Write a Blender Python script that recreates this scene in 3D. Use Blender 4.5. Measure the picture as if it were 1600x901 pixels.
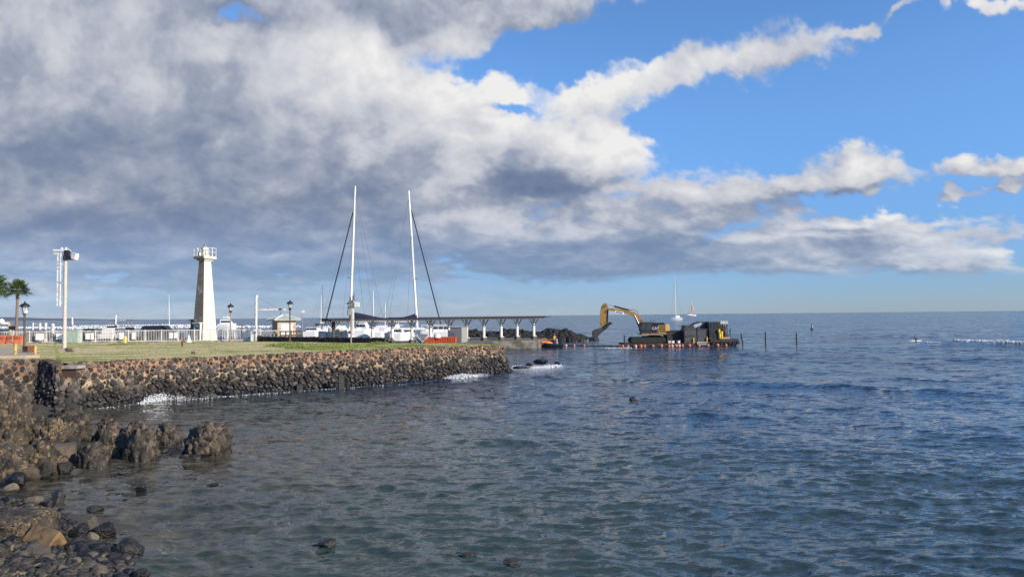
import bpy, bmesh, math, random
import numpy as np
from mathutils import Vector, Matrix, noise as mnoise
R = math.radians
random.seed(7); rng = np.random.default_rng(7)
sc = bpy.context.scene
for o in list(bpy.data.objects): bpy.data.objects.remove(o)
COL = sc.collection

# ---------------------------------------------------------------- camera
F = 1100.0; HC = 5.2; PITCH = math.atan2(493.0-450.5, F); ROLL = 0.0097
cam_d = bpy.data.cameras.new('camera'); cam = bpy.data.objects.new('camera', cam_d); COL.objects.link(cam)
cam_d.sensor_width = 36; cam_d.lens = F/1600*36; cam_d.clip_start = 0.1; cam_d.clip_end = 60000
fw = Vector((0, math.cos(PITCH), math.sin(PITCH)))
r0 = Vector((1, 0, 0)); u0 = r0.cross(fw)
rt = r0*math.cos(ROLL) - u0*math.sin(ROLL); up = u0*math.cos(ROLL) + r0*math.sin(ROLL)
CM = Matrix((rt, up, -fw)).transposed()
CP = Vector((0, 0, HC))
cam.matrix_world = Matrix.Translation(CP) @ CM.to_4x4()
sc.camera = cam
sc.render.resolution_x = 1024; sc.render.resolution_y = 576

def ray(px, py): return CM @ Vector(((px-800)/F, (450.5-py)/F, -1))
def G(px, py, z=0.0):                       # a point of the photograph on the level plane z
    d = ray(px, py); t = (z-HC)/d.z; return CP + d*t
def X(px, d, z=0.0):                        # world x for column px at distance d, height z
    py = 493.0
    for _ in range(6):
        r = ray(px, py); t = d/r.y; p = CP + r*t
        py += (p.z-z)*F/d
    return p.x
def Z(px, py, d):                           # height seen at pixel (px,py) at distance d
    r = ray(px, py); return (CP + r*(d/r.y)).z
def PT(px, py, d):
    r = ray(px, py); return CP + r*(d/r.y)

# ---------------------------------------------------------------- light
SUN_AZ = R(122); SUN_EL = R(24)             # azimuth clockwise from +Y
sund = Vector((math.sin(SUN_AZ)*math.cos(SUN_EL), math.cos(SUN_AZ)*math.cos(SUN_EL), math.sin(SUN_EL)))
sl = bpy.data.lights.new('sun', 'SUN'); sl.energy = 5.0; sl.angle = R(0.5); sl.color = (1.0, 0.87, 0.70)
so = bpy.data.objects.new('sun', sl); COL.objects.link(so)
so.rotation_euler = sund.to_track_quat('Z', 'Y').to_euler(); so.location = (50, -30, 60)
sc.view_settings.view_transform = 'Standard'; sc.view_settings.look = 'None'
sc.view_settings.exposure = 0.22; sc.view_settings.gamma = 1.0; sc.view_settings.use_curve_mapping = False

# ---------------------------------------------------------------- world: sky with clouds
W = bpy.data.worlds.new('World'); sc.world = W; W.use_nodes = True
nt = W.node_tree; N = nt.nodes; L = nt.links
for n in list(N): N.remove(n)
def mth(t, op, a, b=None, c=None, clamp=False):
    n = t.nodes.new('ShaderNodeMath'); n.operation = op; n.use_clamp = clamp
    for i, v in enumerate((a, b, c)):
        if v is None: continue
        if isinstance(v, (int, float)): n.inputs[i].default_value = v
        else: t.links.new(v, n.inputs[i])
    return n.outputs[0]
def vm(t, op, a, b=None, s=None):
    n = t.nodes.new('ShaderNodeVectorMath'); n.operation = op
    for i, v in enumerate((a, b)):
        if v is None: continue
        if isinstance(v, (tuple, list)): n.inputs[i].default_value = v
        else: t.links.new(v, n.inputs[i])
    if s is not None: n.inputs['Scale'].default_value = s
    return n.outputs['Value'] if op in ('LENGTH', 'DOT_PRODUCT') else n.outputs[0]
def noi(t, vec, scale, det, rough=0.5, dist=0.0, w=None, lac=2.0):
    n = t.nodes.new('ShaderNodeTexNoise'); n.inputs['Scale'].default_value = scale
    n.inputs['Detail'].default_value = det; n.inputs['Roughness'].default_value = rough
    n.inputs['Lacunarity'].default_value = lac; n.inputs['Distortion'].default_value = dist
    t.links.new(vec, n.inputs['Vector']); return n
def mrange(t, v, a, b, c=0.0, d=1.0, smooth=True):
    n = t.nodes.new('ShaderNodeMapRange'); n.interpolation_type = 'SMOOTHSTEP' if smooth else 'LINEAR'
    t.links.new(v, n.inputs['Value'])
    for k, x in zip(('From Min', 'From Max', 'To Min', 'To Max'), (a, b, c, d)): n.inputs[k].default_value = x
    return n.outputs[0]
def mixc(t, f, a, b, mode='MIX'):
    n = t.nodes.new('ShaderNodeMix'); n.data_type = 'RGBA'; n.blend_type = mode
    for s, v in ((0, f), (6, a), (7, b)):
        if isinstance(v, (int, float)): n.inputs[s].default_value = v
        elif isinstance(v, (tuple, list)): n.inputs[s].default_value = (*v, 1) if len(v) == 3 else v
        else: t.links.new(v, n.inputs[s])
    return n.outputs[2]
sky = N.new('ShaderNodeTexSky'); sky.sky_type = 'NISHITA'; sky.sun_disc = False
sky.sun_elevation = SUN_EL; sky.sun_rotation = SUN_AZ; sky.altitude = 0; sky.air_density = 1.0; sky.dust_density = 0.0; sky.ozone_density = 6.0
tcw = N.new('ShaderNodeTexCoord'); spw = N.new('ShaderNodeSeparateXYZ'); L.new(tcw.outputs['Generated'], spw.inputs[0])
tint = mixc(nt, mrange(nt, spw.outputs[2], -.05, .32), (.46, .57, .88), (1.20, 1.34, 1.45))
skyc = vm(nt, 'MULTIPLY', sky.outputs[0], tint)
bg = N.new('ShaderNodeBackground'); bg.inputs['Strength'].default_value = 0.12; L.new(skyc, bg.inputs[0])
wo = N.new('ShaderNodeOutputWorld'); L.new(bg.outputs[0], wo.inputs[0])

def _hash(ix, iy, seed):
    h = (ix.astype(np.int64)*374761393 + iy.astype(np.int64)*668265263 + seed*1442695041) & 0xffffffff
    h = ((h ^ (h >> 13))*1274126177) & 0xffffffff
    return (h ^ (h >> 16)) & 0xffffffff
def pnoise(x, y, seed=0):                   # gradient noise, about -1..1
    x0 = np.floor(x); y0 = np.floor(y); fx = x-x0; fy = y-y0
    x0 = x0.astype(np.int64); y0 = y0.astype(np.int64)
    sx = fx*fx*fx*(fx*(fx*6-15)+10); sy = fy*fy*fy*(fy*(fy*6-15)+10)
    def gr(dx, dy):
        a = _hash(x0+dx, y0+dy, seed)/4294967296.0*2*np.pi
        return np.cos(a)*(fx-dx)+np.sin(a)*(fy-dy)
    a = gr(0, 0); b = gr(1, 0); c = gr(0, 1); d = gr(1, 1)
    return ((a+(b-a)*sx)*(1-sy)+(c+(d-c)*sx)*sy)*1.5
def fbm(x, y, octs, gain=.5, seed=0, billow=False):
    s = 0; a = 1.0; t = 0
    for k in range(octs):
        n = pnoise(x, y, seed+k*17)
        if billow: n = 1-2*np.abs(n)
        s = s+a*n; t += a; a *= gain
        x, y = (x*.8-y*.6)*2.03+3.1, (x*.6+y*.8)*2.03+7.7
    return s/t
def sstep(v, a, b):
    t = np.clip((v-a)/(b-a), 0, 1); return t*t*(3-2*t)
def eblob(x, y, cx, cy, ax, ay, ang=0):
    c, s = math.cos(math.radians(ang)), math.sin(math.radians(ang))
    dx = x-cx; dy = -(y-cy)
    return 1-np.sqrt(((dx*c+dy*s)/ax)**2+((-dx*s+dy*c)/ay)**2)
def cloud_density(x, y):
    s = np.maximum(493-y, 0)+70
    nx = x/150.0; ny = -3.1*np.log(s/300.0)
    wx = fbm(nx*.9, ny*.9, 4, .55, 5); wy = fbm(nx*.9+40, ny*.9, 4, .55, 9)
    amp = sstep(s, 60, 300)
    vx = fbm(nx*4.2, ny*4.2, 5, .6, 15); vy = fbm(nx*4.2+7, ny*4.2, 5, .6, 16)
    X_ = x+wx*(26+30*amp)+vx*(10+14*amp); Y_ = y+wy*(8+24*amp)+vy*(5+14*amp)
    # big deck
    deck = np.minimum(eblob(X_, Y_, 150, 20, 700, 450)*2.6, 1)
    deck = np.maximum(deck, np.minimum(eblob(X_, Y_, 250, -450, 900, 420)*2.0, 1))
    deck = np.maximum(deck, np.minimum(eblob(X_, Y_, 420, 310, 520, 170)*2.0, .9))
    deck = np.maximum(deck, np.minimum(eblob(X_, Y_, 700, 180, 190, 170)*1.4, .8))
    bl = [(890, 258, 150, 80, 6, 1.3, .9), (955, 225, 85, 68, 0, 1.3, .9), (830, 220, 120, 70, 0, 1.0, .6), (960, 285, 70, 40, 0, 1.0, .6),
          (1010, 128, 230, 52, 14, 1.0, .6), (1180, 88, 170, 30, 13, 1.0, .55), (960, 165, 130, 45, 10, .9, .5), (870, 160, 130, 34, 0, .7, .4), (870, 110, 90, 30, 10, .8, .35),
          (790, 8, 190, 46, 4, 1.1, .6), (1340, 44, 42, 13, 25, .8, .3), (1110, 132, 26, 10, 0, .7, .25), (1150, 130, 22, 12, -30, .7, .22), (1410, 8, 30, 8, 20, .7, .25), (1275, 56, 60, 9, 12, .7, .3),
          (1250, 292, 165, 24, 9, 1.0, .6), (1350, 270, 95, 30, 0, 1.1, .7), (1080, 310, 190, 40, 0, .8, .6), (1180, 300, 120, 26, 6, .8, .5),
          (1590, 262, 130, 22, 0, 1.1, .6), (1556, 294, 36, 12, 0, .9, .4), (1485, 305, 36, 11, 0, .9, .4),
          (1200, 395, 330, 38, 0, 1.2, .7), (1440, 405, 170, 26, -3, 1.2, .7), (900, 390, 330, 62, 0, 1.3, .8), (1360, 352, 180, 17, 2, 1.0, .6), (1250, 372, 200, 26, 0, 1.0, .6), (1110, 345, 130, 26, 0, .8, .5),
          (1555, 407, 42, 22, 0, 1.2, .6), (1600, 424, 60, 10, 0, 1, .4), (1570, 12, 56, 14, -4, .9, .5), (1478, 15, 16, 22, 0, .9, .4), (1390, 328, 24, 11, 0, .9, .4),
          (1050, 300, 30, 18, 0, .8, .4), (940, 330, 130, 34, 0, 1.1, .7), (1040, 345, 110, 24, 0, .9, .5), (1420, 370, 150, 22, 0, .9, .5), (1500, 405, 60, 26, 0, 1.0, .6),
          (1900, 300, 260, 40, 0, 1, .5), (1850, 120, 160, 40, 10, .8, .4), (-500, 200, 900, 600, 0, 2, 1), (1500, -260, 260, 70, 12, .8, .4), (1900, -420, 300, 90, 5, .8, .5), (1150, -420, 380, 110, 10, .9, .5), (2300, -100, 300, 100, 0, .8, .5)]
    acc = deck
    for b in bl:
        v = np.minimum(eblob(X_, Y_, *b[:5])*b[5], b[6])
        k = .10; h = np.clip(.5+.5*(v-acc)/k, 0, 1); acc = acc*(1-h)+v*h+k*h*(1-h)
    for h in [(820, 88, 130, 30, 8, 1.0), (1075, 160, 80, 36, 20, .65), (1030, 195, 60, 18, 0, .4), (930, 118, 60, 10, 12, .35), (375, 22, 48, 18, 0, 1.0), (795, 166, 36, 8, -5, .8), (860, 118, 60, 12, 8, .5), (1000, 40, 130, 34, 10, .7), (720, 110, 40, 14, 0, .4)]:
        acc = acc-sstep(eblob(X_, Y_, *h[:5]), -.8, .9)*h[5]*1.15
    f = fbm(nx*1.3+wx*.5, ny*1.3+wy*.5, 7, .54, 21)
    bi = fbm(nx*2.2+wx*.5, ny*2.2+wy*.5, 6, .55, 33, True)
    return np.maximum(acc, -1)+f*.70+(bi-.1)*.30
def clouds(x, y, step=1.0):
    D = cloud_density(x, y)
    base = 493-y-((x-800)*.0097)
    s = np.maximum(base, 0)+70
    nx = x/150.0; ny = -3.1*np.log(s/300.0)
    be = base+fbm(nx*1.2, ny*2, 5, .55, 51)*20-np.interp(x, [0, 500, 900, 1100, 1600], [24, 24, 40, 48, 44])
    basem = sstep(be, 0, 24)
    T = 0
    for k, w in ((1, .5), (2.4, .3), (5, .2)):                   # optical depth towards the sun (up and to the right)
        sc_ = (8+.05*s)*k
        T = T+w*np.clip(cloud_density(x+sc_*.8, y-sc_*.75), -.3, 1.5)
    rel = np.clip(D, -.3, 1.5)-T
    LB = [(640, 110, 210, 110, 0, .30), (600, 90, 120, 50, 0, .12), (520, 60, 170, 90, 0, .12), (120, 60, 260, 120, 0, .12), (50, 70, 60, 50, 0, .08),
          (960, 225, 110, 85, 0, .34), (730, 260, 60, 60, 0, .30), (850, 190, 100, 50, 0, .2), (1030, 125, 260, 50, 9, .2), (880, 120, 200, 60, 0, .15), (740, 170, 120, 60, 0, .12),
          (1350, 265, 120, 26, 0, .14), (1570, 245, 130, 20, 0, .14), (1380, 340, 180, 14, 2, .26), (1500, 390, 120, 30, 0, .20), (1560, 398, 45, 22, 0, .22),
          (1170, 368, 110, 10, 0, .22), (1200, 414, 140, 8, 0, .22), (1400, 425, 60, 5, 0, .2), (770, 338, 140, 18, 0, .22), (390, 402, 50, 9, 0, .14), (190, 410, 60, 9, 0, .14), (450, 398, 20, 10, 0, .12), (90, 408, 60, 10, 0, .2), (545, 385, 70, 10, -25, .12),
          (30, 230, 70, 18, 0, .14), (590, 232, 70, 16, 20, .14), (400, 100, 80, 60, 0, .08), (1560, 10, 60, 20, 0, .2), (980, 320, 60, 12, 0, .08), (400, 230, 160, 16, 0, .08)]
    DK = [(200, 305, 560, 110, 0, .12), (120, 230, 360, 70, 0, .05), (200, 395, 420, 60, 0, .10), (600, 425, 560, 45, 0, .12), (850, 290, 110, 36, 0, .34), (800, 275, 50, 40, 0, .10), (940, 300, 60, 14, 0, .14),
          (560, 345, 280, 50, 0, .08), (720, 14, 240, 36, 0, .24), (900, 14, 60, 20, 0, .1), (330, 330, 300, 26, 4, .10), (1190, 322, 280, 12, 0, .14), (1330, 300, 120, 8, 0, .18), (1230, 388, 330, 12, 0, .16), (1330, 362, 200, 9, 0, .16),
          (960, 400, 280, 40, 0, .18), (1260, 300, 150, 10, 6, .12), (60, 130, 140, 60, 0, .08), (1570, 272, 90, 9, 0, .14), (450, 60, 70, 40, 0, .08), (300, 20, 70, 30, 0, .05)]
    wx = fbm(nx*1.1, ny*1.1, 6, .52, 71); wy = fbm(nx*1.1+9, ny*1.1, 6, .52, 72)
    am = sstep(s, 60, 330)
    X_ = x+wx*(40+60*am); Y_ = y+wy*(14+50*am)
    lum = .49+0*x
    for b in LB: lum = lum+b[5]*sstep(eblob(X_, Y_, *b[:5]), -.35, .8)
    for b in DK: lum = lum-b[5]*sstep(eblob(X_, Y_, *b[:5]), -.35, .8)
    n1 = fbm(nx*1.3+wx*.7, ny*1.3+wy*.4, 8, .5, 81); n2 = fbm(nx*2.2+wy, ny*2.2+wx, 6, .52, 91, True)
    soft = sstep(y*0+base, 30, 200)
    lum = lum+rel*np.interp(x, [300, 900], [.30, .46])+n1*(.17+.12*soft)+(n2-.15)*.09
    lum = np.where(lum < .3, .3-(.3-lum)*.6, lum)
    lum = np.where(lum > .7, .7+(lum-.7)*.6, lum)
    hz = .74+.26*sstep(base, 30, 190)
    alpha = hz*sstep(D+.10*n2+.12*n1, -.10, .56+.12*wx)**1.1*basem
    lum = lum+.10*sstep(D, .5, .1)
    alpha = np.maximum(alpha, .55*sstep(x, 1150, 450)*sstep(base, 140, 60))    # grey rain veil under the deck on the left
    lum = lum-.10*sstep(x, 1150, 450)*(1-basem)
    return alpha, np.clip(lum, 0, 1.05), D

# ---------------------------------------------------------------- mesh helpers
def tag(o, label=None, cat=None, group=None, kind=None):
    if label: o['label'] = label
    if cat: o['category'] = cat
    if group: o['group'] = group
    if kind: o['kind'] = kind
    return o
def link(name, me, m=None, parent=None, smooth=False):
    o = bpy.data.objects.new(name, me); COL.objects.link(o)
    if m: me.materials.append(m)
    if parent: o.parent = parent
    if smooth: me.polygons.foreach_set('use_smooth', np.ones(len(me.polygons), bool))
    return o
def mesh_np(name, V, Fa, m=None, parent=None, smooth=True, attrs=None):
    """V (n,3); Fa: (k,3) or (k,4) array of indices"""
    V = np.asarray(V, np.float32); Fa = np.asarray(Fa, np.int32); k = Fa.shape[1]
    me = bpy.data.meshes.new(name)
    me.vertices.add(len(V)); me.vertices.foreach_set('co', V.ravel())
    me.loops.add(Fa.size); me.loops.foreach_set('vertex_index', Fa.ravel())
    me.polygons.add(len(Fa)); me.polygons.foreach_set('loop_start', np.arange(0, Fa.size, k, dtype=np.int32))
    me.update(calc_edges=True)
    for an, av in (attrs or {}).items():
        at = me.attributes.new(an, 'FLOAT', 'POINT'); at.data.foreach_set('value', np.asarray(av, np.float32).ravel())
    return link(name, me, m, parent, smooth)
def grid_faces(nr, nc):
    i = np.arange(nr*nc).reshape(nr, nc)
    return np.stack([i[:-1, :-1], i[:-1, 1:], i[1:, 1:], i[1:, :-1]], -1).reshape(-1, 4)
def empty(name, loc=(0, 0, 0), rz=0, label=None, cat=None, group=None):
    o = bpy.data.objects.new(name, None); COL.objects.link(o); o.location = loc; o.rotation_euler = (0, 0, rz)
    o.empty_display_size = .3
    return tag(o, label, cat, group)
def copy_tree(o, parent=None, **kw):
    c = o.copy(); COL.objects.link(c)
    if parent: c.parent = parent
    for ch in list(o.children): copy_tree(ch, c)
    return c

# materials ------------------------------------------------------
_mc = {}
def mat(name, col, rough=.7, metal=0.0, var=.18, scale=3.0, bump=0.0, bscale=20.0, spec=.5, dirt=None):
    """painted / plain surface with uneven tone; dirt = (colour, amount, scale)"""
    if name in _mc: return _mc[name]
    m = bpy.data.materials.new(name); m.use_nodes = True; t = m.node_tree; b = t.nodes['Principled BSDF']
    tcn = t.nodes.new('ShaderNodeNewGeometry'); pos = tcn.outputs['Position']
    n = noi(t, pos, scale, 5, .6)
    f = mrange(t, n.outputs['Fac'], .3, .7, 1-var, 1+var*.6, False)
    c = vm(t, 'SCALE', tuple(col)); t.links.new(f, c.node.inputs['Scale'])
    if dirt:
        n2 = noi(t, pos, dirt[2], 6, .65)
        c = mixc(t, mrange(t, n2.outputs['Fac'], .62-dirt[1]*.3, .75-dirt[1]*.3, 0, 1), c, dirt[0])
    t.links.new(c, b.inputs['Base Color'])
    b.inputs['Roughness'].default_value = rough; b.inputs['Metallic'].default_value = metal; b.inputs['Specular IOR Level'].default_value = spec
    if bump:
        n3 = noi(t, pos, bscale, 4, .6); bp = t.nodes.new('ShaderNodeBump'); bp.inputs['Distance'].default_value = bump
        t.links.new(n3.outputs['Fac'], bp.inputs['Height']); t.links.new(bp.outputs[0], b.inputs['Normal'])
    _mc[name] = m; return m
def attr(t, name):
    a = t.nodes.new('ShaderNodeAttribute'); a.attribute_name = name; return a.outputs['Fac']

class MB:
    """collects shapes, becomes one mesh"""
    def __init__(s): s.v = []; s.f = []
    def add(s, vs, fs):
        b = len(s.v); s.v += [tuple(v) for v in vs]; s.f += [tuple(b+i for i in f) for f in fs]; return s
    def box(s, c, d, rz=0.0, tilt=None, bev=0.0):
        x, y, z = (k/2 for k in d); M = Matrix.Rotation(rz, 3, 'Z')
        if tilt is not None: M = M @ tilt
        if bev <= 0:
            vs = [M @ Vector(p)+Vector(c) for p in ((-x,-y,-z),(x,-y,-z),(x,y,-z),(-x,y,-z),(-x,-y,z),(x,-y,z),(x,y,z),(-x,y,z))]
            return s.add(vs, [(0,3,2,1),(4,5,6,7),(0,1,5,4),(1,2,6,5),(2,3,7,6),(3,0,4,7)])
        bm = bmesh.new(); bmesh.ops.create_cube(bm, size=1)
        for v in bm.verts: v.co = Vector((v.co.x*d[0], v.co.y*d[1], v.co.z*d[2]))
        bmesh.ops.bevel(bm, geom=bm.edges[:], offset=bev, segments=2, affect='EDGES')
        vs = [M @ v.co+Vector(c) for v in bm.verts]; fs = [[v.index for v in f.verts] for f in bm.faces]; bm.free()
        return s.add(vs, fs)
    def cyl(s, p0, p1, r0, r1=None, n=10, cap=True):
        r1 = r0 if r1 is None else r1; p0 = Vector(p0); p1 = Vector(p1); a = (p1-p0)
        if a.length < 1e-6: return s
        a.normalize(); u = a.orthogonal().normalized(); w = a.cross(u)
        vs = []
        for p, r in ((p0, r0), (p1, r1)):
            for k in range(n):
                t = 2*math.pi*k/n; vs.append(p+(u*math.cos(t)+w*math.sin(t))*r)
        fs = [(k, (k+1) % n, n+(k+1) % n, n+k) for k in range(n)]
        if cap: fs += [tuple(range(n-1, -1, -1)), tuple(range(n, 2*n))]
        return s.add(vs, fs)
    def tube(s, pts, r, n=6):
        for a, b in zip(pts[:-1], pts[1:]): s.cyl(a, b, r, r, n)
        return s
    def lathe(s, c, prof, n=16, axis='Z'):
        vs = []; c = Vector(c)
        for r, h in prof:
            for k in range(n):
                t = 2*math.pi*k/n; vs.append(c+Vector((r*math.cos(t), r*math.sin(t), h)))
        m = len(prof); fs = [(i*n+k, i*n+(k+1) % n, (i+1)*n+(k+1) % n, (i+1)*n+k) for i in range(m-1) for k in range(n)]
        fs += [tuple(range(n-1, -1, -1)), tuple(range((m-1)*n, m*n))]
        return s.add(vs, fs)
    def prism(s, poly, ext):
        n = len(poly); e = Vector(ext); a = [Vector(p) for p in poly]
        return s.add(a+[p+e for p in a], [tuple(range(n-1, -1, -1)), tuple(range(n, 2*n))]+[(k, (k+1) % n, n+(k+1) % n, n+k) for k in range(n)])
    def loft(s, rings, closed=True, cap=True):
        n = len(rings[0]); vs = [Vector(p) for r in rings for p in r]; fs = []
        for i in range(len(rings)-1):
            for k in range(n if closed else n-1):
                fs.append((i*n+k, i*n+(k+1) % n, (i+1)*n+(k+1) % n, (i+1)*n+k))
        if cap: fs += [tuple(range(n-1, -1, -1)), tuple(range((len(rings)-1)*n, len(rings)*n))]
        return s.add(vs, fs)
    def ball(s, c, r, n=10, m=6):
        sx, sy, sz = r if isinstance(r, (tuple, list)) else (r, r, r)
        prof = [(max(math.sin(math.pi*i/m), .02), -math.cos(math.pi*i/m)) for i in range(m+1)]
        vs = []
        for rr, h in prof:
            for k in range(n):
                t = 2*math.pi*k/n; vs.append((c[0]+rr*math.cos(t)*sx, c[1]+rr*math.sin(t)*sy, c[2]+h*sz))
        fs = [(i*n+k, i*n+(k+1) % n, (i+1)*n+(k+1) % n, (i+1)*n+k) for i in range(m) for k in range(n)]
        fs += [tuple(range(n-1, -1, -1)), tuple(range(m*n, (m+1)*n))]
        return s.add(vs, fs)
    def xf(s, M, start=0):
        s.v[start:] = [tuple(M @ Vector(v)) for v in s.v[start:]]; return s
    def build(s, name, m=None, parent=None, smooth=False, fix=True):
        me = bpy.data.meshes.new(name); me.from_pydata(s.v, [], s.f)
        if fix:
            bm = bmesh.new(); bm.from_mesh(me); bmesh.ops.recalc_face_normals(bm, faces=bm.faces); bm.to_mesh(me); bm.free()
        o = link(name, me, m, parent)
        if smooth:
            me.polygons.foreach_set('use_smooth', np.ones(len(me.polygons), bool))
            try: me.set_sharp_from_angle(angle=R(40))
            except Exception: pass
        return o

# rocks -----------------------------------------------------------
def ico(sub):
    bm = bmesh.new(); bmesh.ops.create_icosphere(bm, subdivisions=sub, radius=1.0)
    v = np.array([x.co[:] for x in bm.verts]); f = np.array([[q.index for q in x.verts] for x in bm.faces]); bm.free(); return v, f
ICO = {k: ico(k) for k in (1, 2, 3, 4, 5)}
def n3(v, s, seed):
    return np.array([mnoise.noise(Vector((p[0]*s+seed*7.3, p[1]*s-seed*3.1, p[2]*s+seed))) for p in v])
def rock_shape(seed, sub=3, cuts=9, rough=.18, fine=.06, xf=0.0):
    r_ = np.random.default_rng(seed); v, f = ICO[sub]; v = v.copy()
    for _ in range(cuts):
        n = r_.normal(size=3); n /= np.linalg.norm(n); d = r_.uniform(.52, .88)
        k = v @ n; over = k > d; v[over] -= np.outer((k[over]-d)*.92, n)
    v = v*(1+rough*n3(v, 1.3, seed)+fine*n3(v, 4.5, seed+50)+fine*.5*n3(v, 10, seed+90)+(xf*(n3(v, 7, seed+20)-.7*np.abs(n3(v, 14, seed+30))) if xf else 0))[:, None]
    return v, f
RK = {}
def rock_lib(sub, k, **kw):
    key = (sub, k)
    if key not in RK: RK[key] = rock_shape(k+sub*100, sub, **kw)
    return RK[key]
def rotm(r_, amt=1.0):
    q = Matrix.Rotation(r_.uniform(0, 6.28), 3, 'Z') @ Matrix.Rotation(r_.uniform(-1, 1)*amt, 3, 'X') @ Matrix.Rotation(r_.uniform(-1, 1)*amt, 3, 'Y')
    return np.array(q)
class Stones:
    def __init__(s): s.V = []; s.F = []; s.A = []; s.n = 0
    def add(s, sub, k, loc, M, sc_, tone, **kw):
        v, f = rock_lib(sub, k, **kw); w = (v*np.asarray(sc_)) @ np.asarray(M).T+np.asarray(loc)
        s.V.append(w); s.F.append(f+s.n); s.A.append(np.full(len(w), tone)); s.n += len(w)
    def build(s, name, m, parent=None, smooth=True):
        return mesh_np(name, np.concatenate(s.V), np.concatenate(s.F), m, parent, smooth, {'tone': np.concatenate(s.A)})

def stone_mat(name, dark=(.030, .029, .030), mid=(.11, .10, .092), tan=(.30, .22, .13), tanamt=.25, wet_z=.35, bump=.02, bs=22, gloss=.55, mcol=None):
    m = bpy.data.materials.new(name); m.use_nodes = True; t = m.node_tree; b = t.nodes['Principled BSDF']
    geo = t.nodes.new('ShaderNodeNewGeometry'); pos = geo.outputs['Position']
    tone = attr(t, 'tone')
    n1 = noi(t, pos, 2.3, 6, .65); n2 = noi(t, pos, 13, 5, .7); n4 = noi(t, pos, 45, 3, .6)
    c = mixc(t, mth(t, 'ADD', tone, mth(t, 'MULTIPLY', mth(t, 'SUBTRACT', n2.outputs['Fac'], .5), .9), None, True), dark, mid)
    tf = mth(t, 'ADD', mth(t, 'MULTIPLY', n1.outputs['Fac'], .7), mth(t, 'MULTIPLY', n2.outputs['Fac'], .45))
    c = mixc(t, mrange(t, mth(t, 'ADD', tf, mth(t, 'MULTIPLY', tone, .12)), .78-tanamt*.22, .90-tanamt*.22, 0, .85), c, tan)
    sp = t.nodes.new('ShaderNodeSeparateXYZ'); t.links.new(pos, sp.inputs[0])
    c = mixc(t, attr(t, 'mortar'), c, mixc(t, mrange(t, n2.outputs['Fac'], .42, .62), dark, mcol or tan))
    wet = mrange(t, mth(t, 'ADD', sp.outputs[2], mth(t, 'MULTIPLY', mth(t, 'SUBTRACT', n1.outputs['Fac'], .5), .5)), wet_z-.15, wet_z+.25, 1, 0)
    cd = vm(t, 'SCALE', c, None, .42)
    c = mixc(t, wet, c, cd)
    t.links.new(c, b.inputs['Base Color'])
    t.links.new(mrange(t, wet, 0, 1, .85, gloss-.3), b.inputs['Roughness'])
    bp = t.nodes.new('ShaderNodeBump'); bp.inputs['Distance'].default_value = bump
    t.links.new(mth(t, 'ADD', n2.outputs['Fac'], mth(t, 'MULTIPLY', n4.outputs['Fac'], .4)), bp.inputs['Height']); t.links.new(bp.outputs[0], b.inputs['Normal'])
    return m

# ---------------------------------------------------------------- sky: the cloud deck on a backdrop 28 km away
def build_sky():
    xs = np.concatenate([np.linspace(-2200, -80, 50)[:-1], np.arange(-80, 1681, 2.6), np.linspace(1681, 4200, 60)[1:]])
    ys = np.concatenate([np.linspace(-2600, -260, 55)[:-1], np.linspace(-260, -20, 40)[:-1], np.arange(-20, 488, 2.6), np.linspace(488, 492.6, 4)])
    gx, gy = np.meshgrid(xs, ys)
    gy = gy-(gx-800)*.0097                                      # rows run level with the horizon
    a, l, d = clouds(gx, gy)
    edge = sstep(np.abs(gx-800), 2950, 2200)*sstep(gy, -2550, -1500)
    a = a*edge
    M = np.array(CM); dv = np.stack([(gx-800)/F, (450.5-gy)/F, -np.ones_like(gx)], -1) @ M.T
    dv /= np.linalg.norm(dv, axis=-1, keepdims=True)
    dv[..., 2] = np.maximum(dv[..., 2], .0002)
    V = (dv*28000).reshape(-1, 3)
    m = bpy.data.materials.new('cloud_sky'); m.use_nodes = True; t = m.node_tree
    for n in list(t.nodes): t.nodes.remove(n)
    al = attr(t, 'cover'); lu = attr(t, 'lum')
    tcn = t.nodes.new('ShaderNodeNewGeometry')
    n = noi(t, vm(t, 'SCALE', tcn.outputs['Position'], None, 1/1000), 3.2, 5, .6)
    dn = mth(t, 'SUBTRACT', n.outputs['Fac'], .5)
    lu2 = mth(t, 'ADD', lu, mth(t, 'MULTIPLY', dn, .10))
    al2 = mth(t, 'ADD', al, mth(t, 'MULTIPLY', mth(t, 'MULTIPLY', dn, .9), mth(t, 'MULTIPLY', al, mth(t, 'SUBTRACT', 1, al))), None, True)
    cr = t.nodes.new('ShaderNodeValToRGB'); t.links.new(lu2, cr.inputs[0])
    e = cr.color_ramp.elements; e[0].position = 0; e[0].color = (.10, .145, .26, 1); e[1].position = 1; e[1].color = (.74, .735, .73, 1)
    for p_, c_ in ((.25, (.17, .215, .32)), (.5, (.30, .335, .42)), (.75, (.51, .525, .575))):
        q = e.new(p_); q.color = (*c_, 1)
    em = t.nodes.new('ShaderNodeEmission'); t.links.new(cr.outputs[0], em.inputs[0])
    tr = t.nodes.new('ShaderNodeBsdfTransparent'); mx = t.nodes.new('ShaderNodeMixShader')
    t.links.new(al2, mx.inputs[0]); t.links.new(tr.outputs[0], mx.inputs[1]); t.links.new(em.outputs[0], mx.inputs[2])
    ou = t.nodes.new('ShaderNodeOutputMaterial'); t.links.new(mx.outputs[0], ou.inputs[0])
    m.cycles.emission_sampling = 'NONE'
    o = mesh_np('sky', V, grid_faces(*gx.shape), m, None, True, {'cover': a, 'lum': l})
    tag(o, 'grey cloud deck with bright cumulus edges breaking into blue sky', None, None, 'structure')
build_sky()

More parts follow.
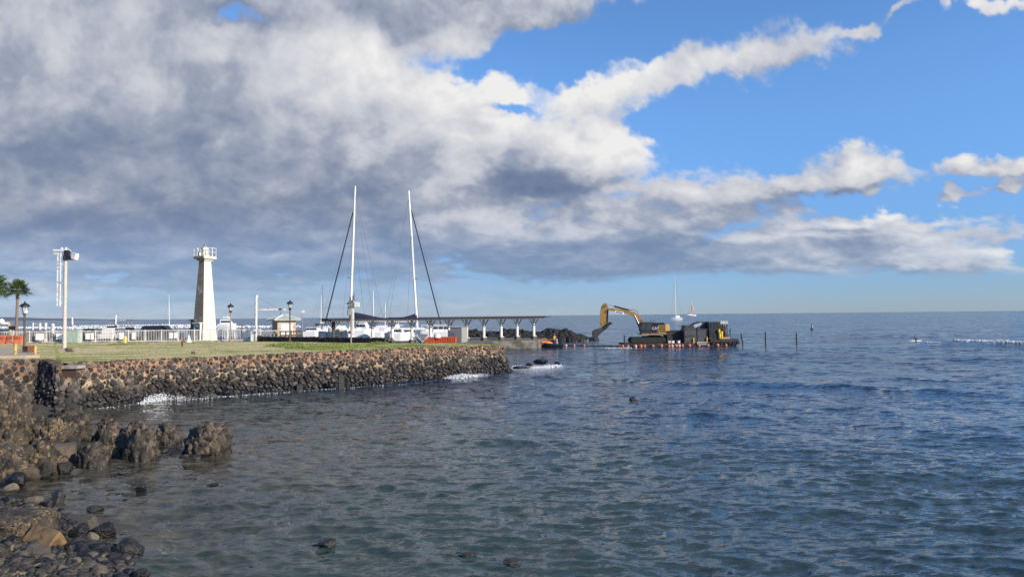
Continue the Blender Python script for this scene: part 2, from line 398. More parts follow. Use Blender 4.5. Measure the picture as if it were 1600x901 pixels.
# ---------------------------------------------------------------- water
SHORE = None
def swell(px_pts, amp, sig):                # a long low crest: (azimuth, range) polyline from photo points at z=0
    a = []
    for px, py in px_pts:
        p = G(px, py, 0); a.append((math.atan2(p.x, p.y), math.hypot(p.x, p.y)))
    return np.array(a), amp, sig
SWELLS = [swell([(880, 594), (1050, 598), (1250, 604), (1400, 610), (1640, 622)], .26, 1.5),
          swell([(1230, 529), (1400, 526), (1640, 521)], .55, 5.0),
          swell([(1380, 540), (1500, 538), (1640, 539)], .45, 3.0),
          swell([(700, 600), (860, 590), (1000, 588)], .10, 1.5),
          swell([(500, 700), (760, 690), (1000, 700), (1300, 730), (1640, 760)], .06, .8),
          swell([(1000, 790), (1300, 800), (1640, 830)], .06, .6),
          swell([(1100, 552), (1300, 556), (1640, 566)], .22, 3.0),
          swell([(900, 640), (1200, 655), (1640, 690)], .10, 1.2)]
WAVES = []
_r = np.random.default_rng(11)
for k in range(96):
    lam = .30*(9/.30)**_r.beta(.95, 1.5)
    th = R(-100)+_r.normal()*R(34)          # travel direction: towards the camera, slightly left
    slope = .034*(lam/1.6)**(-.35)*_r.uniform(.5, 1.3)
    WAVES.append((lam, th, slope*lam/(2*math.pi), _r.uniform(0, 6.28)))
def wave_h(x, y, dr):
    h = np.zeros_like(x); dx = np.zeros_like(x); dy = np.zeros_like(x)
    mod = .75+.5*fbm(x/14, y/9, 3, .5, 3)
    for lam, th, a, ph in WAVES:
        k = 2*math.pi/lam; cx, cy = math.cos(th), math.sin(th)
        f = sstep(lam/(dr+1e-6), 1.6, 4.0)
        if not np.any(f > 0): continue
        p = k*(x*cx+y*cy)+ph; a_ = a*f*mod
        h += a_*np.sin(p); dx += cx*a_*np.cos(p)*.8; dy += cy*a_*np.cos(p)*.8
    return h, dx, dy
def calm(x, y):                             # calmer water close to the sea wall and the shore
    d = np.hypot((x+26)/22, (y-40)/24)
    return .42+.58*sstep(d, .35, 1.15)
def build_water():
    q = np.concatenate([np.arange(760, 30, -1.25), 30*.965**np.arange(0, 148)])
    r = HC*F/q
    az = np.concatenate([np.linspace(-math.pi, R(-44), 60)[:-1], np.linspace(R(-44), R(44), 1500), np.linspace(R(44), math.pi, 60)[1:]])
    rr = np.concatenate([[.01, 2, 4, 6], r]); rr, aa = np.meshgrid(rr, az, indexing='ij')
    x = rr*np.sin(aa); y = rr*np.cos(aa)
    dr = np.gradient(rr, axis=0); dl = rr*np.abs(np.gradient(aa, axis=1))
    sp = np.maximum(dr, dl)
    h, dx, dy = wave_h(x, y, sp); c = calm(x, y)
    h *= c; x2 = x+dx*c; y2 = y+dy*c
    for pl, amp, sig in SWELLS:
        i = np.argsort(pl[:, 0]); r0 = np.interp(aa, pl[i, 0], pl[i, 1]); wob = fbm(aa*9, aa*0, 3, .5, 5)*sig*.8
        w = sstep(aa, pl[i[0], 0], pl[i[0], 0]+.06)*sstep(aa, pl[i[-1], 0]+.02, pl[i[-1], 0]-.02)
        d = (rr-r0-wob)/sig
        h += amp*w*np.exp(-np.where(d < 0, d*1.6, d)**2)*(1+.3*fbm(aa*14, rr/sig*.2, 2, .5, 6))
    far = sstep(sp, .15, 1.6)
    V = np.stack([x2, y2, h], -1).reshape(-1, 3)
    m = bpy.data.materials.new('sea_water'); m.use_nodes = True; t = m.node_tree; b = t.nodes['Principled BSDF']
    geo = t.nodes.new('ShaderNodeNewGeometry'); pos = geo.outputs['Position']
    fa = attr(t, 'far'); sh = attr(t, 'shallow')
    st = vm(t, 'MULTIPLY', pos, (.55, 1, 1))
    na = noi(t, st, 1.1, 3, .55); nb = noi(t, vm(t, 'MULTIPLY', pos, (.36, 1, 1)), 4.0, 4, .60); nc = noi(t, vm(t, 'MULTIPLY', pos, (.36, 1, 1)), 15, 3, .55)
    nd = noi(t, vm(t, 'MULTIPLY', pos, (.35, 1, 1)), .30, 3, .5)
    def slope(n, a0, a1):
        v = vm(t, 'MULTIPLY', vm(t, 'SUBTRACT', n.outputs['Color'], (.5, .5, .5)), (.42, 1, 0))
        k = vm(t, 'SCALE', v); t.links.new(mrange(t, fa, 0, 1, a0, a1, False), k.node.inputs['Scale']); return k
    sl_ = vm(t, 'ADD', slope(na, .35, 1.9), vm(t, 'ADD', slope(nb, 1.45, 2.0), vm(t, 'ADD', slope(nc, .80, .3), slope(nd, 0, 1.0))))
    nrm = vm(t, 'NORMALIZE', vm(t, 'ADD', geo.outputs['Normal'], sl_))
    t.links.new(nrm, b.inputs['Normal'])
    n5 = noi(t, vm(t, 'MULTIPLY', pos, (.4, 1, 1)), .12, 4, .6)
    deep = mixc(t, n5.outputs['Fac'], (.004, .024, .062), (.008, .036, .072))
    teal = mixc(t, n5.outputs['Fac'], (.020, .042, .047), (.040, .064, .058))
    n6 = noi(t, pos, 1.7, 5, .65); n7 = noi(t, pos, .5, 4, .6)
    bed = mixc(t, mrange(t, n6.outputs['Fac'], .38, .62), (.030, .030, .024), (.095, .085, .060))
    c = mixc(t, mrange(t, sh, 0, .5, 0, 1, False), deep, teal)
    c = mixc(t, mrange(t, mth(t, 'ADD', sh, mth(t, 'MULTIPLY', mth(t, 'SUBTRACT', n7.outputs['Fac'], .5), .5)), .45, 1.0, 0, 1), c, bed)
    # specks of foam
    fo = attr(t, 'foam'); n8 = noi(t, vm(t, 'MULTIPLY', pos, (.6, 1, 1)), 7, 6, .7)
    ff = mrange(t, mth(t, 'ADD', mth(t, 'MULTIPLY', fo, .42), n8.outputs['Fac']), .80, .90)
    c = mixc(t, ff, c, (.62, .64, .64))
    t.links.new(c, b.inputs['Base Color']); b.inputs['IOR'].default_value = 1.36
    t.links.new(mth(t, 'ADD', mrange(t, fa, 0, 1, .035, .12, False), mth(t, 'MULTIPLY', ff, .5)), b.inputs['Roughness'])
    # shallow: distance from the shore on the left
    X_, Y_ = x.ravel(), y.ravel()
    shore = np.array([[-13.5, 13.0], [-12.3, 16.5], [-13.5, 19.], [-17, 24.], [-11, 25.5], [-14, 29.], [-24, 37.], [-25, 41.5]])
    d = np.full(X_.shape, 1e9)
    near = (np.abs(X_) < 120) & (Y_ < 160) & (Y_ > 0)
    for a_, b_ in zip(shore[:-1], shore[1:]):
        e = b_-a_; tt = np.clip(((X_-a_[0])*e[0]+(Y_-a_[1])*e[1])/(e@e), 0, 1)
        d = np.minimum(d, np.hypot(X_-a_[0]-tt*e[0], Y_-a_[1]-tt*e[1]))
    shl = np.clip(1-d/19, 0, 1)
    shl = np.maximum(shl, .5*sstep(np.hypot((X_+4)/16, (Y_-17)/10), 1.3, .4))
    shl = np.maximum(shl, .42*sstep(np.hypot((X_-6)/20, (Y_-20)/14), 1.3, .3))
    foam = np.zeros_like(X_)
    WB = [G(px, py, 0) for px, py in FOAMLINE]
    for a_, b_ in zip(WB[:-1], WB[1:]):
        e = np.array([b_.x-a_.x, b_.y-a_.y]); tt = np.clip(((X_-a_.x)*e[0]+(Y_-a_.y)*e[1])/(e@e), 0, 1)
        dd = np.hypot(X_-a_.x-tt*e[0], Y_-a_.y-tt*e[1]); foam = np.maximum(foam, np.exp(-(dd/.55)**2)*.75)
    for px, py, rx, k in FOAMPATCH:
        p = G(px, py, 0); foam = np.maximum(foam, k*np.exp(-((X_-p.x)/rx)**2-((Y_-p.y)/(rx*1.6))**2))
    o = mesh_np('water', V, grid_faces(*x.shape), m, None, True, {'far': far.ravel(), 'shallow': shl, 'foam': foam})
    tag(o, 'rippled sea, blue to the right and grey brown in the shallows', None, None, 'structure')
BASE = [(120, 636), (160, 632.5), (200, 629), (230, 624), (300, 619), (345, 615), (430, 609.5), (500, 605), (600, 598), (700, 589), (760, 583), (800, 580)]
FOAMLINE = [(a, b+3.5) for a, b in BASE]
FOAMPATCH = [(262, 622, 1.6, 1.0), (330, 616, 1.6, .8), (285, 621, 1.3, .9), (740, 586, 2.4, 1.0), (790, 583, 2.0, .6), (830, 575, 5.0, 1.0), (860, 572, 4, .8), (420, 612, 1.2, .5), (190, 855, 1.0, .5), (160, 870, .9, .55), (240, 865, 1.2, .30), (120, 750, 1.6, .38), (280, 860, 2, .25),
             (340, 690, 1.3, .40), (270, 717, .8, .5), (380, 690, 1.6, .35), (60, 745, .9, .45), (100, 800, .8, .4), (965, 545, 6, .5), (1010, 543, 5, .5)]
build_water()

# ---------------------------------------------------------------- sea wall, park lawn, shore ground
# base line of the wall (world xy at z=0) and its top edge
WT = [(120, 567), (160, 565.5), (200, 563.5), (230, 562), (300, 559), (345, 557), (430, 553.5), (500, 550), (600, 546), (700, 542.5), (760, 540.5), (788, 540)]
WBp = [G(px, py, 0) for px, py in BASE]
def nrm2(i, P_):
    a = P_[max(i-1, 0)]; b = P_[min(i+1, len(P_)-1)]; e = Vector((b.x-a.x, b.y-a.y)).normalized()
    return Vector((-e.y, e.x))              # points inland (away from the water)
TOPS = []
for i, (p, (tx, ty)) in enumerate(zip(WBp, WT)):
    n = nrm2(i, WBp)*.55
    TOPS.append(Vector((p.x+n.x, p.y+n.y, Z(tx, ty, p.y+n.y))))
TOPS[-1].x = X(786, TOPS[-1].y, TOPS[-1].z); TOPS[-2].x = X(759, TOPS[-2].y, TOPS[-2].z)
def resample(P_, n, zfix=None):
    P_ = np.array([tuple(p)[:3] for p in P_]); s = np.concatenate([[0], np.cumsum(np.linalg.norm(np.diff(P_[:, :2], axis=0), axis=1))])
    t = np.linspace(0, s[-1], n); return np.stack([np.interp(t, s, P_[:, k]) for k in range(3)], -1), t
# end corner: the wall turns away from the camera at its right end
cb = WBp[-1]; ct = TOPS[-1]
ENDB = [cb, Vector((cb.x-.5, cb.y+2.2, 0)), Vector((cb.x-1.5, cb.y+9, 0))]
ENDT = [ct, Vector((ct.x-.5, ct.y+1.8, ct.z)), Vector((ct.x-1.5, ct.y+8, ct.z))]
baseL = WBp+ENDB[1:]; topL = TOPS+ENDT[1:]

def wall_mat():
    m = bpy.data.materials.new('lava_stone_wall'); m.use_nodes = True; t = m.node_tree; b = t.nodes['Principled BSDF']
    geo = t.nodes.new('ShaderNodeNewGeometry'); pos = geo.outputs['Position']
    sp = t.nodes.new('ShaderNodeSeparateXYZ'); t.links.new(pos, sp.inputs[0])
    n1 = noi(t, pos, .55, 5, .6); n2 = noi(t, pos, 7, 5, .7); n3_ = noi(t, pos, 28, 4, .7)
    zz = mth(t, 'ADD', sp.outputs[2], mth(t, 'MULTIPLY', mth(t, 'SUBTRACT', n1.outputs['Fac'], .5), 1.8))
    orange = mixc(t, n2.outputs['Fac'], (.19, .10, .055), (.52, .32, .18)); cream = mixc(t, n2.outputs['Fac'], (.20, .14, .085), (.66, .52, .34))
    mo = mixc(t, mrange(t, zz, 1.65, 2.0), cream, orange)
    mo = mixc(t, mrange(t, zz, .7, 1.35), (.022, .020, .018), mo)
    mo = mixc(t, mrange(t, n2.outputs['Fac'], .52, .60), mo, (.05, .04, .035))
    n9 = noi(t, pos, 1.6, 4, .6); mo = mixc(t, mth(t, 'MULTIPLY', mrange(t, n9.outputs['Fac'], .47, .58), mrange(t, zz, 2.1, 1.7)), mo, (.045, .038, .032))
    tone = mth(t, 'ADD', attr(t, 'tone'), mth(t, 'MULTIPLY', mth(t, 'SUBTRACT', n2.outputs['Fac'], .5), .7), None, True)
    st = mixc(t, tone, (.011, .0108, .012), (.115, .106, .102))
    st = mixc(t, mrange(t, mth(t, 'ADD', attr(t, 'tone'), n3_.outputs['Fac']), 1.35, 1.55, 0, .6), st, (.26, .17, .10))
    lich = mrange(t, mth(t, 'MULTIPLY', n3_.outputs['Fac'], mrange(t, zz, 1.6, 2.4)), .56, .70, 0, .5)
    st = mixc(t, lich, st, (.42, .24, .12))
    c = mixc(t, attr(t, 'mortar'), st, mo)
    wet = mrange(t, mth(t, 'ADD', sp.outputs[2], mth(t, 'MULTIPLY', mth(t, 'SUBTRACT', n1.outputs['Fac'], .5), .7)), .25, .75, 1, 0)
    c = mixc(t, wet, c, vm(t, 'SCALE', c, None, .40))
    t.links.new(c, b.inputs['Base Color']); t.links.new(mrange(t, wet, 0, 1, .9, .35), b.inputs['Roughness'])
    bp = t.nodes.new('ShaderNodeBump'); bp.inputs['Distance'].default_value = .025; t.links.new(mth(t, 'ADD', n2.outputs['Fac'], mth(t, 'MULTIPLY', n3_.outputs['Fac'], .6)), bp.inputs['Height']); t.links.new(bp.outputs[0], b.inputs['Normal'])
    return m
M_WALL = wall_mat()
def cells(u, v, s, seed, an=1.2):
    """nearest and second nearest of jittered seeds: returns F1, F2 (metres), id hash 0..1"""
    X_ = u/(s*an); Y_ = v/s; ix = np.floor(X_); iy = np.floor(Y_)
    f1 = np.full(u.shape, 9.0); f2 = np.full(u.shape, 9.0); hid = np.zeros(u.shape)
    for dy in (-2, -1, 0, 1, 2):
        for dx in (-2, -1, 0, 1, 2):
            cx = ix+dx; cy = iy+dy
            h1 = _hash(cx, cy, seed)/4294967296.0; h2 = _hash(cx, cy, seed+5)/4294967296.0; h3 = _hash(cx, cy, seed+11)/4294967296.0
            px = cx+.5+(h1-.5)*.9+.5*(cy % 2); py = cy+.5+(h2-.5)*.8
            d = np.hypot((X_-px)*an, (Y_-py))-(h3-.5)*.30+(h3 < .10)*9.0
            up_ = d < f1; f2 = np.where(up_, f1, np.minimum(f2, d)); hid = np.where(up_, h3*7.31 % 1, hid); f1 = np.where(up_, d, f1)
    return f1*s, f2*s, hid
def stone_wall(root, B, T, seed, size=.25, zlow=-.45, mk=1.0):
    """battered face of fitted lava stones in mortar"""
    nu_len = resample(B, 50)[1][-1]; n = max(30, int(nu_len/.032)); nB, s = resample(B, n); nT, _ = resample(T, n)
    H = float(np.max(nT[:, 2]))-zlow; m_ = int(H/.032); rows = []; tn = []; mt = []
    gx = np.gradient(nB[:, 0]); gy = np.gradient(nB[:, 1]); nn = np.hypot(gx, gy)+1e-9; ox, oy = gy/nn, -gx/nn
    k = 25; ker = np.ones(k)/k; ox = np.convolve(np.pad(ox, k//2, 'edge'), ker, 'valid'); oy = np.convolve(np.pad(oy, k//2, 'edge'), ker, 'valid')
    fs = np.linspace(0, 1, m_); U = np.repeat(s[None], m_, 0); Zt = zlow+(nT[:, 2][None]-zlow)*fs[:, None]
    V_ = Zt+.06*fbm(U/1.2, Zt, 2, .5, seed)
    f1, f2, hid = cells(U+.10*fbm(U*2.3, Zt*2.3, 2, .5, seed+1), V_+.08*fbm(U*2.1, Zt*2.1, 2, .5, seed+2), size, seed*13)
    e = f2-f1; top = sstep(Zt+.5*fbm(U/3, Zt, 2, .5, 8), 1.2, 2.0)
    mw = .022+.026*top+.026*fbm(U*1.3, Zt*1.7, 3, .5, 4)
    rnd = np.sqrt(np.clip(1-(np.maximum(f1, 0)/(size*.60))**2, 0, 1)); dome = np.minimum(np.minimum(rnd*1.3, 1), np.sqrt(np.clip(e/(size*.30), 0, 1)))
    mort = np.maximum(sstep(dome, .40+.10*top, .26+.10*top), sstep(e, np.maximum(mw, .008), np.maximum(mw, .008)*.5))*mk
    prot = .21-.125*top
    disp = prot*dome+(hid-.5)*.07*(1-.5*top)*(1-mort)+.045*fbm(U*7, Zt*7, 3, .6, 14)*(1-mort*.7)
    foot = sstep(Zt, .55, -.3); disp = disp+foot*(.25+.25*fbm(U/.8, Zt/.8, 3, .5, 17))
    P_ = nB[None]+(nT-nB)[None]*fs[:, None, None]; P_[..., 2] = Zt+(hid-.5)*.09*(fs[:, None] > .96)+.025*(dome-.5)*(fs[:, None] > .97)
    P_[..., 0] += ox[None]*disp; P_[..., 1] += oy[None]*disp
    # coping: the face rolls back over the top
    cap = []
    for j, (bk, dz) in enumerate(((.10, .02), (.28, .035), (.50, .0), (.62, -.10))):
        g1, g2, gh = cells(s, np.full_like(s, 40+bk), size, seed*13+1)
        q = P_[-1].copy(); q[:, 0] -= ox*(bk+disp[-1]); q[:, 1] -= oy*(bk+disp[-1]); q[:, 2] += dz+(g2-g1)*.25-.02; cap.append(q); 
    allP = np.concatenate([P_, np.array(cap)]); tn = np.concatenate([hid, np.repeat(hid[-1:], 4, 0)]); mt = np.concatenate([mort, np.repeat(mort[-1:]*.6+.2, 4, 0)])
    tone = np.clip((tn*3.7 % 1)**1.6, 0, 1)
    o = mesh_np('stone_face', allP.reshape(-1, 3), grid_faces(*allP.shape[:2]), M_WALL, root, True, {'tone': tone.ravel(), 'mortar': mt.ravel()})
    return root
sw = empty('sea_wall', tuple(WBp[5])[:3], 0, 'long sea wall of dark lava stones in orange mortar holding up the lawn', 'sea wall')
def parent_keep(o, root):
    o.parent = root; o.matrix_parent_inverse = Matrix.Translation(root.location).inverted()
stone_wall(sw, baseL, topL, 3)
for ch in list(sw.children): ch.matrix_parent_inverse = Matrix.Translation(sw.location).inverted()

# return of the wall beside the opening, then the set-back wall further left
pb0 = WBp[0]; pt0 = TOPS[0]
def lerp(a, b, t): return a+(b-a)*t
d3 = G(85, 640, 0).y
B2 = [Vector((X(px, d, 0), d, 0)) for px, d in ((84, d3), (94, d3+.1), (95.5, d3+.12), (119, d3+.5), (121.5, WBp[0].y-.02))]
T2 = [Vector((X(px, b.y+.5, 2), b.y+.5, Z(px, py, b.y+.5))) for (px, py), b in zip(((88, 572), (94, 572), (95.5, 590), (119, 590), (121.5, 568)), B2)]
sw2 = empty('sea_wall', tuple(B2[0]), 0, 'low battered wall section under the brown gate opening, left end of the sea wall', 'sea wall')
stone_wall(sw2, B2, T2, 5, .26, mk=.6)
for ch in list(sw2.children): ch.matrix_parent_inverse = Matrix.Translation(sw2.location).inverted()
# set-back wall, its face behind the buttress
B3 = [Vector((X(-90, d3-6, 0), d3-6, 0)), Vector((X(-20, d3-1.5, 0), d3-1.5, 0)), Vector((X(66, d3+1.6, 0), d3+1.6, 0)), Vector((X(86, d3+1.9, 0), d3+1.9, 0))]
T3 = [Vector((X(-90, d3-5.6, 3), d3-5.6, 3.0)), Vector((X(-20, d3-1.2, 3), d3-1.2, 2.98)), Vector((X(63, d3+1.9, 3), d3+1.9, Z(63, 562, d3+1.9))), Vector((X(92, d3+2.2, 3), d3+2.2, Z(92, 571, d3+2.2)))]
sw3 = empty('sea_wall', tuple(B3[1]), 0, 'set-back lava stone wall at the left edge below the path', 'sea wall')
stone_wall(sw3, B3, T3, 9, .31, mk=.6)
for ch in list(sw3.children): ch.matrix_parent_inverse = Matrix.Translation(sw3.location).inverted()
# buttress between them: battered pier, its flank casts the triangular shade
bt = empty('buttress', (B2[0].x, B2[0].y, 0), 0, 'dark shaded stone flank of the battered buttress where the sea wall steps forward', 'buttress')
BB = [Vector((X(36, d3+1.7, 0), d3+1.7, 0)), Vector((X(60, d3+.9, 0), d3+.9, 0)), Vector((X(85, d3, 0), d3, 0))]
TB = [Vector((X(59, d3+2.1, 3), d3+2.1, Z(59, 563, d3+2.1))), Vector((X(72, d3+1.3, 3), d3+1.3, Z(72, 562, d3+1.3))), Vector((X(88, d3+.5, 3), d3+.5, Z(88, 573, d3+.5)))]
stone_wall(bt, BB, TB, 15, .28, mk=.1)  # pale mortar nearly left out, so the flank's shade is deepened by colour
for ch in list(bt.children): ch.matrix_parent_inverse = Matrix.Translation(bt.location).inverted()

# terrain ---------------------------------------------------------
def ground_mat(name, kind):
    m = bpy.data.materials.new(name); m.use_nodes = True; t = m.node_tree; b = t.nodes['Principled BSDF']
    geo = t.nodes.new('ShaderNodeNewGeometry'); pos = geo.outputs['Position']
    n1 = noi(t, vm(t, 'MULTIPLY', pos, (.35, 1, 1)), .35, 5, .65, .4); n2 = noi(t, pos, 2.2, 6, .7); n3_ = noi(t, pos, 14, 4, .7)
    if kind == 'lawn':
        ed = attr(t, 'edge')
        green = mixc(t, n3_.outputs['Fac'], (.12, .15, .022), (.33, .34, .07)); dry = mixc(t, n3_.outputs['Fac'], (.46, .36, .16), (.74, .60, .33))
        f = mth(t, 'ADD', mth(t, 'ADD', n1.outputs['Fac'], mth(t, 'MULTIPLY', n2.outputs['Fac'], .42)), mth(t, 'MULTIPLY', ed, .6))
        c = mixc(t, mrange(t, f, .62, .71), green, dry)
        dirt = mixc(t, n2.outputs['Fac'], (.26, .17, .09), (.46, .34, .20))
        c = mixc(t, mrange(t, mth(t, 'ADD', ed, mth(t, 'MULTIPLY', mth(t, 'SUBTRACT', n2.outputs['Fac'], .5), .8)), .62, .8), c, dirt)
    elif kind == 'asphalt':
        c = mixc(t, n2.outputs['Fac'], (.025, .025, .027), (.05, .05, .048))
    elif kind == 'path':
        c = mixc(t, n2.outputs['Fac'], (.36, .29, .20), (.52, .44, .33))
    else:
        c = mixc(t, n2.outputs['Fac'], (.030, .028, .025), (.10, .088, .066))
    t.links.new(c, b.inputs['Base Color']); b.inputs['Roughness'].default_value = .92
    bp = t.nodes.new('ShaderNodeBump'); bp.inputs['Distance'].default_value = .05; t.links.new(n3_.outputs['Fac'], bp.inputs['Height']); t.links.new(bp.outputs[0], b.inputs['Normal'])
    return m
LZ = 2.52
# lawn front edge follows all the wall tops
front = [Vector((X(-160, 36, 3), 36, 2.95))]+[p+Vector((-.3, .35, 0)) for p in T3]+[Vector((X(96, d3+1.4, 2.6), d3+1.4, 2.62)), Vector((X(119, d3+1.5, 2.6), d3+1.5, 2.6))]+[p+Vector((nrm2(i, WBp).x, nrm2(i, WBp).y, 0)).normalized()*.34+Vector((0, 0, -.03)) for i, p in enumerate(TOPS)]
fr, _ = resample(front, 420)
bkx = [(-160, 84), (0, 84.5), (300, 84.5), (440, 82), (550, 76), (640, 72.5), (700, 71.6), (786, TOPS[-1].y+2.0)]
bx = np.array([X(px, d, 2.45) for px, d in bkx]); bd = np.array([d for _, d in bkx])
fx = fr[:, 0]
# map front param to back param by azimuth
faz = np.arctan2(fr[:, 0], fr[:, 1]); baz = np.arctan2(bx, bd)
bk = np.stack([np.interp(faz, baz, bx), np.interp(faz, baz, bd)], -1)
rows = []; ed = []
for f in np.linspace(0, 1, 90):
    ff = f**1.15
    xy = fr[:, :2]+(bk-fr[:, :2])*ff
    z = fr[:, 2]*(1-sstep(np.full(420, ff), 0, .35))+2.47*sstep(np.full(420, ff), 0, .35)
    z = z+.05*fbm(xy[:, 0]/2.5, xy[:, 1]/2.5, 4, .5, 3)*min(1, f*6)
    rows.append(np.column_stack([xy, z])); ed.append(np.clip(1-np.hypot(xy[:, 0]-fr[:, 0], xy[:, 1]-fr[:, 1])/1.6, 0, 1))
rows_a = np.array(rows)
lawn = mesh_np('lawn', rows_a.reshape(-1, 3), grid_faces(90, 420), ground_mat('lawn_grass', 'lawn'), None, True, {'edge': np.array(ed).ravel()})
tag(lawn, 'green and straw coloured park lawn on top of the sea wall', None, None, 'structure')
def sheet(name, pts, z, m, thick=0.0, label=None):
    mb = MB(); n = len(pts)
    if thick: mb.prism([(p[0], p[1], z-thick) for p in pts], (0, 0, thick))
    else: mb.add([(p[0], p[1], z) for p in pts], [tuple(range(n))])
    return tag(mb.build(name, m), label, None, None, 'structure')
xl = lambda px, d: (X(px, d, 2.45), d)
sheet('parking_lot', [xl(-260, 84), xl(0, 84.1), xl(300, 84.1), xl(452, 81.5), xl(470, 106), xl(-260, 112)], 2.42, ground_mat('asphalt', 'asphalt'), 2.9, 'asphalt parking lot behind the white railing')
M_CONC = mat('concrete', (.36, .34, .31), .85, var=.25, scale=1.2, bump=.01, dirt=((.14, .13, .12), .5, .5))
M_CONC2 = mat('concrete_warm', (.40, .34, .25), .85, var=.3, scale=2.0, bump=.015, bscale=30, dirt=((.16, .12, .08), .5, 1.5))

# path beside the bollards at the far left
pp = [(X(px, d, 3), d) for px, d in ((-120, 44), (-30, 43.6), (40, 44.3), (62, 45.2), (60, 49), (20, 58), (-120, 60))]
sheet('path', pp, 3.0, ground_mat('path_sand', 'path'), .5, 'pale paved path at the left edge above the wall')
# quay of the pier: long concrete deck running away to the right
QZ = 1.3
q0 = Vector((X(420, 88, QZ), 88, QZ)); 
qa = G(783, 545.6, 0); qb = G(838, 544.4, 0); 
sheet('pier_deck', [(X(430, 90, QZ), 90), (X(600, 80, QZ), 80), (X(762, 88, QZ), 88), (qa.x-1, qa.y-.5), (qb.x, qb.y), (qb.x+2.2, qb.y+9.5), (X(640, 140, QZ), 138), (X(400, 128, QZ), 128)], QZ, mat('pier_concrete', (.20, .19, .165), .9, var=.3, scale=1.0, bump=.01, dirt=((.08, .075, .06), .6, .8)), 2.4, 'grey concrete pier deck reaching out past the end of the sea wall')

# grass: blades scattered over the lawn, thick tufts in places
def build_grass():
    n = 60000; r_ = np.random.default_rng(4)
    i = r_.integers(0, 419, n); j = np.minimum((r_.random(n)**1.0*88).astype(int), 88)
    u, v = r_.random(n), r_.random(n)
    A = rows_a[j, i]; B_ = rows_a[j, i+1]; C_ = rows_a[j+1, i]; P_ = A+(B_-A)*u[:, None]+(C_-A)*v[:, None]
    cl = fbm(P_[:, 0]/3.0, P_[:, 1]/2.0, 4, .55, 8)
    keep = (cl+r_.normal(size=n)*.18 > .02) & (P_[:, 2] > 1)
    P_ = P_[keep]; cl = cl[keep]; n = len(P_)
    h = (.035+.07*np.clip(cl, 0, 1))*r_.uniform(.5, 1.5, n)
    tuft = [(455, 540, 1.8, .55), (500, 543, 2.2, .50), (540, 543, 1.7, .42), (478, 544, 1.4, .45), (520, 545, 1.6, .4), (440, 541, 1.2, .4), (560, 541, 1.2, .35), (610, 543, 1.4, .3), (645, 541, 1.3, .3), (590, 538, .8, .42), (632, 539, 1.5, .22), (210, 537, 1.2, .26), (185, 538, .8, .26), (660, 540, 1.0, .2), (740, 539, 1.0, .12), (520, 537, 1.4, .22)]
    Q = [P_]; Hh = [h]
    for px, py, rad, hh in tuft:
        c = G(px, py, 2.47); m_ = 750; a = r_.uniform(0, 6.28, m_); d = rad*np.sqrt(r_.random(m_))
        Q.append(np.column_stack([c.x+np.cos(a)*d*1.4, c.y+np.sin(a)*d, np.full(m_, 2.44)])); Hh.append(hh*r_.uniform(.4, 1.2, m_)*(1-.5*d/rad))
    P_ = np.concatenate(Q); h = np.concatenate(Hh); n = len(P_)
    a = r_.uniform(0, math.pi, n); w = .012+.02*r_.random(n)+h*.03; ln = r_.normal(size=(n, 2))*.45*h[:, None]
    d = np.column_stack([np.cos(a)*w, np.sin(a)*w, np.zeros(n)])
    top = P_+np.column_stack([ln, h])
    V = np.stack([P_-d, P_+d, top], 1).reshape(-1, 3); Fc = np.arange(3*n).reshape(-1, 3)
    tone = np.repeat(r_.random(n), 3)
    m = bpy.data.materials.new('grass_blade'); m.use_nodes = True; t = m.node_tree; b = t.nodes['Principled BSDF']
    t.links.new(mixc(t, attr(t, 'tone'), (.07, .14, .02), (.30, .33, .09)), b.inputs['Base Color']); b.inputs['Roughness'].default_value = .7
    o = mesh_np('grass', V, Fc, m, None, False, {'tone': tone}); tag(o, 'grass blades and tall tufts on the lawn', None, None, 'stuff')
build_grass()

# ---------------------------------------------------------------- rocks and rubble of the near shore
M_PIER = stone_mat('pier_stone', (.011, .010, .0095), (.13, .105, .078), (.34, .24, .12), .12, .12, bump=.03, bs=20)
M_LEDGE = stone_mat('ledge_stone', (.020, .018, .016), (.15, .12, .085), (.34, .24, .125), .40, .10, bump=.06, bs=14)
M_BOULD = stone_mat('wet_boulder', (.012, .012, .012), (.060, .054, .044), (.16, .12, .07), .22, 1.2, bump=.03, bs=14, gloss=.60)
M_BOULD2 = stone_mat('dry_boulder', (.05, .044, .036), (.16, .135, .10), (.30, .23, .14), .4, .05, bump=.02)
def cell_lump(pts, seeds, tone_s, prot, gap):
    """displacement, tone and mortar of fitted stones round seed points"""
    d = np.zeros(len(pts)); tn = np.zeros(len(pts)); mo = np.zeros(len(pts))
    for i in range(0, len(pts), 4000):
        q = pts[i:i+4000]; D_ = np.linalg.norm(q[:, None]-seeds[None], axis=2)-tone_s[1][None]
        ix = np.argpartition(D_, 2, axis=1)[:, :2]; a_ = np.take_along_axis(D_, ix, 1); sw_ = a_[:, 0] > a_[:, 1]
        f1 = np.minimum(a_[:, 0], a_[:, 1]); f2 = np.maximum(a_[:, 0], a_[:, 1]); id_ = np.where(sw_, ix[:, 1], ix[:, 0]); e = f2-f1
        d[i:i+4000] = prot*np.sqrt(np.clip(e/(gap*5), 0, 1))+tone_s[2][id_]*np.clip(e/gap, 0, 1); tn[i:i+4000] = tone_s[0][id_]; mo[i:i+4000] = sstep(e, gap*1.0, gap*.4)
    return d, tn, mo
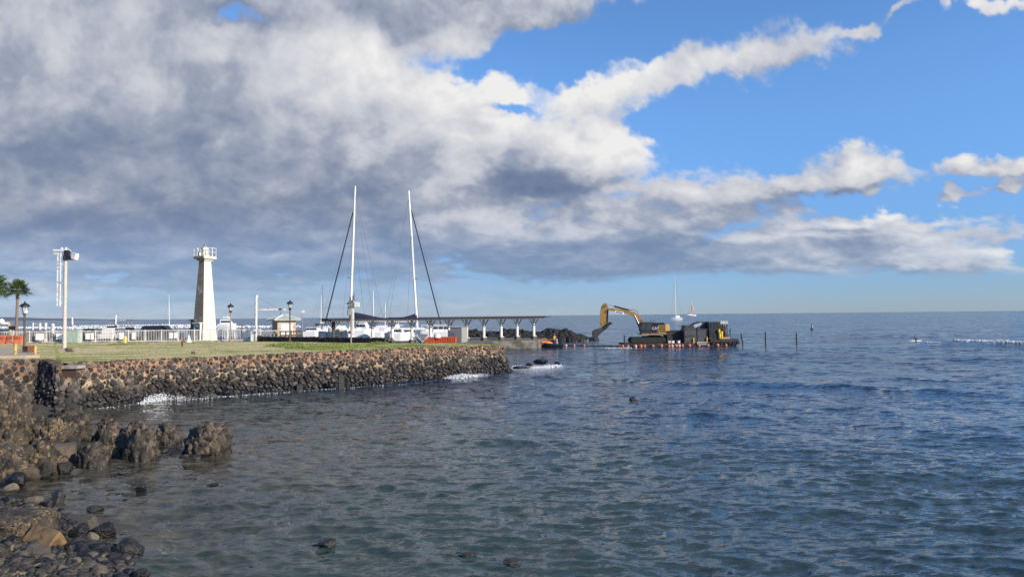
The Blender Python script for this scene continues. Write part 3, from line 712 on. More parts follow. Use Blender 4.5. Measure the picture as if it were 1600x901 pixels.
def rubble_pier(px, py, wpx, hpx, label, seed, tan=.5, m=None, flat=0.0, name='masonry_stub', depth=1.0, size=None):
    c = G(px, py, 0); k = c.y/F; w = wpx*k; h = hpx*k; d = w*.8*depth
    c = Vector((c.x, c.y+d*.35, 0)); r_ = np.random.default_rng(seed)
    root = empty(name, tuple(c), 0, label, 'masonry stub' if name == 'masonry_stub' else 'masonry mass')
    v, f = ICO[6 if w > 1.4 else 5]; v = v.copy()
    n_ = n3(v, 1.5, seed)*(.20 if name == 'masonry_stub' else .26)+n3(v, 3.4, seed+3)*(.16 if name == 'masonry_stub' else .20)
    x, y, z = (v[:, 0], v[:, 1], v[:, 2]); zz = np.clip(z, 0, 1); rr = 1+n_
    taper = 1.08-.34*zz**1.3; fl = np.where(z > 0, np.abs(z)**(.72-.25*flat), -.25*np.abs(z))
    xy = np.hypot(x, y)+1e-6; fat = np.minimum(1, xy*1.05)**.55/xy
    core = np.column_stack([x*fat*w*.46*taper*rr, y*fat*d*.46*taper*rr, fl*h*(1+n_*.6)*.95-.08])
    size = size or min(max(.06*w+.085, .13), .20)*(1 if name == 'masonry_stub' else 1.35)
    area = w*h*3.2; ns = int(area/(size*size)*1.15); idx = r_.choice(len(core), ns*3, replace=False); sd = []
    for i in idx:
        if len(sd) >= ns: break
        if all((core[i]-core[j]) @ (core[i]-core[j]) > (size*.62)**2 for j in sd): sd.append(i)
    sd = core[np.array(sd)]; n = len(sd); tones = np.clip(r_.beta(.8, 2.2, n)*1.2+(sd[:, 2] > h*.6)*.15*tan, 0, 1)
    ds, tn, mo = cell_lump(core, sd, (tones, r_.normal(size=n)*size*.12, r_.normal(size=n)*size*.20), size*.42, size*.13)
    nr = core/(np.linalg.norm(core*np.array([1, 1, .7]), axis=1, keepdims=True)+1e-6)
    fine = n3(core/size, 1.2, seed)*.12*size
    core = core+nr*(ds+fine)[:, None]
    if tan > .75: mo = np.maximum(mo, sstep(n3(core, 2.0, seed+9), .12, .34)*.8)
    mesh_np('masonry', core, f, m or M_PIER, root, True, {'tone': tn, 'mortar': mo*min(1, .25+tan*.7)})
    return root
for _s in (6,): ICO[_s] = ico(_s)
STUBS = [
 (317, 712, 66, 50, 'largest rounded masonry stub farthest out in the water', 21, .6, .4),
 (257, 694, 38, 34, 'small masonry stub in the back row beside the large outer one', 22, .3, .2),
 (216, 721, 46, 60, 'tall lumpy masonry stub in the front row, third from the outer end', 23, .5, .2),
 (206, 690, 34, 32, 'dark stub behind the tall lumpy front one', 24, .1, .2),
 (168, 716, 44, 44, 'tan pitted masonry stub covered in ochre mortar', 25, 1.3, .3),
 (164, 688, 36, 34, 'black stub in the back row nearest the shore', 26, .0, .3),
 (138, 731, 50, 38, 'low dark rubble stub just right of the square concrete block', 27, .2, .1)]
for px, py, w, h, lb, sd, tn, fl in STUBS: rubble_pier(px, py, w, h, lb, sd, tn, None, fl)

# low rock sill joining the two outer stubs
S = Stones(); r_ = np.random.default_rng(77)
for k in range(70):
    px = r_.uniform(226, 330); py = 716-(px-226)*.09+r_.normal()*4; p = G(px, py, 0); s_ = r_.uniform(.12, .34)
    S.add(2, int(r_.integers(0, 14)), (p.x, p.y, -.05+r_.normal()*.03), rotm(r_, .4), (s_*1.3, s_, s_*.6), float(r_.uniform(0, .35)))
tag(S.build('reef_sill', M_PIER), 'low black rubble sill awash between the outer masonry stubs', 'rock sill')

# shore: ground under the rubble, one sheet that falls below the water
def shore_sheet():
    xs = np.linspace(-34, -8, 150); ys = np.linspace(6, 43, 210); gx, gy = np.meshgrid(xs, ys)
    line = np.array([[-60, 903], [235, 901], [215, 868], [150, 820], [70, 792], [20, 765], [0, 758]])
    pts = [G(px, py, 0) for px, py in ((300, 1010), (262, 940), (225, 895), (215, 868), (172, 845), (140, 812), (60, 785), (-60, 770))]
    xe = np.interp(gy, [p.y for p in pts]+[pts[-1].y+.8], [p.x for p in pts]+[-40])
    z = np.clip((xe-gx)*.10, -1.0, .30)
    pile = [G(px, py, 0) for px, py in ((-120, 748), (60, 738), (112, 730), (128, 700), (128, 668), (118, 640))]
    xe2 = np.interp(gy, [p.y for p in pile], [p.x for p in pile], left=-99, right=pile[-1].x)
    yg = sstep(gy, pile[1].y-.3, pile[1].y+.8)
    z2 = np.clip((xe2-gx-.6)*.45, -1, .12)*yg-(1-yg)*1.0+sstep(gx, xe2-1.0, xe2-6)*.9*yg
    z = np.maximum(z, z2)
    z = np.minimum(z, .25)
    z += .10*fbm(gx*1.1, gy*1.1, 4, .55, 4)
    o = mesh_np('shore_ground', np.stack([gx, gy, z], -1).reshape(-1, 3), grid_faces(*gx.shape), ground_mat('shore_soil', 'shore'), None, True)
    tag(o, 'dark wet gravel under the boulders', None, None, 'structure')
shore_sheet()
def pebbles():
    S = Stones(); r_ = np.random.default_rng(61); sg_ = bpy.data.objects['shore_ground']
    for k in range(3000):
        py = 925-abs(r_.normal()*68); px = r_.uniform(-30, 75+(py-790)*1.7 if py > 790 else 60)
        if r_.random() < .28: py = r_.uniform(640, 752); px = r_.uniform(-20, 128)
        p = G(px, py, 0); ok, loc, n_, i_ = sg_.ray_cast(Vector((p.x, p.y, 5)), Vector((0, 0, -1)))
        if not ok or loc.z < -.09: continue
        s_ = r_.uniform(.025, .085)*(1+(r_.random() > .9)*.8)
        S.add(2 if s_ > .07 else 1, int(r_.integers(0, 14)), (p.x, p.y, loc.z+s_*.25), rotm(r_, .6), (s_*1.25, s_, s_*.65), float(r_.beta(1, 2.4)), cuts=5, rough=.1, fine=.02)
    tag(S.build('pebbles', stone_mat('shore_pebble', (.012, .012, .012), (.13, .112, .088), (.26, .20, .12), .35, .12, bump=.01, gloss=.7)), 'small wet pebbles covering the near shore', None, None, 'stuff')
pebbles()

def rock(name, px, py, wpx, hpx, label, seed, m, group=None, cat='boulder', sub=4, xf=0.0, sink=.25, z=0.0, dep=.85, rough=.16, cuts=8, tone=.3, rz=None):
    c = G(px, py, z); k = c.y/F
    w = wpx*k/2; h = hpx*k/(1-sink)/2
    v, f = rock_shape(seed, sub, cuts, rough, .05, xf)
    a = (seed*1.7) % 6.28 if rz is None else rz; M = np.array(Matrix.Rotation(a, 3, 'Z'))
    v = (v @ M.T); v = v/np.abs(v).max(0)*np.array([w, w*dep, h])
    v[:, 2] += h-2*h*sink
    o = mesh_np(name, v, f, m, None, True, {'tone': np.full(len(v), tone)})
    o.location = (c.x, c.y+w*dep*.5, z)
    return tag(o, label, cat, group)

# ledge of rubble left of the stubs: stacked rocks, each on its own
LG = 'rubble rocks heaped below the wall at the left edge'
for px, py, w, h, lb, sd, tn, fl in ((-2, 705, 70, 90, 'tall tan eroded masonry mass at the left edge below the wall', 41, 1.2, .3), (50, 742, 60, 50, 'brown lumpy masonry mass at the waterline near the left edge', 42, .9, .3),
      (4, 752, 52, 52, 'grey brown masonry mass cut by the left edge at the waterline', 43, .8, .3), (72, 702, 58, 46, 'pitted ochre masonry mass in the middle of the rubble heap', 44, 1.0, .3),
      (108, 690, 46, 40, 'dark broken masonry mass just left of the row of stubs', 45, .2, .3), (96, 664, 56, 26, 'black rubble mass under the sea wall at the left', 46, .1, .3)):
    rubble_pier(px, py, w, h, lb, sd, tn, M_LEDGE if tn > .5 else None, fl, 'masonry_mass')
r_ = random.Random(5)
def rub_label(px, py, what, named):
    n = min(named, key=lambda n: abs(n[0]-px)+1.4*abs(n[1]-py)); dx, dy = px-n[0], py-n[1]
    return what+' '+(('right of' if dx > 0 else 'left of') if abs(dx) > abs(dy)*1.3 else ('just below' if dy > 0 else 'just above'))+' the '+n[2]
for k in range(110):
    py = r_.uniform(637, 745); t_ = (py-640)/100
    px = r_.uniform(-20, 128-8*t_+r_.uniform(-6, 4))
    hz = .60-.55*t_-.003*max(px-40, 0)*(1-t_); hz = max(.0, hz*(1 if px < 95 else .6))+r_.uniform(-.1, .1)
    w = r_.uniform(15, 32)*(1+.2*t_)
    tn = r_.betavariate(1.3, 2.0)+(.25 if px < 40 else 0)
    c = 'dark' if px > 85 or py < 660 else 'tan'
    NR = [(12, 660, 'tall tan masonry mass'), (50, 720, 'brown lumpy masonry mass'), (4, 728, 'grey brown edge mass'), (72, 682, 'pitted ochre mass'), (108, 672, 'dark broken mass by the stubs'), (92, 650, 'black rubble mass'), (100, 712, 'square concrete block'), (62, 600, 'dark shaded buttress')]
    lb = ('small ' if w < 20 else 'big ' if w > 29 else '')+('pale ' if tn > .75 else 'dark ' if tn < .3 else '')+('lava' if c == 'dark' else 'tan brown')+' rock'
    lb = rub_label(px, py, lb, NR)
    q = G(px, py+hz*F/30*.0, 0)
    o = rock('rubble_rock', px, py+ (hz*F/ (HC*F/(py-500))), w, w*r_.uniform(.6, .95), lb, 400+k, M_LEDGE if c == 'tan' else M_PIER, {'dark': 'dark lava rocks heaped below the wall', 'tan': LG}[c], 'rock', 4, .07, .22, 0, .85, .2, 9, min(tn, 1) if c == 'tan' else tn*.45)
    d_ = G(px, py, 0).y; o.location = (X(px, d_, hz), d_-.35, 0)
    zc = Z(px, py, d_); o.location.z = max(zc, -.1)
def block(name, px0, px1, py_top, py_bot, z0, label, dep=1.0, rz=0.0, m=None, cat='concrete block', tilt=None):
    c = G((px0+px1)/2, py_bot, z0); k = c.y/F; w = (px1-px0)*k; h = (py_bot-py_top)*k
    mb = MB().box((0, dep/2, h/2), (w, dep, h), 0, tilt, bev=.03)
    o = mb.build(name, m or M_CONC2, None, False); o.location = (c.x, c.y, z0); o.rotation_euler = (0, 0, rz)
    return tag(o, label, cat)
bk_ = block('concrete_block', 82, 114, 697, 727, -.02, 'square weathered concrete block with a shaded face left of the stubs', .8, R(28), mat('block_brown_shaded', (.13, .105, .075), .85, var=.4, scale=4, bump=.02))  # base colour darkened to carry the shade of the block's face
# rough masonry block, lower left
root = empty('masonry_block', tuple(G(28, 848, .0)), 0, 'rough flat-topped block of cemented pebbles at the lower left edge', 'masonry block')
c = G(28, 850, 0); kk = c.y/F
v, f = ICO[6]; v = v.copy(); vv = np.sign(v)*np.abs(v)**.42; vv = vv/np.abs(vv).max(0)
nn = n3(v, 2.5, 3)*.10
vv = vv*(1+nn)[:, None]*np.array([40*kk, .75, 26*kk]); r_ = np.random.default_rng(4); sd = vv[r_.choice(len(vv), 900, replace=False)]
ds, tn, mo = cell_lump(vv, sd, (r_.beta(1, 2, 900), r_.normal(size=900)*.006, r_.normal(size=900)*.012), .022, .010)
vv = vv+v*ds[:, None]; vv[:, 2] += 20*kk
o = mesh_np('conglomerate', vv, f, M_LEDGE, root, True, {'tone': tn, 'mortar': mo})
# brown concrete wedge block with a pointed end
c = G(78, 862, 0); kk = c.y/F
mb = MB(); L_ = 62*kk; r1 = 19*kk
prof = [(-r1*1.0, 0), (r1*1.0, 0), (r1*.9, r1*.5), (r1*.05, r1*1.75), (-r1*.95, r1*.55)]
mb.prism([(0, p[0], p[1]) for p in prof], (L_, 0, 0))
bm = bmesh.new(); me = bpy.data.meshes.new('t'); me.from_pydata(mb.v, [], mb.f); bm.from_mesh(me); bmesh.ops.bevel(bm, geom=bm.edges[:], offset=.015, segments=1, affect='EDGES')
bmesh.ops.subdivide_edges(bm, edges=bm.edges[:], cuts=3, use_grid_fill=True)
for q in bm.verts: q.co += Vector((1, 1, 1))*mnoise.noise(q.co*5)*.015
bmesh.ops.recalc_face_normals(bm, faces=bm.faces); bm.to_mesh(me); bm.free()
o = link('wedge_block', me, mat('brown_block', (.23, .145, .065), .8, var=.3, scale=5, bump=.02, bscale=25, dirt=((.10, .06, .03), .5, 4)))
o.location = (c.x-L_*.55, c.y+.1, .12); o.rotation_euler = (R(-4), R(4), R(-24))
tag(o, 'brown wedge-shaped concrete block with a pointed end lying among black boulders', 'concrete block')

# boulders on the near shore
SG = 'wet black boulders at the lower left shore'
NB = [ # px, py(base), w, h, label, mat, tone
 (195, 871, 46, 28, 'large rounded wet boulder standing farthest out at the lower left shore', M_BOULD, .5),
 (118, 843, 34, 26, 'smooth black boulder right of the brown wedge block', M_BOULD, .25),
 (140, 835, 26, 26, 'upright grey boulder at the top of the near boulder cluster', M_BOULD2, .15),
 (158, 842, 34, 24, 'split dark boulder at the right of the near boulder cluster', M_BOULD, .35),
 (141, 848, 20, 16, 'pale grey rock between the darker near boulders', M_BOULD2, .9),
 (152, 868, 42, 22, 'broad black boulder below the pale grey rock', M_BOULD, .2),
 (145, 873, 26, 16, 'small shiny boulder in front of the broad black one', M_BOULD, .15),
 (122, 858, 26, 22, 'striped dark boulder touching the pointed end of the wedge block', M_BOULD, .4),
 (108, 870, 34, 24, 'wet black boulder below the wedge block tip', M_BOULD, .2),
 (132, 884, 52, 22, 'long low wet boulder near the bottom edge', M_BOULD, .2),
 (48, 886, 46, 34, 'brownish grey boulder in front of the wedge block', M_BOULD2, .2),
 (20, 900, 50, 30, 'wet boulder in the bottom left corner', M_BOULD, .3),
 (60, 898, 46, 24, 'flat black boulder near the bottom left corner', M_BOULD, .1),
 (85, 878, 40, 24, 'dark boulder with a ruddy patch right under the wedge block', M_BOULD, .45),
 (15, 872, 36, 34, 'black boulder at the left edge under the pebble block', M_BOULD, .15),
 (90, 828, 16, 12, 'small boulder peeping over the wedge block', M_BOULD, .1),
 (86, 784, 22, 18, 'round pitted rock in the shallows above the wedge block', M_BOULD, .6),
 (70, 792, 24, 12, 'flat wet rock beside the round pitted rock', M_BOULD, .4),
 (94, 799, 12, 6, 'tiny rock in the shallows right of the flat wet rock', M_BOULD, .2),
 (96, 811, 16, 9, 'tiny glistening rock in the shallows above the cluster', M_BOULD, .5),
 (143, 799, 30, 8, 'low flat rock barely out of the water', M_BOULD, .5),
 (218, 767, 17, 10, 'lone small dark rock in the bay right of the shore', M_BOULD, .4),
 (20, 762, 34, 24, 'black boulder at the left edge of the shallows', M_BOULD, .15),
 (13, 771, 24, 16, 'pale speckled rock at the left edge of the shallows', M_BOULD2, .9),
 (10, 790, 32, 20, 'grey black boulder at the left edge above the pebble block', M_BOULD, .3),
 (28, 789, 14, 14, 'small round black boulder beside the grey black one', M_BOULD, .1),
 (48, 792, 28, 16, 'brown flat rock above the pebble block', M_BOULD2, .5),
 (34, 798, 16, 12, 'black pebble sized boulder over the pebble block', M_BOULD, .1),
 (54, 800, 16, 10, 'small dark rock at the upper right of the pebble block', M_BOULD, .2),
 (218, 903, 24, 14, 'small wet rock at the bottom edge, farthest right on the shore', M_BOULD, .3),
 (512, 853, 34, 10, 'weedy rock awash in the middle of the bay near the bottom', M_BOULD, .6),
 (732, 868, 30, 5, 'flat rock awash at the bottom centre of the bay', M_BOULD, .6),
 (800, 880, 34, 6, 'brown reef patch awash right of the bottom centre', M_BOULD, .7),
 (331, 759, 20, 5, 'thin dark rock awash right of the lone small rock', M_BOULD, .3),
 (990, 627, 18, 7, 'small black rock awash in open water below the excavator', M_BOULD, .2),
 (352, 617, 16, 14, 'black rock standing at the foot of the sea wall near its middle', M_BOULD, .2),
 (846, 569, 26, 11, 'humped black rock in white foam off the end of the sea wall', M_BOULD, .1),
 (870, 569, 10, 5, 'small black rock just right of the humped one off the wall end', M_BOULD, .1),
 (815, 577, 32, 6, 'flat black rock awash at the tip of the sea wall', M_BOULD, .1),
 (828, 571, 14, 5, 'narrow black rock in the foam left of the humped one', M_BOULD, .1)]
for k, (px, py, w, h, lb, m_, tn) in enumerate(NB):
    rock('boulder', px, py, w, h, lb, 500+k, m_, None, 'boulder', 5 if w > 24 and py > 800 else 4, .07, .25, 0.0, .85, .17, 9, tn)
r_ = random.Random(8)
NAMED = [(q[0], q[1]-q[3]*.4, q[4]) for q in NB if q[1] > 750 and q[0] < 260]+[(78, 852, 'brown wedge block'), (28, 830, 'rough pebble block')]
SHORT = {}
for q in NB:
    SHORT[q[4]] = ' '.join(q[4].split()[:9])
used_lb = {}
def near_label(px, py, what, named, i=None):
    j = min(range(len(named)), key=lambda k: abs(named[k][0]-px)+1.4*abs(named[k][1]-py)); n = named[j]
    dx, dy = px-n[0], py-n[1]; side = ('right of' if dx > 0 else 'left of') if abs(dx) > abs(dy)*1.3 else ('below' if dy > 0 else 'above')
    return what+' '+side+' the '+n[2]
ST = ['outermost wet boulder', 'smooth black boulder', 'upright grey boulder', 'split dark boulder', 'pale grey rock', 'broad black boulder', 'small shiny boulder', 'striped dark boulder', 'wet boulder below the wedge tip', 'long low wet boulder', 'brownish grey boulder', 'bottom left corner boulder', 'flat black boulder', 'ruddy patched boulder', 'black left edge boulder', 'small boulder over the wedge block']
NM = [(q[0], q[1]-q[3]*.4, st) for q, st in zip(NB, ST)]+[(78, 852, 'brown wedge block'), (28, 830, 'rough pebble block')]
for k in range(150):
    py = 912-abs(r_.gauss(0, 42)); px = r_.uniform(-20, 60+ (py-800)*1.55 if py > 800 else 70)
    if py < 812 and px > 60: continue
    w = r_.choice([r_.uniform(10, 20), r_.uniform(18, 36)])*(1 if py > 840 else .6); hgt = r_.uniform(.5, .75); tn = r_.betavariate(1, 3)
    if px < -4 or py > 903: ds = 'stone at the picture edge'
    else: ds = ('flat ' if hgt < .58 else 'round ' if hgt > .68 else '')+('small ' if w < 15 else 'larger ' if w > 20 else '')+('brownish' if tn > .35 else 'black')+' stone'
    rock('boulder', px, py+4, w, w*hgt, near_label(px, py, ds, NM), 700+k, M_BOULD if tn < .32 else M_BOULD2, 'small wet black stones on the near shore', 'boulder', 3, .06, .35, .0, .85, .14, 6, tn)
# dark stumps at the foot of the wall
M_STUMP = mat('wet_stump', (.035, .032, .03), .5, var=.4, scale=6, bump=.03, bscale=10)
for px, py, w, h, lb in ((468, 608, 9, 8, 'short black stump sticking out of the water at the foot of the wall'), (533, 606.5, 9, 21, 'tall dark square stump at the foot of the wall')):
    c = G(px, py, 0); kk = c.y/F
    mb = MB().box((0, 0, h*kk/2-.1), (w*kk, w*kk*1.2, h*kk+.2), R(20), None, .03)
    mb.box((w*kk*.9, .1, h*kk*.35), (w*kk*.7, w*kk*.7, h*kk*.8), R(-12), None, .03)
    o = mb.build('stump', M_STUMP); o.location = c; tag(o, lb, 'stump')
# brown gate in the opening of the wall and the slab over it
d_ = d3+.95
for nm, x0, x1, y0, y1, dd, dep, m_, lb, ct_ in (('gate_panel', 93, 119, 576, 591, d_, .12, mat('brown_gate', (.085, .05, .032), .8, var=.3, scale=3), 'brown panel closing the gap in the sea wall at the left', 'gate panel'),
                                   ('concrete_slab', 92, 119.5, 571.5, 576.5, d_-.15, .9, M_CONC, 'pale concrete slab lying over the brown panel in the wall gap', 'slab')):
    xa, xb = X(x0, dd, 2), X(x1, dd, 2); za, zb = Z(x0, y1, dd), Z(x0, y0, dd)
    o = MB().box(((xa+xb)/2, dd+dep/2, (za+zb)/2), (xb-xa, dep, zb-za), 0, None, .015).build(nm, m_); tag(o, lb, ct_)

# ================================================================ things on land
M_WHITE = mat('white_paint', (.78, .77, .73), .5, var=.12, scale=2, dirt=((.42, .36, .28), .35, 3))
M_WHITE2 = mat('white_gelcoat', (.82, .82, .80), .28, var=.06, scale=1)
M_BLACK = mat('black_paint', (.02, .02, .022), .45, var=.3)
M_GREY = mat('grey_metal', (.26, .27, .28), .5, .3, var=.2)
M_STEEL = mat('galvanised_steel', (.45, .46, .47), .4, .6, var=.2)
M_GLASS = mat('dark_glass', (.02, .025, .03), .08, var=.1)
M_TYRE = mat('tyre_rubber', (.02, .02, .02), .85)
M_WOOD = mat('weathered_wood', (.20, .13, .08), .85, var=.4, scale=4, bump=.01)
M_YEL = mat('yellow_paint', (.62, .40, .06), .55, var=.25, scale=6, dirt=((.25, .16, .06), .5, 5))
M_ORANGE = mat('orange_plastic', (.75, .10, .02), .5, var=.25, scale=3, dirt=((.35, .10, .05), .3, 4))
M_LAMPG = mat('lamp_glass', (.55, .57, .58), .15)
M_POLE = mat('pole_cream', (.55, .50, .42), .6, var=.2, scale=5, dirt=((.30, .20, .12), .15, 2.5))

# ---- lighthouse: tapered four sided concrete tower
def lighthouse():
    px, d = 319.5, 91.5; zb = 2.40
    k = d/F; cx = X(px, d, zb)
    root = empty('lighthouse', (cx, d, zb), 0, 'white tapered concrete lighthouse with a railed gallery behind the white railing', 'lighthouse')
    rot = R(-26)
    Hs = Z(px, 404, d)-zb; wb = 2.25; wt = 1.02
    M_T = bpy.data.materials.new('tower_concrete'); M_T.use_nodes = True; t = M_T.node_tree; b = t.nodes['Principled BSDF']
    geo = t.nodes.new('ShaderNodeNewGeometry'); pos = geo.outputs['Position']
    n1 = noi(t, pos, 1.1, 6, .7); n2 = noi(t, vm(t, 'MULTIPLY', pos, (1, 1, .18)), 3.5, 5, .7)
    c = mixc(t, n1.outputs['Fac'], (.64, .58, .46), (.82, .76, .64))
    c = mixc(t, mrange(t, n2.outputs['Fac'], .60, .72, 0, .55), c, (.30, .22, .15))
    # shade of the tower's left side put into the colour, as patchy rusty brown
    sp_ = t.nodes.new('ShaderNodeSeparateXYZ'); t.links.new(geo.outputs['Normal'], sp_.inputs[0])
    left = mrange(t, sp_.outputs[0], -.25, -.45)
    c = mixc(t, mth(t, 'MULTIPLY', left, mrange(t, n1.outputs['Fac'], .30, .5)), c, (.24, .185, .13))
    t.links.new(c, b.inputs['Base Color']); b.inputs['Roughness'].default_value = .85
    rings = []
    for i in range(9):
        f = i/8; w = (wb+(wt-wb)*f)/2; z = Hs*f; ch = w*.10
        rr = []
        for sx, sy in ((-1, -1), (1, -1), (1, 1), (-1, 1)):
            a = [(sx*(w-ch), sy*w), (sx*w, sy*(w-ch))]
            if sx*sy < 0: a = a[::-1]
            rr += [(p[0], p[1], z) for p in (a if sx*sy > 0 else a)]
        # order counter clockwise
        rr.sort(key=lambda p: math.atan2(p[1], p[0])); rings.append(rr)
    mb = MB().loft(rings); mb.xf(Matrix.Rotation(rot, 4, 'Z')); mb.build('tower', M_T, root)
    def P3(x, y, z): return Matrix.Rotation(rot, 4, 'Z') @ Vector((x, y, z))
    g = MB().box((0, 0, Hs+.10), (2.0, 2.0, .34), 0, None, .05); g.box((0, 0, Hs-.18), (1.4, 1.4, .2)); g.xf(Matrix.Rotation(rot, 4, 'Z')); g.build('gallery', M_T, root)
    zg = Hs+.28
    r = MB()
    for i in range(4):
        a = P3(*[(-.93, -.93), (.93, -.93), (.93, .93), (-.93, .93)][i], zg); b_ = P3(*[(.93, -.93), (.93, .93), (-.93, .93), (-.93, -.93)][i], zg)
        for h in (.55, 1.08): r.cyl(a+Vector((0, 0, h)), b_+Vector((0, 0, h)), .035, n=6)
        for k_ in range(3):
            p = a.lerp(b_, k_/3); r.cyl(p, p+Vector((0, 0, 1.1)), .035, n=6)
    r.build('railing', M_WHITE, root)
    r = MB().lathe((0, 0, zg), [(.44, 0), (.44, 1.0), (.40, 1.08), (.15, 1.25)], 12); r.box(P3(-.35, -.6, .25)+Vector((0, 0, zg)), (.35, .3, .45), rot); r.build('lamp_room', M_T, root, True)
    r = MB().lathe((0, 0, zg+1.2), [(.10, 0), (.17, .08), (.17, .3), (.10, .42), (.03, .5)], 10); r.build('beacon', M_GREY, root, True)
    # door in the front face, with a hood, and the low porch on the left face
    dr = MB().box((.12, -wb/2-.0, 1.15), (.85, .22, 2.0)); dr.xf(Matrix.Rotation(rot, 4, 'Z')); dd = dr.build('door', mat('door_cream', (.62, .56, .44), .7), root)
    q = MB().box((.12, -wb/2-.13, 1.05), (.62, .05, .5)).box((.12, -wb/2-.13, 1.62), (.62, .05, .22)); q.xf(Matrix.Rotation(rot, 4, 'Z')); q.build('door_panel', mat('dull_brown', (.12, .09, .07), .7), dd)
    h = MB().box((.12, -wb/2-.06, 2.25), (1.35, .6, .16)); h.box((-.40, -wb/2-.0, 1.1), (.12, .3, 2.2)).box((.64, -wb/2-.0, 1.1), (.12, .3, 2.2)); h.xf(Matrix.Rotation(rot, 4, 'Z')); h.build('door_frame', M_WHITE, root)
    po = MB().box((-wb/2-.02, 0, 1.3), (.7, 1.9, 2.6), 0, None, .04).box((-wb/2-.05, 0, 2.66), (.9, 2.1, .14)); po.xf(Matrix.Rotation(rot, 4, 'Z')); po.build('porch', mat('rusty_side', (.13, .095, .065), .85, var=.4), root)
lighthouse()

# ---- white pipe railing with bars along the parking lot
def railing():
    d0, d1 = 84.0, 81.0; x0, x1 = X(-60, d0, 2.4), X(408, 83.6, 2.4); n = 18
    root = empty('white_railing', ((x0+x1)/2, 84, 2.45), 0, 'long white bar railing between the lawn and the parking lot', 'railing'); rl = root.location
    P_ = lambda f, z, dy=0: Vector((x0+(x1-x0)*f-rl.x, (84.2-.8*f*f)+dy-rl.y, z-rl.z))
    zt, zb = 3.90, 2.62
    for i in range(n+1):
        f = i/n; mb = MB().box(P_(f, (2.42+zt)/2+.03), (.11, .11, zt-2.42+.06), 0, None, .01); mb.build('post', M_WHITE, root)
    for nm, z, h in (('top_rail', zt-.04, .10), ('bottom_rail', zb, .09), ('kerb', 2.48, .13)):
        mb = MB()
        for i in range(n): a, b = P_(i/n, z), P_((i+1)/n, z); mb.box((a+b)/2+Vector((0, 0.0 if nm != 'kerb' else -.12, 0)), ((b-a).length+(.0 if nm == 'kerb' else -.12), .07 if nm != 'kerb' else .2, h), math.atan2((b-a).y, (b-a).x))
        mb.build(nm, M_WHITE if nm != 'kerb' else M_CONC2, root)
    for i in range(n):
        mb = MB(); m_ = 10
        for k in range(1, m_):
            f = (i+k/m_)/n; mb.box(P_(f, (zb+zt-.08)/2), (.032, .032, zt-zb-.14))
        mb.build('bars', M_WHITE, root)
railing()
rr_ = random.Random(3)
for k, (px, w, h, tall) in enumerate(((62, 1.0, .8, 0), (93, .8, .7, 0), (137, .55, .75, 0), (144, .35, .8, 0), (190, .6, .85, 0), (209, .5, .85, 0), (267, .45, .7, 0), (274.5, .42, .7, 0), (354, .55, .9, 0), (367, .35, .9, 0), (385, .35, .9, 0), (396, .5, 1.0, 0))):
    d = 83.75; z = 3.25; x = X(px, d, z)
    lb = ['wide white notice board tied to the railing beside the orange barrier', 'white board on the railing left of the tall cream pole', 'white board on the railing right of the green cabinet', 'narrow white board next to the first one right of the green cabinet', 'white board on the railing in front of the white pickup', 'white board on the railing beside the yellow hydrant',
          'left one of two small white boards under the black van', 'right one of two small white boards under the black van', 'white board on the railing left of the middle street lamp', 'narrow white board just right of the middle street lamp', 'narrow white board on the railing midway to the hut', 'white board at the right end of the railing'][k]
    mb = MB().box((0, 0, 0), (w, .03, h), 0, None, .008); mb.cyl((-w*.3, .03, h*.42), (-w*.3, .10, h*.42), .02, n=5).cyl((w*.3, .03, h*.42), (w*.3, .10, h*.42), .02, n=5)
    o = mb.build('notice_board', M_WHITE2); o.location = (x, d, z); tag(o, lb, 'notice board')

# ---- street lamps: black lantern on a post
def street_lamp(px, py_base, py_top, d, label, pole_m, zb=2.47, s=1.0):
    x = X(px, d, zb); root = empty('street_lamp', (x, d, zb), 0, label, 'street lamp', 'lantern street lamps along the park'); H = Z(px, py_top, d)-zb
    hl = 1.15*s; hp = H-hl
    MB().lathe((0, 0, 0), [(.13*s, 0), (.13*s, .3), (.085*s, .34), (.075*s, hp-.1), (.10*s, hp-.08), (.10*s, hp)], 10).build('pole', pole_m, root, True)
    MB().lathe((0, 0, hp), [(.10*s, 0), (.19*s, .08*s), (.14*s, .16*s), (.16*s, .24*s)], 10).build('lantern_base', M_BLACK, root, True)
    MB().lathe((0, 0, hp+.24*s), [(.15*s, 0), (.25*s, .42*s)], 8).build('lantern_glass', M_LAMPG, root)
    MB().lathe((0, 0, hp+.66*s), [(.40*s, 0), (.40*s, .04*s), (.28*s, .22*s), (.10*s, .30*s), (.06*s, .40*s), (.02*s, .48*s)], 10).build('lantern_cap', M_BLACK, root, True)
    cg = MB()
    for k in range(4):
        a = math.pi/4+k*math.pi/2; cg.cyl((.15*s*math.cos(a), .15*s*math.sin(a), hp+.24*s), (.26*s*math.cos(a), .26*s*math.sin(a), hp+.67*s), .018*s, n=4)
    cg.build('lantern_frame', M_BLACK, root)
    return root
M_DKPOLE = mat('brown_pole', (.10, .075, .055), .7, var=.3, scale=4)
M_TANPOLE = mat('tan_pole', (.30, .26, .21), .7, var=.3, scale=4)
l1 = street_lamp(37.5, 553, 470, 54, 'brown street lamp at the left edge beside the yellow bollards', M_DKPOLE, 2.55, .9)
MB().box((.10, -.05, Z(37.5, 487, 54)-2.55), (.22, .2, .28), 0, None, .03).build('camera', M_WHITE, l1)
street_lamp(360, 530, 473, 82.6, 'pale grey street lamp in the middle of the white railing', M_TANPOLE)
street_lamp(453, 536, 468, 79.5, 'dark street lamp in front of the green roofed hut', M_DKPOLE)

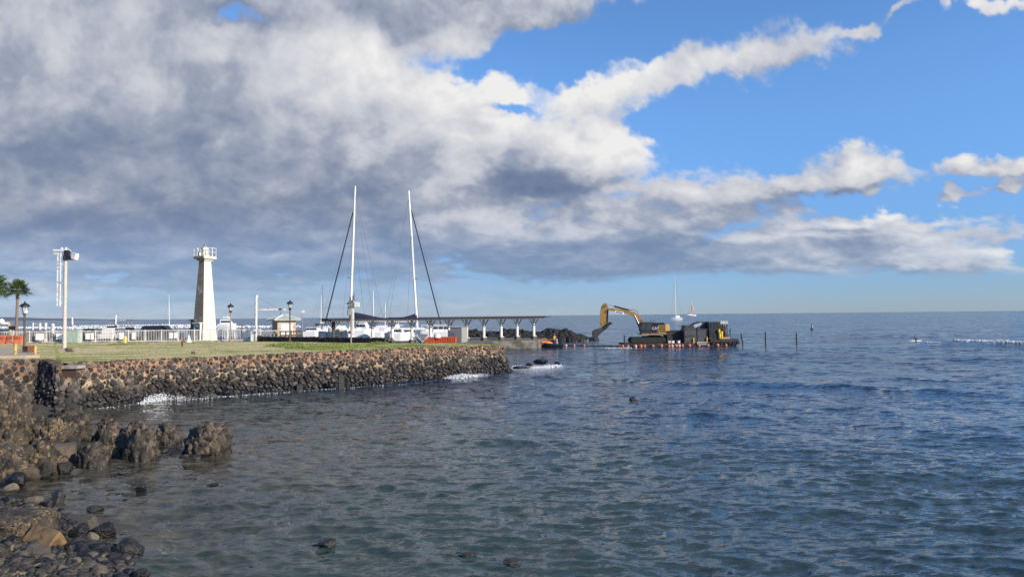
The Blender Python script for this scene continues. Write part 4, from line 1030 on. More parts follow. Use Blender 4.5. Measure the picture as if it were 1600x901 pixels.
# ---- tall cream pole with ladder and floodlight
def tall_pole():
    px, d, zb = 100.5, 64.5, 2.47; x = X(px, d, zb); root = empty('mast_pole', (x, d, zb), 0, 'tall cream pole with a white ladder frame and floodlight at its top', 'pole'); k = d/F
    H = Z(99, 392, d)-zb
    MB().lathe((0, 0, 0), [(.19, 0), (.17, .4), (.13, H)], 14).build('pole', M_POLE, root, True)
    lad = MB(); xa, xb = X(90.5, d, 8)-x, X(95.2, d, 8)-x; za, zb_ = Z(90, 478, d)-zb, Z(90, 395, d)-zb
    for xx, y0, y1 in ((xa, za+.05, zb_-4.5*0), (xb, za-.06, zb_)):
        segs = [(0, .43), (.45, .73), (.77, 1)] if xx == xa else [(0, .42), (.455, 1)]
        for s0, s1 in segs: lad.box((xx, -.1, y0+(y1-y0)*(s0+s1)/2), (.10, .08, (y1-y0)*(s1-s0)), 0, None, .01)
    for py in (398, 413, 432, 444.5, 474): z = Z(95, py, d)-zb; lad.cyl((xb if py != 398 else xa-.25, -.1, z), (0, 0, z), .035, n=6)
    for i in range(16): z = za+(zb_-za)*i/15; lad.cyl((xa, -.1, z), (xb, -.1, z), .014, n=4)
    lad.build('ladder', M_WHITE, root)
    br = MB(); z1 = Z(95, 391, d)-zb
    br.box(((xa-.35+.1)/2, -.1, z1), (abs(xa)+.55, .14, .16)); br.box((xa-.15, -.1, z1-.3), (.5, .1, .12)); br.cyl((.0, 0, H-.1), (0, 0, z1+.28), .05, n=6); br.cyl((0, 0, z1+.25), (.5, 0, z1-.1), .04, n=6); br.box((-.3, -.1, z1+.06), (.14, .1, .4))
    br.build('bracket', M_WHITE, root)
    MB().box((.16, -.05, z1-.32), (.42, .4, .62), 0, None, .04).box((.30, -.02, z1-.75), (.8, .4, .28), 0, None, .04).cyl((0, -.2, z1-.5), (0, -.2, z1-.95), .12, n=8).build('control_box', M_BLACK, root)
    fl = MB().box((.92, -.1, z1-.58), (.50, .42, .62), R(-14), Matrix.Rotation(R(12), 3, 'Y'), .05); f = fl.build('floodlight', M_WHITE, root)
    MB().lathe((0, 0, -.02), [(.75, 0), (.6, .1), (.2, .2)], 10).box((.7, -.1, .05), (1.3, .5, .18), .3, None, .05).build('footing', M_CONC2, root)
tall_pole()

# ---- wooden pole with equipment near the masts
def gear_pole():
    d, zb = 71.5, 2.45; x = X(548.5, d, zb); root = empty('equipment_pole', (x, d, zb), 0, 'weathered wooden pole with clustered equipment and a white box beside the left mast', 'pole')
    zt = Z(548, 470, d)-zb
    MB().lathe((0, 0, 0), [(.08, 0), (.075, 2), (.07, zt)], 8).build('pole', M_TANPOLE, root, True)
    MB().box((.20, .05, zt*.5+.45), (.19, .15, zt-.9), 0, None, .02).build('white_conduit', M_WHITE, root)
    e = MB()
    for dx, dz, w, h in ((-.28, -.25, .2, .25), (.05, -.1, .4, .35), (.0, -.55, .3, .3), (-.25, -.7, .12, .4), (-.3, -1.2, .08, .5), (.22, .35, .1, .3), (.3, .15, .25, .16), (-.05, .25, .12, .4), (.34, .55, .05, .5)): e.box((dx, -.1, zt+dz), (w, .22, h), 0, None, .015)
    e.build('equipment', mat('mixed_gear', (.16, .15, .14), .6, var=.6, scale=5), root)
    MB().box((.62, -.08, zt-.38), (.50, .25, .50), 0, None, .03).build('white_box', M_WHITE, root)
gear_pole()

# ---- yellow bollards and box at the left edge
for px, py, lb in ((24, 555, 'yellow bollard left of the brown street lamp'), (55, 558, 'yellow bollard right of the brown street lamp')):
    d = 46; zz = Z(px, py, d); k = d/F
    o = MB().lathe((0, 0, -.1), [(.09, 0), (.09, .78), (.075, .84), (.02, .86)], 12).build('bollard', M_YEL, None, True); o.location = (X(px, d, zz), d, zz); tag(o, lb, 'bollard')
d = 46.5
o = MB().tube([(X(8, d, 3.9), d, Z(8, 530, d)), (X(17, d, 3.9), d, Z(17, 534, d)), (X(24, d, 3.9), d, Z(24, 539, d))], .035).build('handrail', M_WOOD); tag(o, 'brown handrail sloping down to the left yellow bollard', 'handrail')
d = 48.5; zz = Z(45, 553, d)
o = MB().box((0, 0, .25), (.50, .5, .5), 0, None, .02).box((.28, 0, .28), (.08, .54, .56)).box((0, 0, .52), (.56, .56, .05)).build('wooden_box', mat('red_brown_wood', (.16, .06, .035), .8, var=.3)); o.location = (X(44, d, zz), d, zz); o.rotation_euler = (0, 0, R(-20)); tag(o, 'low red brown wooden box between the street lamp and the right bollard', 'box')
d = 47.2; o = MB().tube([(X(25+t*2.9, d, 3.4), d, Z(25+t*2.9, 544+6*math.sin(math.pi*t/10), d)) for t in range(11)], .02, 5).build('chain', M_GREY); tag(o, 'dark chain sagging between the two yellow bollards', 'chain')
# sign on the palm, lawn bits
d = 80; x = X(19.5, d, 5)
root = empty('park_sign', (X(19, d, 2.45), d, 2.45), 0, 'small black sign on a post behind the brown street lamp', 'sign'); hz = Z(19, 512, d)-2.45
MB().cyl((0, 0, 0), (0, 0, hz), .05, n=6).build('post', M_TANPOLE, root); MB().box((0, -.07, hz), (.72, .05, .42), 0, None, .01).build('panel', M_BLACK, root)
d = 66; p = G(85, 551, 2.47); 
p = G(341-30*0, 556, 2.47)
for k, (px, py, w, h, lb) in enumerate(((301, 553, 8, 5, 'small brown rock on the lawn left of the wall splash'), (108, 549, 12, 4, 'flat tan stone at the foot of the tall cream pole'), (104, 547, 8, 4, 'dark stone at the foot of the tall cream pole'))):
    rock('lawn_rock', px, py, w, h, lb, 900+k, M_BOULD2, None, 'rock', 3, .03, .3, 2.5, .8, .15, 6, .3)
# sprinkler standpipe
p = G(284.5, 541, 2.47)
root = empty('standpipe', tuple(p), 0, 'short black standpipe with an orange top on the lawn left of the lighthouse', 'standpipe')
MB().cyl((0, 0, 0), (0, 0, .42), .07, n=8).cyl((0, 0, .42), (0, 0, .5), .10, n=8).build('pipe', M_BLACK, root); MB().lathe((0, 0, .5), [(.09, 0), (.09, .14), (.03, .2)], 8).build('cap', M_ORANGE, root)

# ---- orange barriers, green cabinet, hydrant, white cone at the railing
for k, (px, lb) in enumerate(((3, 'orange plastic barrier at the left edge, leftmost of the row'), (18, 'orange plastic barrier at the left, second in the row'), (29, 'orange plastic barrier at the right end of the row, behind the white board'))):
    d = 83.2; x = X(px, d, 2.45)
    mb = MB().prism([(-.42, -.28, 0), (.42, -.28, 0), (.42, -.26, .35), (.42, -.13, .9), (.42*1, -.10, 1.02), (-.42, -.10, 1.02), (-.42, -.13, .9), (-.42, -.26, .35)][:0] or [(-.45, -.28, 0), (-.45, .28, 0), (-.45, .24, .3), (-.45, .11, .55), (-.45, .09, 1.0), (-.45, -.09, 1.0), (-.45, -.11, .55), (-.45, -.24, .3)], (.9, 0, 0))
    mb.box((0, -.20, .62), (.7, .06, .12)).box((0, -.2, .82), (.7, .06, .08))
    o = mb.build('plastic_barrier', mat('faded_orange', (.62, .17, .085), .6, var=.3, scale=2)); o.location = (x, d, 2.46); tag(o, lb, 'barrier')
d = 83.1; x = X(115.5, d, 2.45)
root = empty('utility_cabinet', (x, d, 2.46), 0, 'pale green utility cabinet against the railing right of the tall cream pole', 'cabinet')
M_GRN = mat('pale_green_paint', (.42, .52, .42), .6, var=.15, scale=2, dirt=((.25, .26, .2), .4, 3))
MB().box((0, 0, .78), (1.45, .8, 1.5), 0, None, .03).build('body', M_GRN, root); MB().box((0, 0, 1.56), (1.55, .9, .08)).build('lid', M_GRN, root)
MB().box((-.36, -.41, .8), (.66, .03, 1.3)).box((.36, -.41, .8), (.66, .03, 1.3)).build('doors', mat('green_door', (.36, .46, .38), .6), root)
d = 83.0; x = X(195.5, d, 2.45)
root = empty('fire_hydrant', (x, d, 2.46), 0, 'yellow fire hydrant against the railing in front of the pickup', 'hydrant')
MB().lathe((0, 0, 0), [(.20, 0), (.20, .06), (.13, .08), (.13, .55), (.17, .56), (.17, .6), (.12, .70), (.05, .78), (.05, .84)], 12).build('body', mat('hydrant_yellow', (.75, .60, .12), .5), root, True)
MB().cyl((-.24, 0, .42), (.24, 0, .42), .07, n=8).cyl((0, -.22, .36), (0, 0, .36), .09, n=8).build('outlet', mat('hydrant_yellow', (.75, .60, .12), .5), root)
d = 83.1; o = MB().lathe((0, 0, 0), [(.38, 0), (.38, .05), (.30, .06), (.05, .8), (.04, .82)], 12).build('traffic_cone', M_WHITE, None, True); o.location = (X(295, d, 2.45), d, 2.46); tag(o, 'white cone in front of the railing left of the lighthouse foot', 'cone')

# ---- vehicles in the parking lot (partly behind the railing)
def vehicle(kind, px, d, body_col, label, L_=4.8, H_=1.6, rz=0.0, mats=None, cat='car'):
    zb = 2.43; x = X(px, d, zb); root = empty(kind, (x, d, zb), rz, label, cat)
    bm_ = mat('paint_'+'_'.join(str(int(c*100)) for c in body_col), body_col, .25, .1, var=.05); W_ = 1.8; h = L_/2
    if kind == 'parked_pickup': prof = [(-h, .45), (-h, 1.05), (-.35, 1.05), (-.2, H_-.05), (0, H_), (1.0, H_), (1.5, 1.1), (h-.1, .98), (h, .8), (h, .45)]
    elif kind == 'parked_van': prof = [(-h, .42), (-h, .9), (-h+.15, H_-.12), (-h+.45, H_), (h-2.2, H_), (h-1.9, H_-.05), (h-1.15, 1.12), (h-.15, .98), (h, .8), (h, .42)]
    else: prof = [(-h, .42), (-h, .95), (-h+.5, 1.02), (-h+1.1, H_-.03), (-h+1.5, H_), (h-2.3, H_), (h-1.4, 1.02), (h-.2, .88), (h, .7), (h, .42)]
    bw = MB(); rings = []
    for y, s_ in ((-W_/2, .965), (-W_/2+.10, 1), (W_/2-.10, 1), (W_/2, .965)):
        rings.append([(p[0]*(s_ if p[1] < 1.2 else s_*.97), y if p[1] < 1.05 else y*.80, .42+(p[1]-.42)*s_) for p in prof])
    bw.loft(rings); bw.build('body', bm_, root, False)
    gl = MB()
    g0 = {'parked_pickup': [(-.25, 1.12), (-.1, H_-.12), (.98, H_-.12), (1.3, 1.12)], 'parked_van': [(-h+.25, 1.05), (-h+.35, H_-.14), (h-2.2, H_-.14), (h-1.4, 1.08)], 'parked_car': [(-h+.8, 1.03), (-h+1.2, H_-.12), (h-2.3, H_-.12), (h-1.55, 1.03)]}[kind]
    for sy in (-1, 1): MB().prism([(p[0], sy*(W_/2*.80+.02+(H_-p[1])*.28), p[1]) for p in g0], (0, sy*.02, 0)).build('side_window', M_GLASS, root)
    for sx in (-1, 1):
        for sy in (-1, 1):
            wx = sx*(h-.85); w = MB().cyl((wx, sy*(W_/2-.2), .34), (wx, sy*(W_/2+.01), .34), .34, n=18).build('wheel', M_TYRE, root, True)
            MB().cyl((wx, sy*(W_/2), .34), (wx, sy*(W_/2+.025), .34), .2, n=12).build('rim', M_STEEL, w)
    for sy in (-1, 1): MB().box((h-.04, sy*.65, .72), (.08, .3, .14)).build('headlight', M_LAMPG, root)
    for sy in (-1, 1): MB().box((-h+.03, sy*.72, .8), (.08, .18, .2)).build('tail_light', mat('red_lens', (.4, .02, .02), .3), root)
    return root
vehicle('parked_car', 66, 90, (.03, .035, .045), 'dark blue car with a blue cover behind the railing left of the tall cream pole', 4.9, 1.55, R(4))
vehicle('parked_van', 253, 90.5, (.012, .012, .014), 'black van seen over the railing left of the lighthouse', 5.0, 1.95, R(-2), cat='van')
vehicle('parked_pickup', 172, 89, (.60, .58, .52), 'cream pickup truck with a dark rear window behind the railing', 5.2, 1.75, R(-72), cat='pickup')
vehicle('parked_car', 148, 93, (.02, .02, .022), 'black car parked left of the cream pickup', 4.7, 1.62, R(3))
vehicle('parked_car', 196, 94, (.10, .11, .12), 'dark grey low car right of the cream pickup', 4.6, 1.42, R(3))
vehicle('parked_car', 8, 92, (.02, .02, .02), 'black car at the left edge behind the orange barriers', 4.8, 1.6, 0)
# people near the lighthouse
def person(px, d, zb, h, label, shirt, trousers, rz=0, arm=.25):
    x = X(px, d, zb); bm = bmesh.new(); sl = bm.verts.layers.skin.verify() if False else None; bm.free()
    me = bpy.data.meshes.new('person'); s = h/1.75
    V = [(0, 0, .95), (0, 0, 1.18), (0, 0, 1.42), (0, 0, 1.52), (0, -.01, 1.66), (.10, 0, .88), (.12, .02, .48), (.12, .0, .07), (.13, -.14, .03), (-.10, 0, .88), (-.13, -.03, .48), (-.13, .05, .07), (-.14, -.10, .03),
         (.19, 0, 1.40), (.26, .0, 1.13), (.26, -arm*.6, .90), (.26, -arm*.7, .80), (-.19, 0, 1.40), (-.26, 0, 1.13), (-.25, -arm*.4, .90), (-.25, -arm*.5, .80)]
    E = [(0, 1), (1, 2), (2, 3), (3, 4), (0, 5), (5, 6), (6, 7), (7, 8), (0, 9), (9, 10), (10, 11), (11, 12), (2, 13), (13, 14), (14, 15), (15, 16), (2, 17), (17, 18), (18, 19), (19, 20)]
    rad = [.13, .12, .14, .055, .105, .095, .065, .045, .035, .095, .065, .045, .035, .062, .045, .034, .03, .062, .045, .034, .03]
    me.from_pydata([(a*s, b*s, c*s) for a, b, c in V], E, []); o = bpy.data.objects.new('person', me); COL.objects.link(o)
    md = o.modifiers.new('skin', 'SKIN'); md2 = o.modifiers.new('sub', 'SUBSURF'); md2.levels = 1; md2.render_levels = 1
    for k, r in enumerate(rad): me.skin_vertices[0].data[k].radius = (r*s, r*s*.85)
    me.skin_vertices[0].data[0].use_root = True
    dg = bpy.context.evaluated_depsgraph_get(); m2 = bpy.data.meshes.new_from_object(o.evaluated_get(dg)); bpy.data.objects.remove(o)
    o = bpy.data.objects.new('person', m2); COL.objects.link(o)
    m2.materials.clear()
    for q in (mat('skin', (.42, .25, .17), .6), mat('cloth_'+str(shirt), shirt, .85), mat('cloth_'+str(trousers), trousers, .85)): m2.materials.append(q)
    for p in m2.polygons:
        c = p.center/s; p.use_smooth = True
        p.material_index = 0 if c.z > 1.50 or (abs(c.x) > .22 and c.z < 1.12 and c.z > .7) else (1 if c.z > .93 else 2)
    hr = MB().ball((0, .015*s, 1.70*s), (.105*s, .115*s, .09*s), 10, 6); hr.build('hair', mat('dark_hair', (.03, .02, .015), .8), o, True)
    o.location = (x, d, zb); o.rotation_euler = (0, 0, rz); return tag(o, label, 'person')
None and person(323-41, 87, 2.43, 1.7, 'person in white standing behind the railing left of the lighthouse', (.6, .6, .6), (.1, .1, .12)) if False else None
person(378, 93, 2.43, 1.75, 'person in black standing against the surf left of the white crane post', (.02, .02, .025), (.03, .03, .03))
person(297, 92, 2.43, 1.6, 'person in dark clothes standing left of the lighthouse beside a grey post', (.03, .03, .04), (.05, .05, .06))
root = empty('grey_post', (X(305.5, 92, 2.43), 92, 2.43), 0, 'short pale grey cylinder post left of the lighthouse foot', 'post'); MB().lathe((0, 0, 0), [(.16, 0), (.16, 1.9), (.12, 2.0), (.03, 2.04)], 12).build('cylinder', M_STEEL, root, True)

# ---- hoist frames and posts along the harbour edge (left)
def hoist(px0, px1, py_top, py_bot, d, label, mast_px=None):
    zb = 1.6; x0, x1 = X(px0, d, 4), X(px1, d, 4); z1, z0 = Z(px0, py_top, d), Z(px0, py_bot, d)
    root = empty('boat_hoist', ((x0+x1)/2, d, 2.43), 0, label, 'hoist frame'); w = (x1-x0)/2
    fr_ = MB()
    for sx in (-1, 1): fr_.cyl((sx*w, 0, 0), (sx*w, 0, z1-2.43), .05, n=6)
    fr_.box((0, 0, z1-2.43), (2*w+.35, .2, .14)); fr_.build('frame', M_GREY, root)
    fr_ = MB().box((0, 0, z0-2.43), (2*w+.2, 1.1, .5), 0, None, .05); fr_.build('cradle', M_BLACK, root)
hoist(171.5, 179, 500, 512, 98, 'dark hoist frame left of the white signal mast')
hoist(200, 206, 500, 514, 98, 'light hoist frame at the right end of the long white boom')
root = empty('signal_mast', (X(180.5, 98, 2.43), 98, 2.43), 0, 'short white topped mast with a long thin boom behind the cream pickup', 'mast'); zt_ = Z(180, 492, 98)-2.43
MB().cyl((0, 0, 0), (0, 0, zt_*.6), .10, n=8).build('lower_mast', M_DKPOLE, root); MB().cyl((0, 0, zt_*.6), (.02, 0, zt_), .11, n=8).build('upper_mast', M_WHITE, root)
zb_ = Z(190, 500.5, 98)-2.43; MB().cyl((0, 0, zb_), (X(199, 98, 4)-X(180.5, 98, 4), 0, zb_), .05, n=6).cyl((0, 0, zt_-.2), (-1.2, 0, zt_-.75), .025, n=4).build('boom', M_WHITE, root)
for px, top, w, m_, lb in ((51.5, 504, .10, M_WHITE, 'left upright of the ladder shaped frame behind the street lamp'), (62.5, 504, .14, M_WHITE, 'white post right of the ladder shaped frame'), (71.5, 504, .17, M_WHITE, 'rounded white piling behind the dark blue car'), (82.5, 505, .20, M_WHITE, 'thick white piling right of the dark blue car'), (114.5, 495.5, .10, M_WHITE, 'thin tilted white pole above the green cabinet')):
    d = 95; z = Z(px, top, d); tl = R(-3) if px == 114.5 else 0
    o = MB().lathe((0, 0, 0), [(w, 0), (w, z-2.5), (w*.4, z-2.43)], 10).build('white_piling', m_, None, True); o.location = (X(px, d, 4), d, 2.43); o.rotation_euler = (0, tl, 0); tag(o, lb, 'piling')
o = MB(); d = 95
for py in (506, 512): o.cyl((X(50, d, 4), d, Z(50, py, d)), (X(64, d, 4), d, Z(64, py, d)), .04, n=5)
tag(o.build('crossbars', M_WHITE), 'two thin crossbars between the white posts behind the street lamp', 'crossbar')
# white davit at far left edge
root = empty('davit', (X(16, 88, 2.43), 88, 2.43), 0, 'white boat davit with a bent arm at the left edge beside the palm', 'davit')
xx = lambda px: X(px, 88, 4)-root.location.x
zz_ = lambda px, py: Z(px, py, 88)-2.43
MB().cyl((xx(20), 0, 0), (xx(13.5), 0, zz_(13, 504)), .13, n=8).build('leg', M_YEL, root)
MB().cyl((xx(-12), 0, zz_(-12, 506)), (xx(14), 0, zz_(14, 505.5)), .22, n=10).ball((xx(2), 0, zz_(2, 502)), .36).build('arm', M_WHITE, root, True)

# ---- crane post with long arm (jib crane)
d = 96; root = empty('jib_crane', (X(400, d, 2.43), d, 2.43), 0, 'white jib crane post with a long horizontal arm left of the hut', 'crane'); rx = root.location.x
zt_ = Z(400, 463, d)-2.43; za = Z(400, 484, d)-2.43
MB().cyl((0, 0, 0), (0, 0, zt_), .16, n=12).build('post', M_WHITE, root, True); MB().lathe((.05, 0, zt_), [(.22, -.1), (.22, .12), (.1, .2)], 10).build('head', M_WHITE, root, True)
xa = X(446, d, 4)-rx; MB().box(((.25+xa)/2, 0, za), (xa-.25, .22, .26), 0, None, .03).build('arm', M_WHITE, root)
MB().cyl((.1, 0, zt_-.1), (X(437, d, 4)-rx, 0, za+.1), .03, n=5).build('stay', M_STEEL, root)
xh = X(438.5, d, 4)-rx; MB().box((xh, 0, za+.08), (.35, .3, .2)).cyl((xh, 0, za), (xh, 0, za-.7), .03, n=4).box((xh, 0, za-.8), (.14, .14, .3)).build('hook', M_BLACK, root)

# ---- hut with green hipped roof
def hut():
    d = 88; zb = 2.43; xc = X(443.5, d, 4); root = empty('harbor_hut', (xc, d, zb), 0, 'tan hut with a pale green hipped roof near the white crane post', 'hut'); rot = R(35)
    zr0, zr1 = Z(462, 500, d)-zb, Z(442, 492.3, d)-zb
    w = 1.12
    pr = Matrix.Rotation(rot, 4, 'Z')
    M_HUT = mat('hut_tan', (.52, .40, .29), .8, var=.15, dirt=((.3, .18, .1), .3, 2)); M_HRF = mat('hut_roof_green', (.36, .42, .36), .6, var=.2, scale=6)
    bx_ = MB().box((0, 0, zr0/2), (2*w, 2*w, zr0)); bx_.xf(pr); bx_.build('wall', M_HUT, root)
    e = 1.62; a = .16; rf = MB().loft([[(-e, -e, zr0-.02), (e, -e, zr0-.02), (e, e, zr0-.02), (-e, e, zr0-.02)], [(-e, -e, zr0+.10), (e, -e, zr0+.10), (e, e, zr0+.10), (-e, e, zr0+.10)], [(-a, -a, zr0+.68), (a, -a, zr0+.68), (a, a, zr0+.68), (-a, a, zr0+.68)]]); rf.xf(pr); rf.build('roof', M_HRF, root)
    hp = MB()
    for sx, sy in ((-1, -1), (1, -1), (1, 1), (-1, 1)): hp.cyl((sx*e, sy*e, zr0+.12), (sx*a, sy*a, zr0+.70), .07, n=6)
    hp.xf(pr); hp.build('hip_trim', M_WHITE, root)
    wn = MB().box((-w-.02, .0, zr0*.62), (.06, 1.4, 1.2)); wn.xf(pr); wn.build('open_window', M_GLASS, root)
    wn = MB().box((.0, -w-.02, zr0*.55), (1.5, .06, 1.3)); wn.xf(pr); wn.build('shutter', M_WHITE, root)
    xd = X(465, d, 4); wn = MB().box((-w-.03, -.95, zr0*.45), (.08, .35, 2.0)); wn.xf(pr); wn.build('notice', mat('dull_brown', (.12, .09, .07), .7), root)
hut()
d = 86; x = X(430, d, 4)
root = empty('satellite_dish', (X(472.5, 90, 4), 90, 2.43), 0, 'small white dish on a thin pole right of the hut roof', 'dish'); zt_ = Z(472, 487, 90)-2.43
MB().cyl((0, 0, 0), (0, 0, zt_), .05, n=6).build('pole', M_GREY, root); MB().box((.05, 0, zt_), (.42, .12, .32), 0, Matrix.Rotation(R(-20), 3, 'Y'), .04).build('panel', M_WHITE, root)
# low brown timber rail beside the hut
root = empty('timber_fence', (X(455, 84, 2.43), 84, 2.43), 0, 'reddish timber fence in front of the hut', 'fence'); rx = root.location.x
for px in (438, 446.5, 455, 463.5, 472): MB().box((X(px, 84, 3)-rx, 0, .62), (.14, .14, 1.25)).build('post', M_WOOD, root)
for z in (1.15, .7): MB().box((X(455, 84, 3)-rx, .02, z), (X(473, 84, 3)-X(437, 84, 3), .06, .15)).build('rail', mat('red_brown_wood', (.16, .06, .035), .8), root)
root = empty('timber_fence', (X(415, 85, 2.43), 85, 2.43), 0, 'pale crossed timber fence between the railing and the hut', 'fence'); rx = root.location.x
mb = MB()
for i in range(5):
    xa, xb = X(407+i*6, 85, 3)-rx, X(413+i*6, 85, 3)-rx; mb.cyl((xa, 0, .2), (xb, 0, 1.15), .045, n=5).cyl((xa, .08, 1.15), (xb, .08, .2), .045, n=5)
mb.build('braces', mat('pale_timber', (.42, .38, .24), .8), root); MB().box((X(422, 85, 3)-rx, 0, 1.25), (X(438, 85, 3)-X(405, 85, 3), .1, .12)).build('top_rail', M_WHITE, root)
d = 83; o = MB().box((0, 0, .55), (.62, .6, 1.1), 0, None, .06).box((0, 0, 1.13), (.7, .68, .1), 0, None, .03).build('white_bin', M_WHITE); o.location = (X(396.5, d, 2.45), d, 2.45); tag(o, 'white bin at the right end of the railing', 'bin')
o = MB(); d = 83.2
for a in np.linspace(0, math.pi, 15)[:-1]:
    b = a+math.pi/14; o.cyl((.62*math.cos(a), 0, .62*math.sin(a)), (.62*math.cos(b), 0, .62*math.sin(b)), .06, n=6)
o = o.build('hoop', M_BLACK); o.location = (X(405, d, 2.45), d, 2.5); tag(o, 'black half hoop standing beside the white bin', 'hoop')

# ---- low dark lava wall at the back edge of the lawn
r2 = [(405, 83.2), (440, 81.3), (500, 78.5), (560, 75), (606, 73.4)]
root = empty('low_lava_wall', (X(500, 78.5, 2.4), 78.5, 2.4), 0, 'low black lava wall along the back of the lawn in front of the boats', 'lava wall')
Bq = [Vector((X(px, d_, 2.6)-root.location.x, d_-78.5, 0)) for px, d_ in r2]; 
S = Stones(); r_ = np.random.default_rng(31); Pq, sq = resample([(p.x, p.y, 0) for p in Bq], 200)
for j in range(3):
    u = r_.uniform(0, .2)
    while u < sq[-1]:
        w = r_.uniform(.2, .42); i = np.interp(u, sq, np.arange(200)); p = Pq[int(i)]
        S.add(1, int(r_.integers(0, 14)), (p[0], p[1]+r_.normal()*.05, .10+j*.22), rotm(r_, .4), (w*.62, .26, .17), float(r_.beta(1, 3)*.7), cuts=7)
        u += w
S.build('stones', stone_mat('black_lava', (.012, .012, .013), (.06, .055, .05), (.15, .1, .06), .05, -1), root)
core = MB()
for a, b in zip(Bq[:-1], Bq[1:]):
    c_ = (a+b)/2; core.box((c_.x, c_.y+.05, .28), ((b-a).length+.1, .30, .52), math.atan2((b-a).y, (b-a).x))
core.build('core', mat('black_lava_core', (.02, .02, .02), .9), root)
S = Stones()
for k in range(60):
    px = r_.uniform(601, 616); q = Vector((X(px, 73.2, 2.6), 73.2+r_.normal()*.25, 2.5+r_.uniform(0, .42))); s_ = r_.uniform(.10, .2)
    S.add(1, int(r_.integers(0, 14)), tuple(q), rotm(r_, 1), (s_*1.2, s_, s_), float(r_.uniform(.2, .9)), cuts=7)
tag(S.build('stone_pile', stone_mat('pile_stone', (.03, .03, .03), (.22, .2, .17), (.35, .27, .18), .3, -1)), 'short end pile of grey and tan stones where the low black wall ends', 'stone pile')

# ---- palms
def fan_palm(px, py_c, py_base, d, crown_r, label, seed, trunk_r=.13, lean=0.0, nf=46):
    r_ = random.Random(seed); zb = 2.44; xc = X(px, d, 5); zc = Z(px, py_c, d)
    root = empty('fan_palm', (xc-lean, d, zb), 0, label, 'palm tree'); H = zc-zb
    tr = MB(); rings = []
    for i in range(15):
        f = i/14; r = trunk_r*(1.25-.35*f)*(1+.06*(i % 2)); rings.append([(lean*f**1.5+r*math.cos(a), r*math.sin(a), H*f) for a in [2*math.pi*k/10 for k in range(10)]])
    tr.loft(rings); tr.build('trunk', mat('palm_trunk', (.24, .17, .11), .9, var=.35, scale=6, bump=.03, bscale=14), root, True)
    sk = MB()
    for i in range(46):
        a = r_.uniform(0, 6.28); z = r_.uniform(-1.0, .1); l_ = r_.uniform(.3, .75); p = Vector((lean, 0, H+z))
        e_ = p+Vector((math.cos(a)*l_*.45, math.sin(a)*l_*.45, -l_*.7)); w = .05
        s_ = Vector((-math.sin(a), math.cos(a), 0))*w; sk.add([p-s_, p+s_, e_+s_*.6, e_-s_*.6], [(0, 1, 2, 3)])
    sk.build('dead_fronds', mat('dead_frond', (.20, .13, .07), .9, var=.4, scale=6), root, False, False)
    m = bpy.data.materials.new('palm_leaf'); m.use_nodes = True; t = m.node_tree; b = t.nodes['Principled BSDF']
    t.links.new(mixc(t, attr(t, 'tone'), (.018, .050, .012), (.10, .15, .035)), b.inputs['Base Color']); b.inputs['Roughness'].default_value = .5
    V = []; Fc = []; T = []
    for i in range(nf):
        a = r_.uniform(0, 6.28); el_ = r_.uniform(-.55, 1.35); L1 = crown_r*r_.uniform(.35, .6); tone = r_.random()*.8+(.2 if el_ > .6 else 0)
        dr_ = Vector((math.cos(a)*math.cos(el_), math.sin(a)*math.cos(el_), math.sin(el_)))
        o_ = Vector((lean, 0, H)); hub = o_+dr_*L1-Vector((0, 0, .10*L1)); side = Vector((-math.sin(a), math.cos(a), 0)); upv = dr_.cross(side).normalized()
        b0 = len(V); V += [o_-side*.015, o_+side*.015, hub+side*.015, hub-side*.015]; Fc += [(b0, b0+1, b0+2), (b0, b0+2, b0+3)]; T += [tone*.7+.3]*4
        nl = 22; R1 = crown_r*r_.uniform(.42, .60)
        for k in range(nl):
            th = (k/(nl-1)-.5)*R(250); dd = (dr_*math.cos(th)+side*math.sin(th)); ll = R1*(1-.25*abs(th)/2.2)*r_.uniform(.85, 1.1)
            tip = hub+dd*ll+Vector((0, 0, -ll*.38*r_.uniform(.7, 1.3)))+upv*.03*((k % 2)*2-1); mid = hub+dd*ll*.55+Vector((0, 0, -.02)); wv = dd.cross(upv).normalized()*(.032+.02*crown_r*.3)
            b0 = len(V); V += [hub, mid-wv, mid+wv, tip]; Fc += [(b0, b0+1, b0+2), (b0+1, b0+3, b0+2)]; tt = min(1, max(0, tone+r_.uniform(-.15, .15))); T += [tt]*4
    o = mesh_np('crown', np.array([tuple(v) for v in V]), np.array(Fc), m, root, False, {'tone': np.array(T)})
    return root
fan_palm(27, 452, 530, 88, 1.75, 'small fan palm with a shaggy crown behind the brown street lamp', 3, .14, .1, 40)
fan_palm(-17, 446, 560, 70, 2.1, 'leafy green palm crown cut off by the left edge', 8, .16, 0, 60)

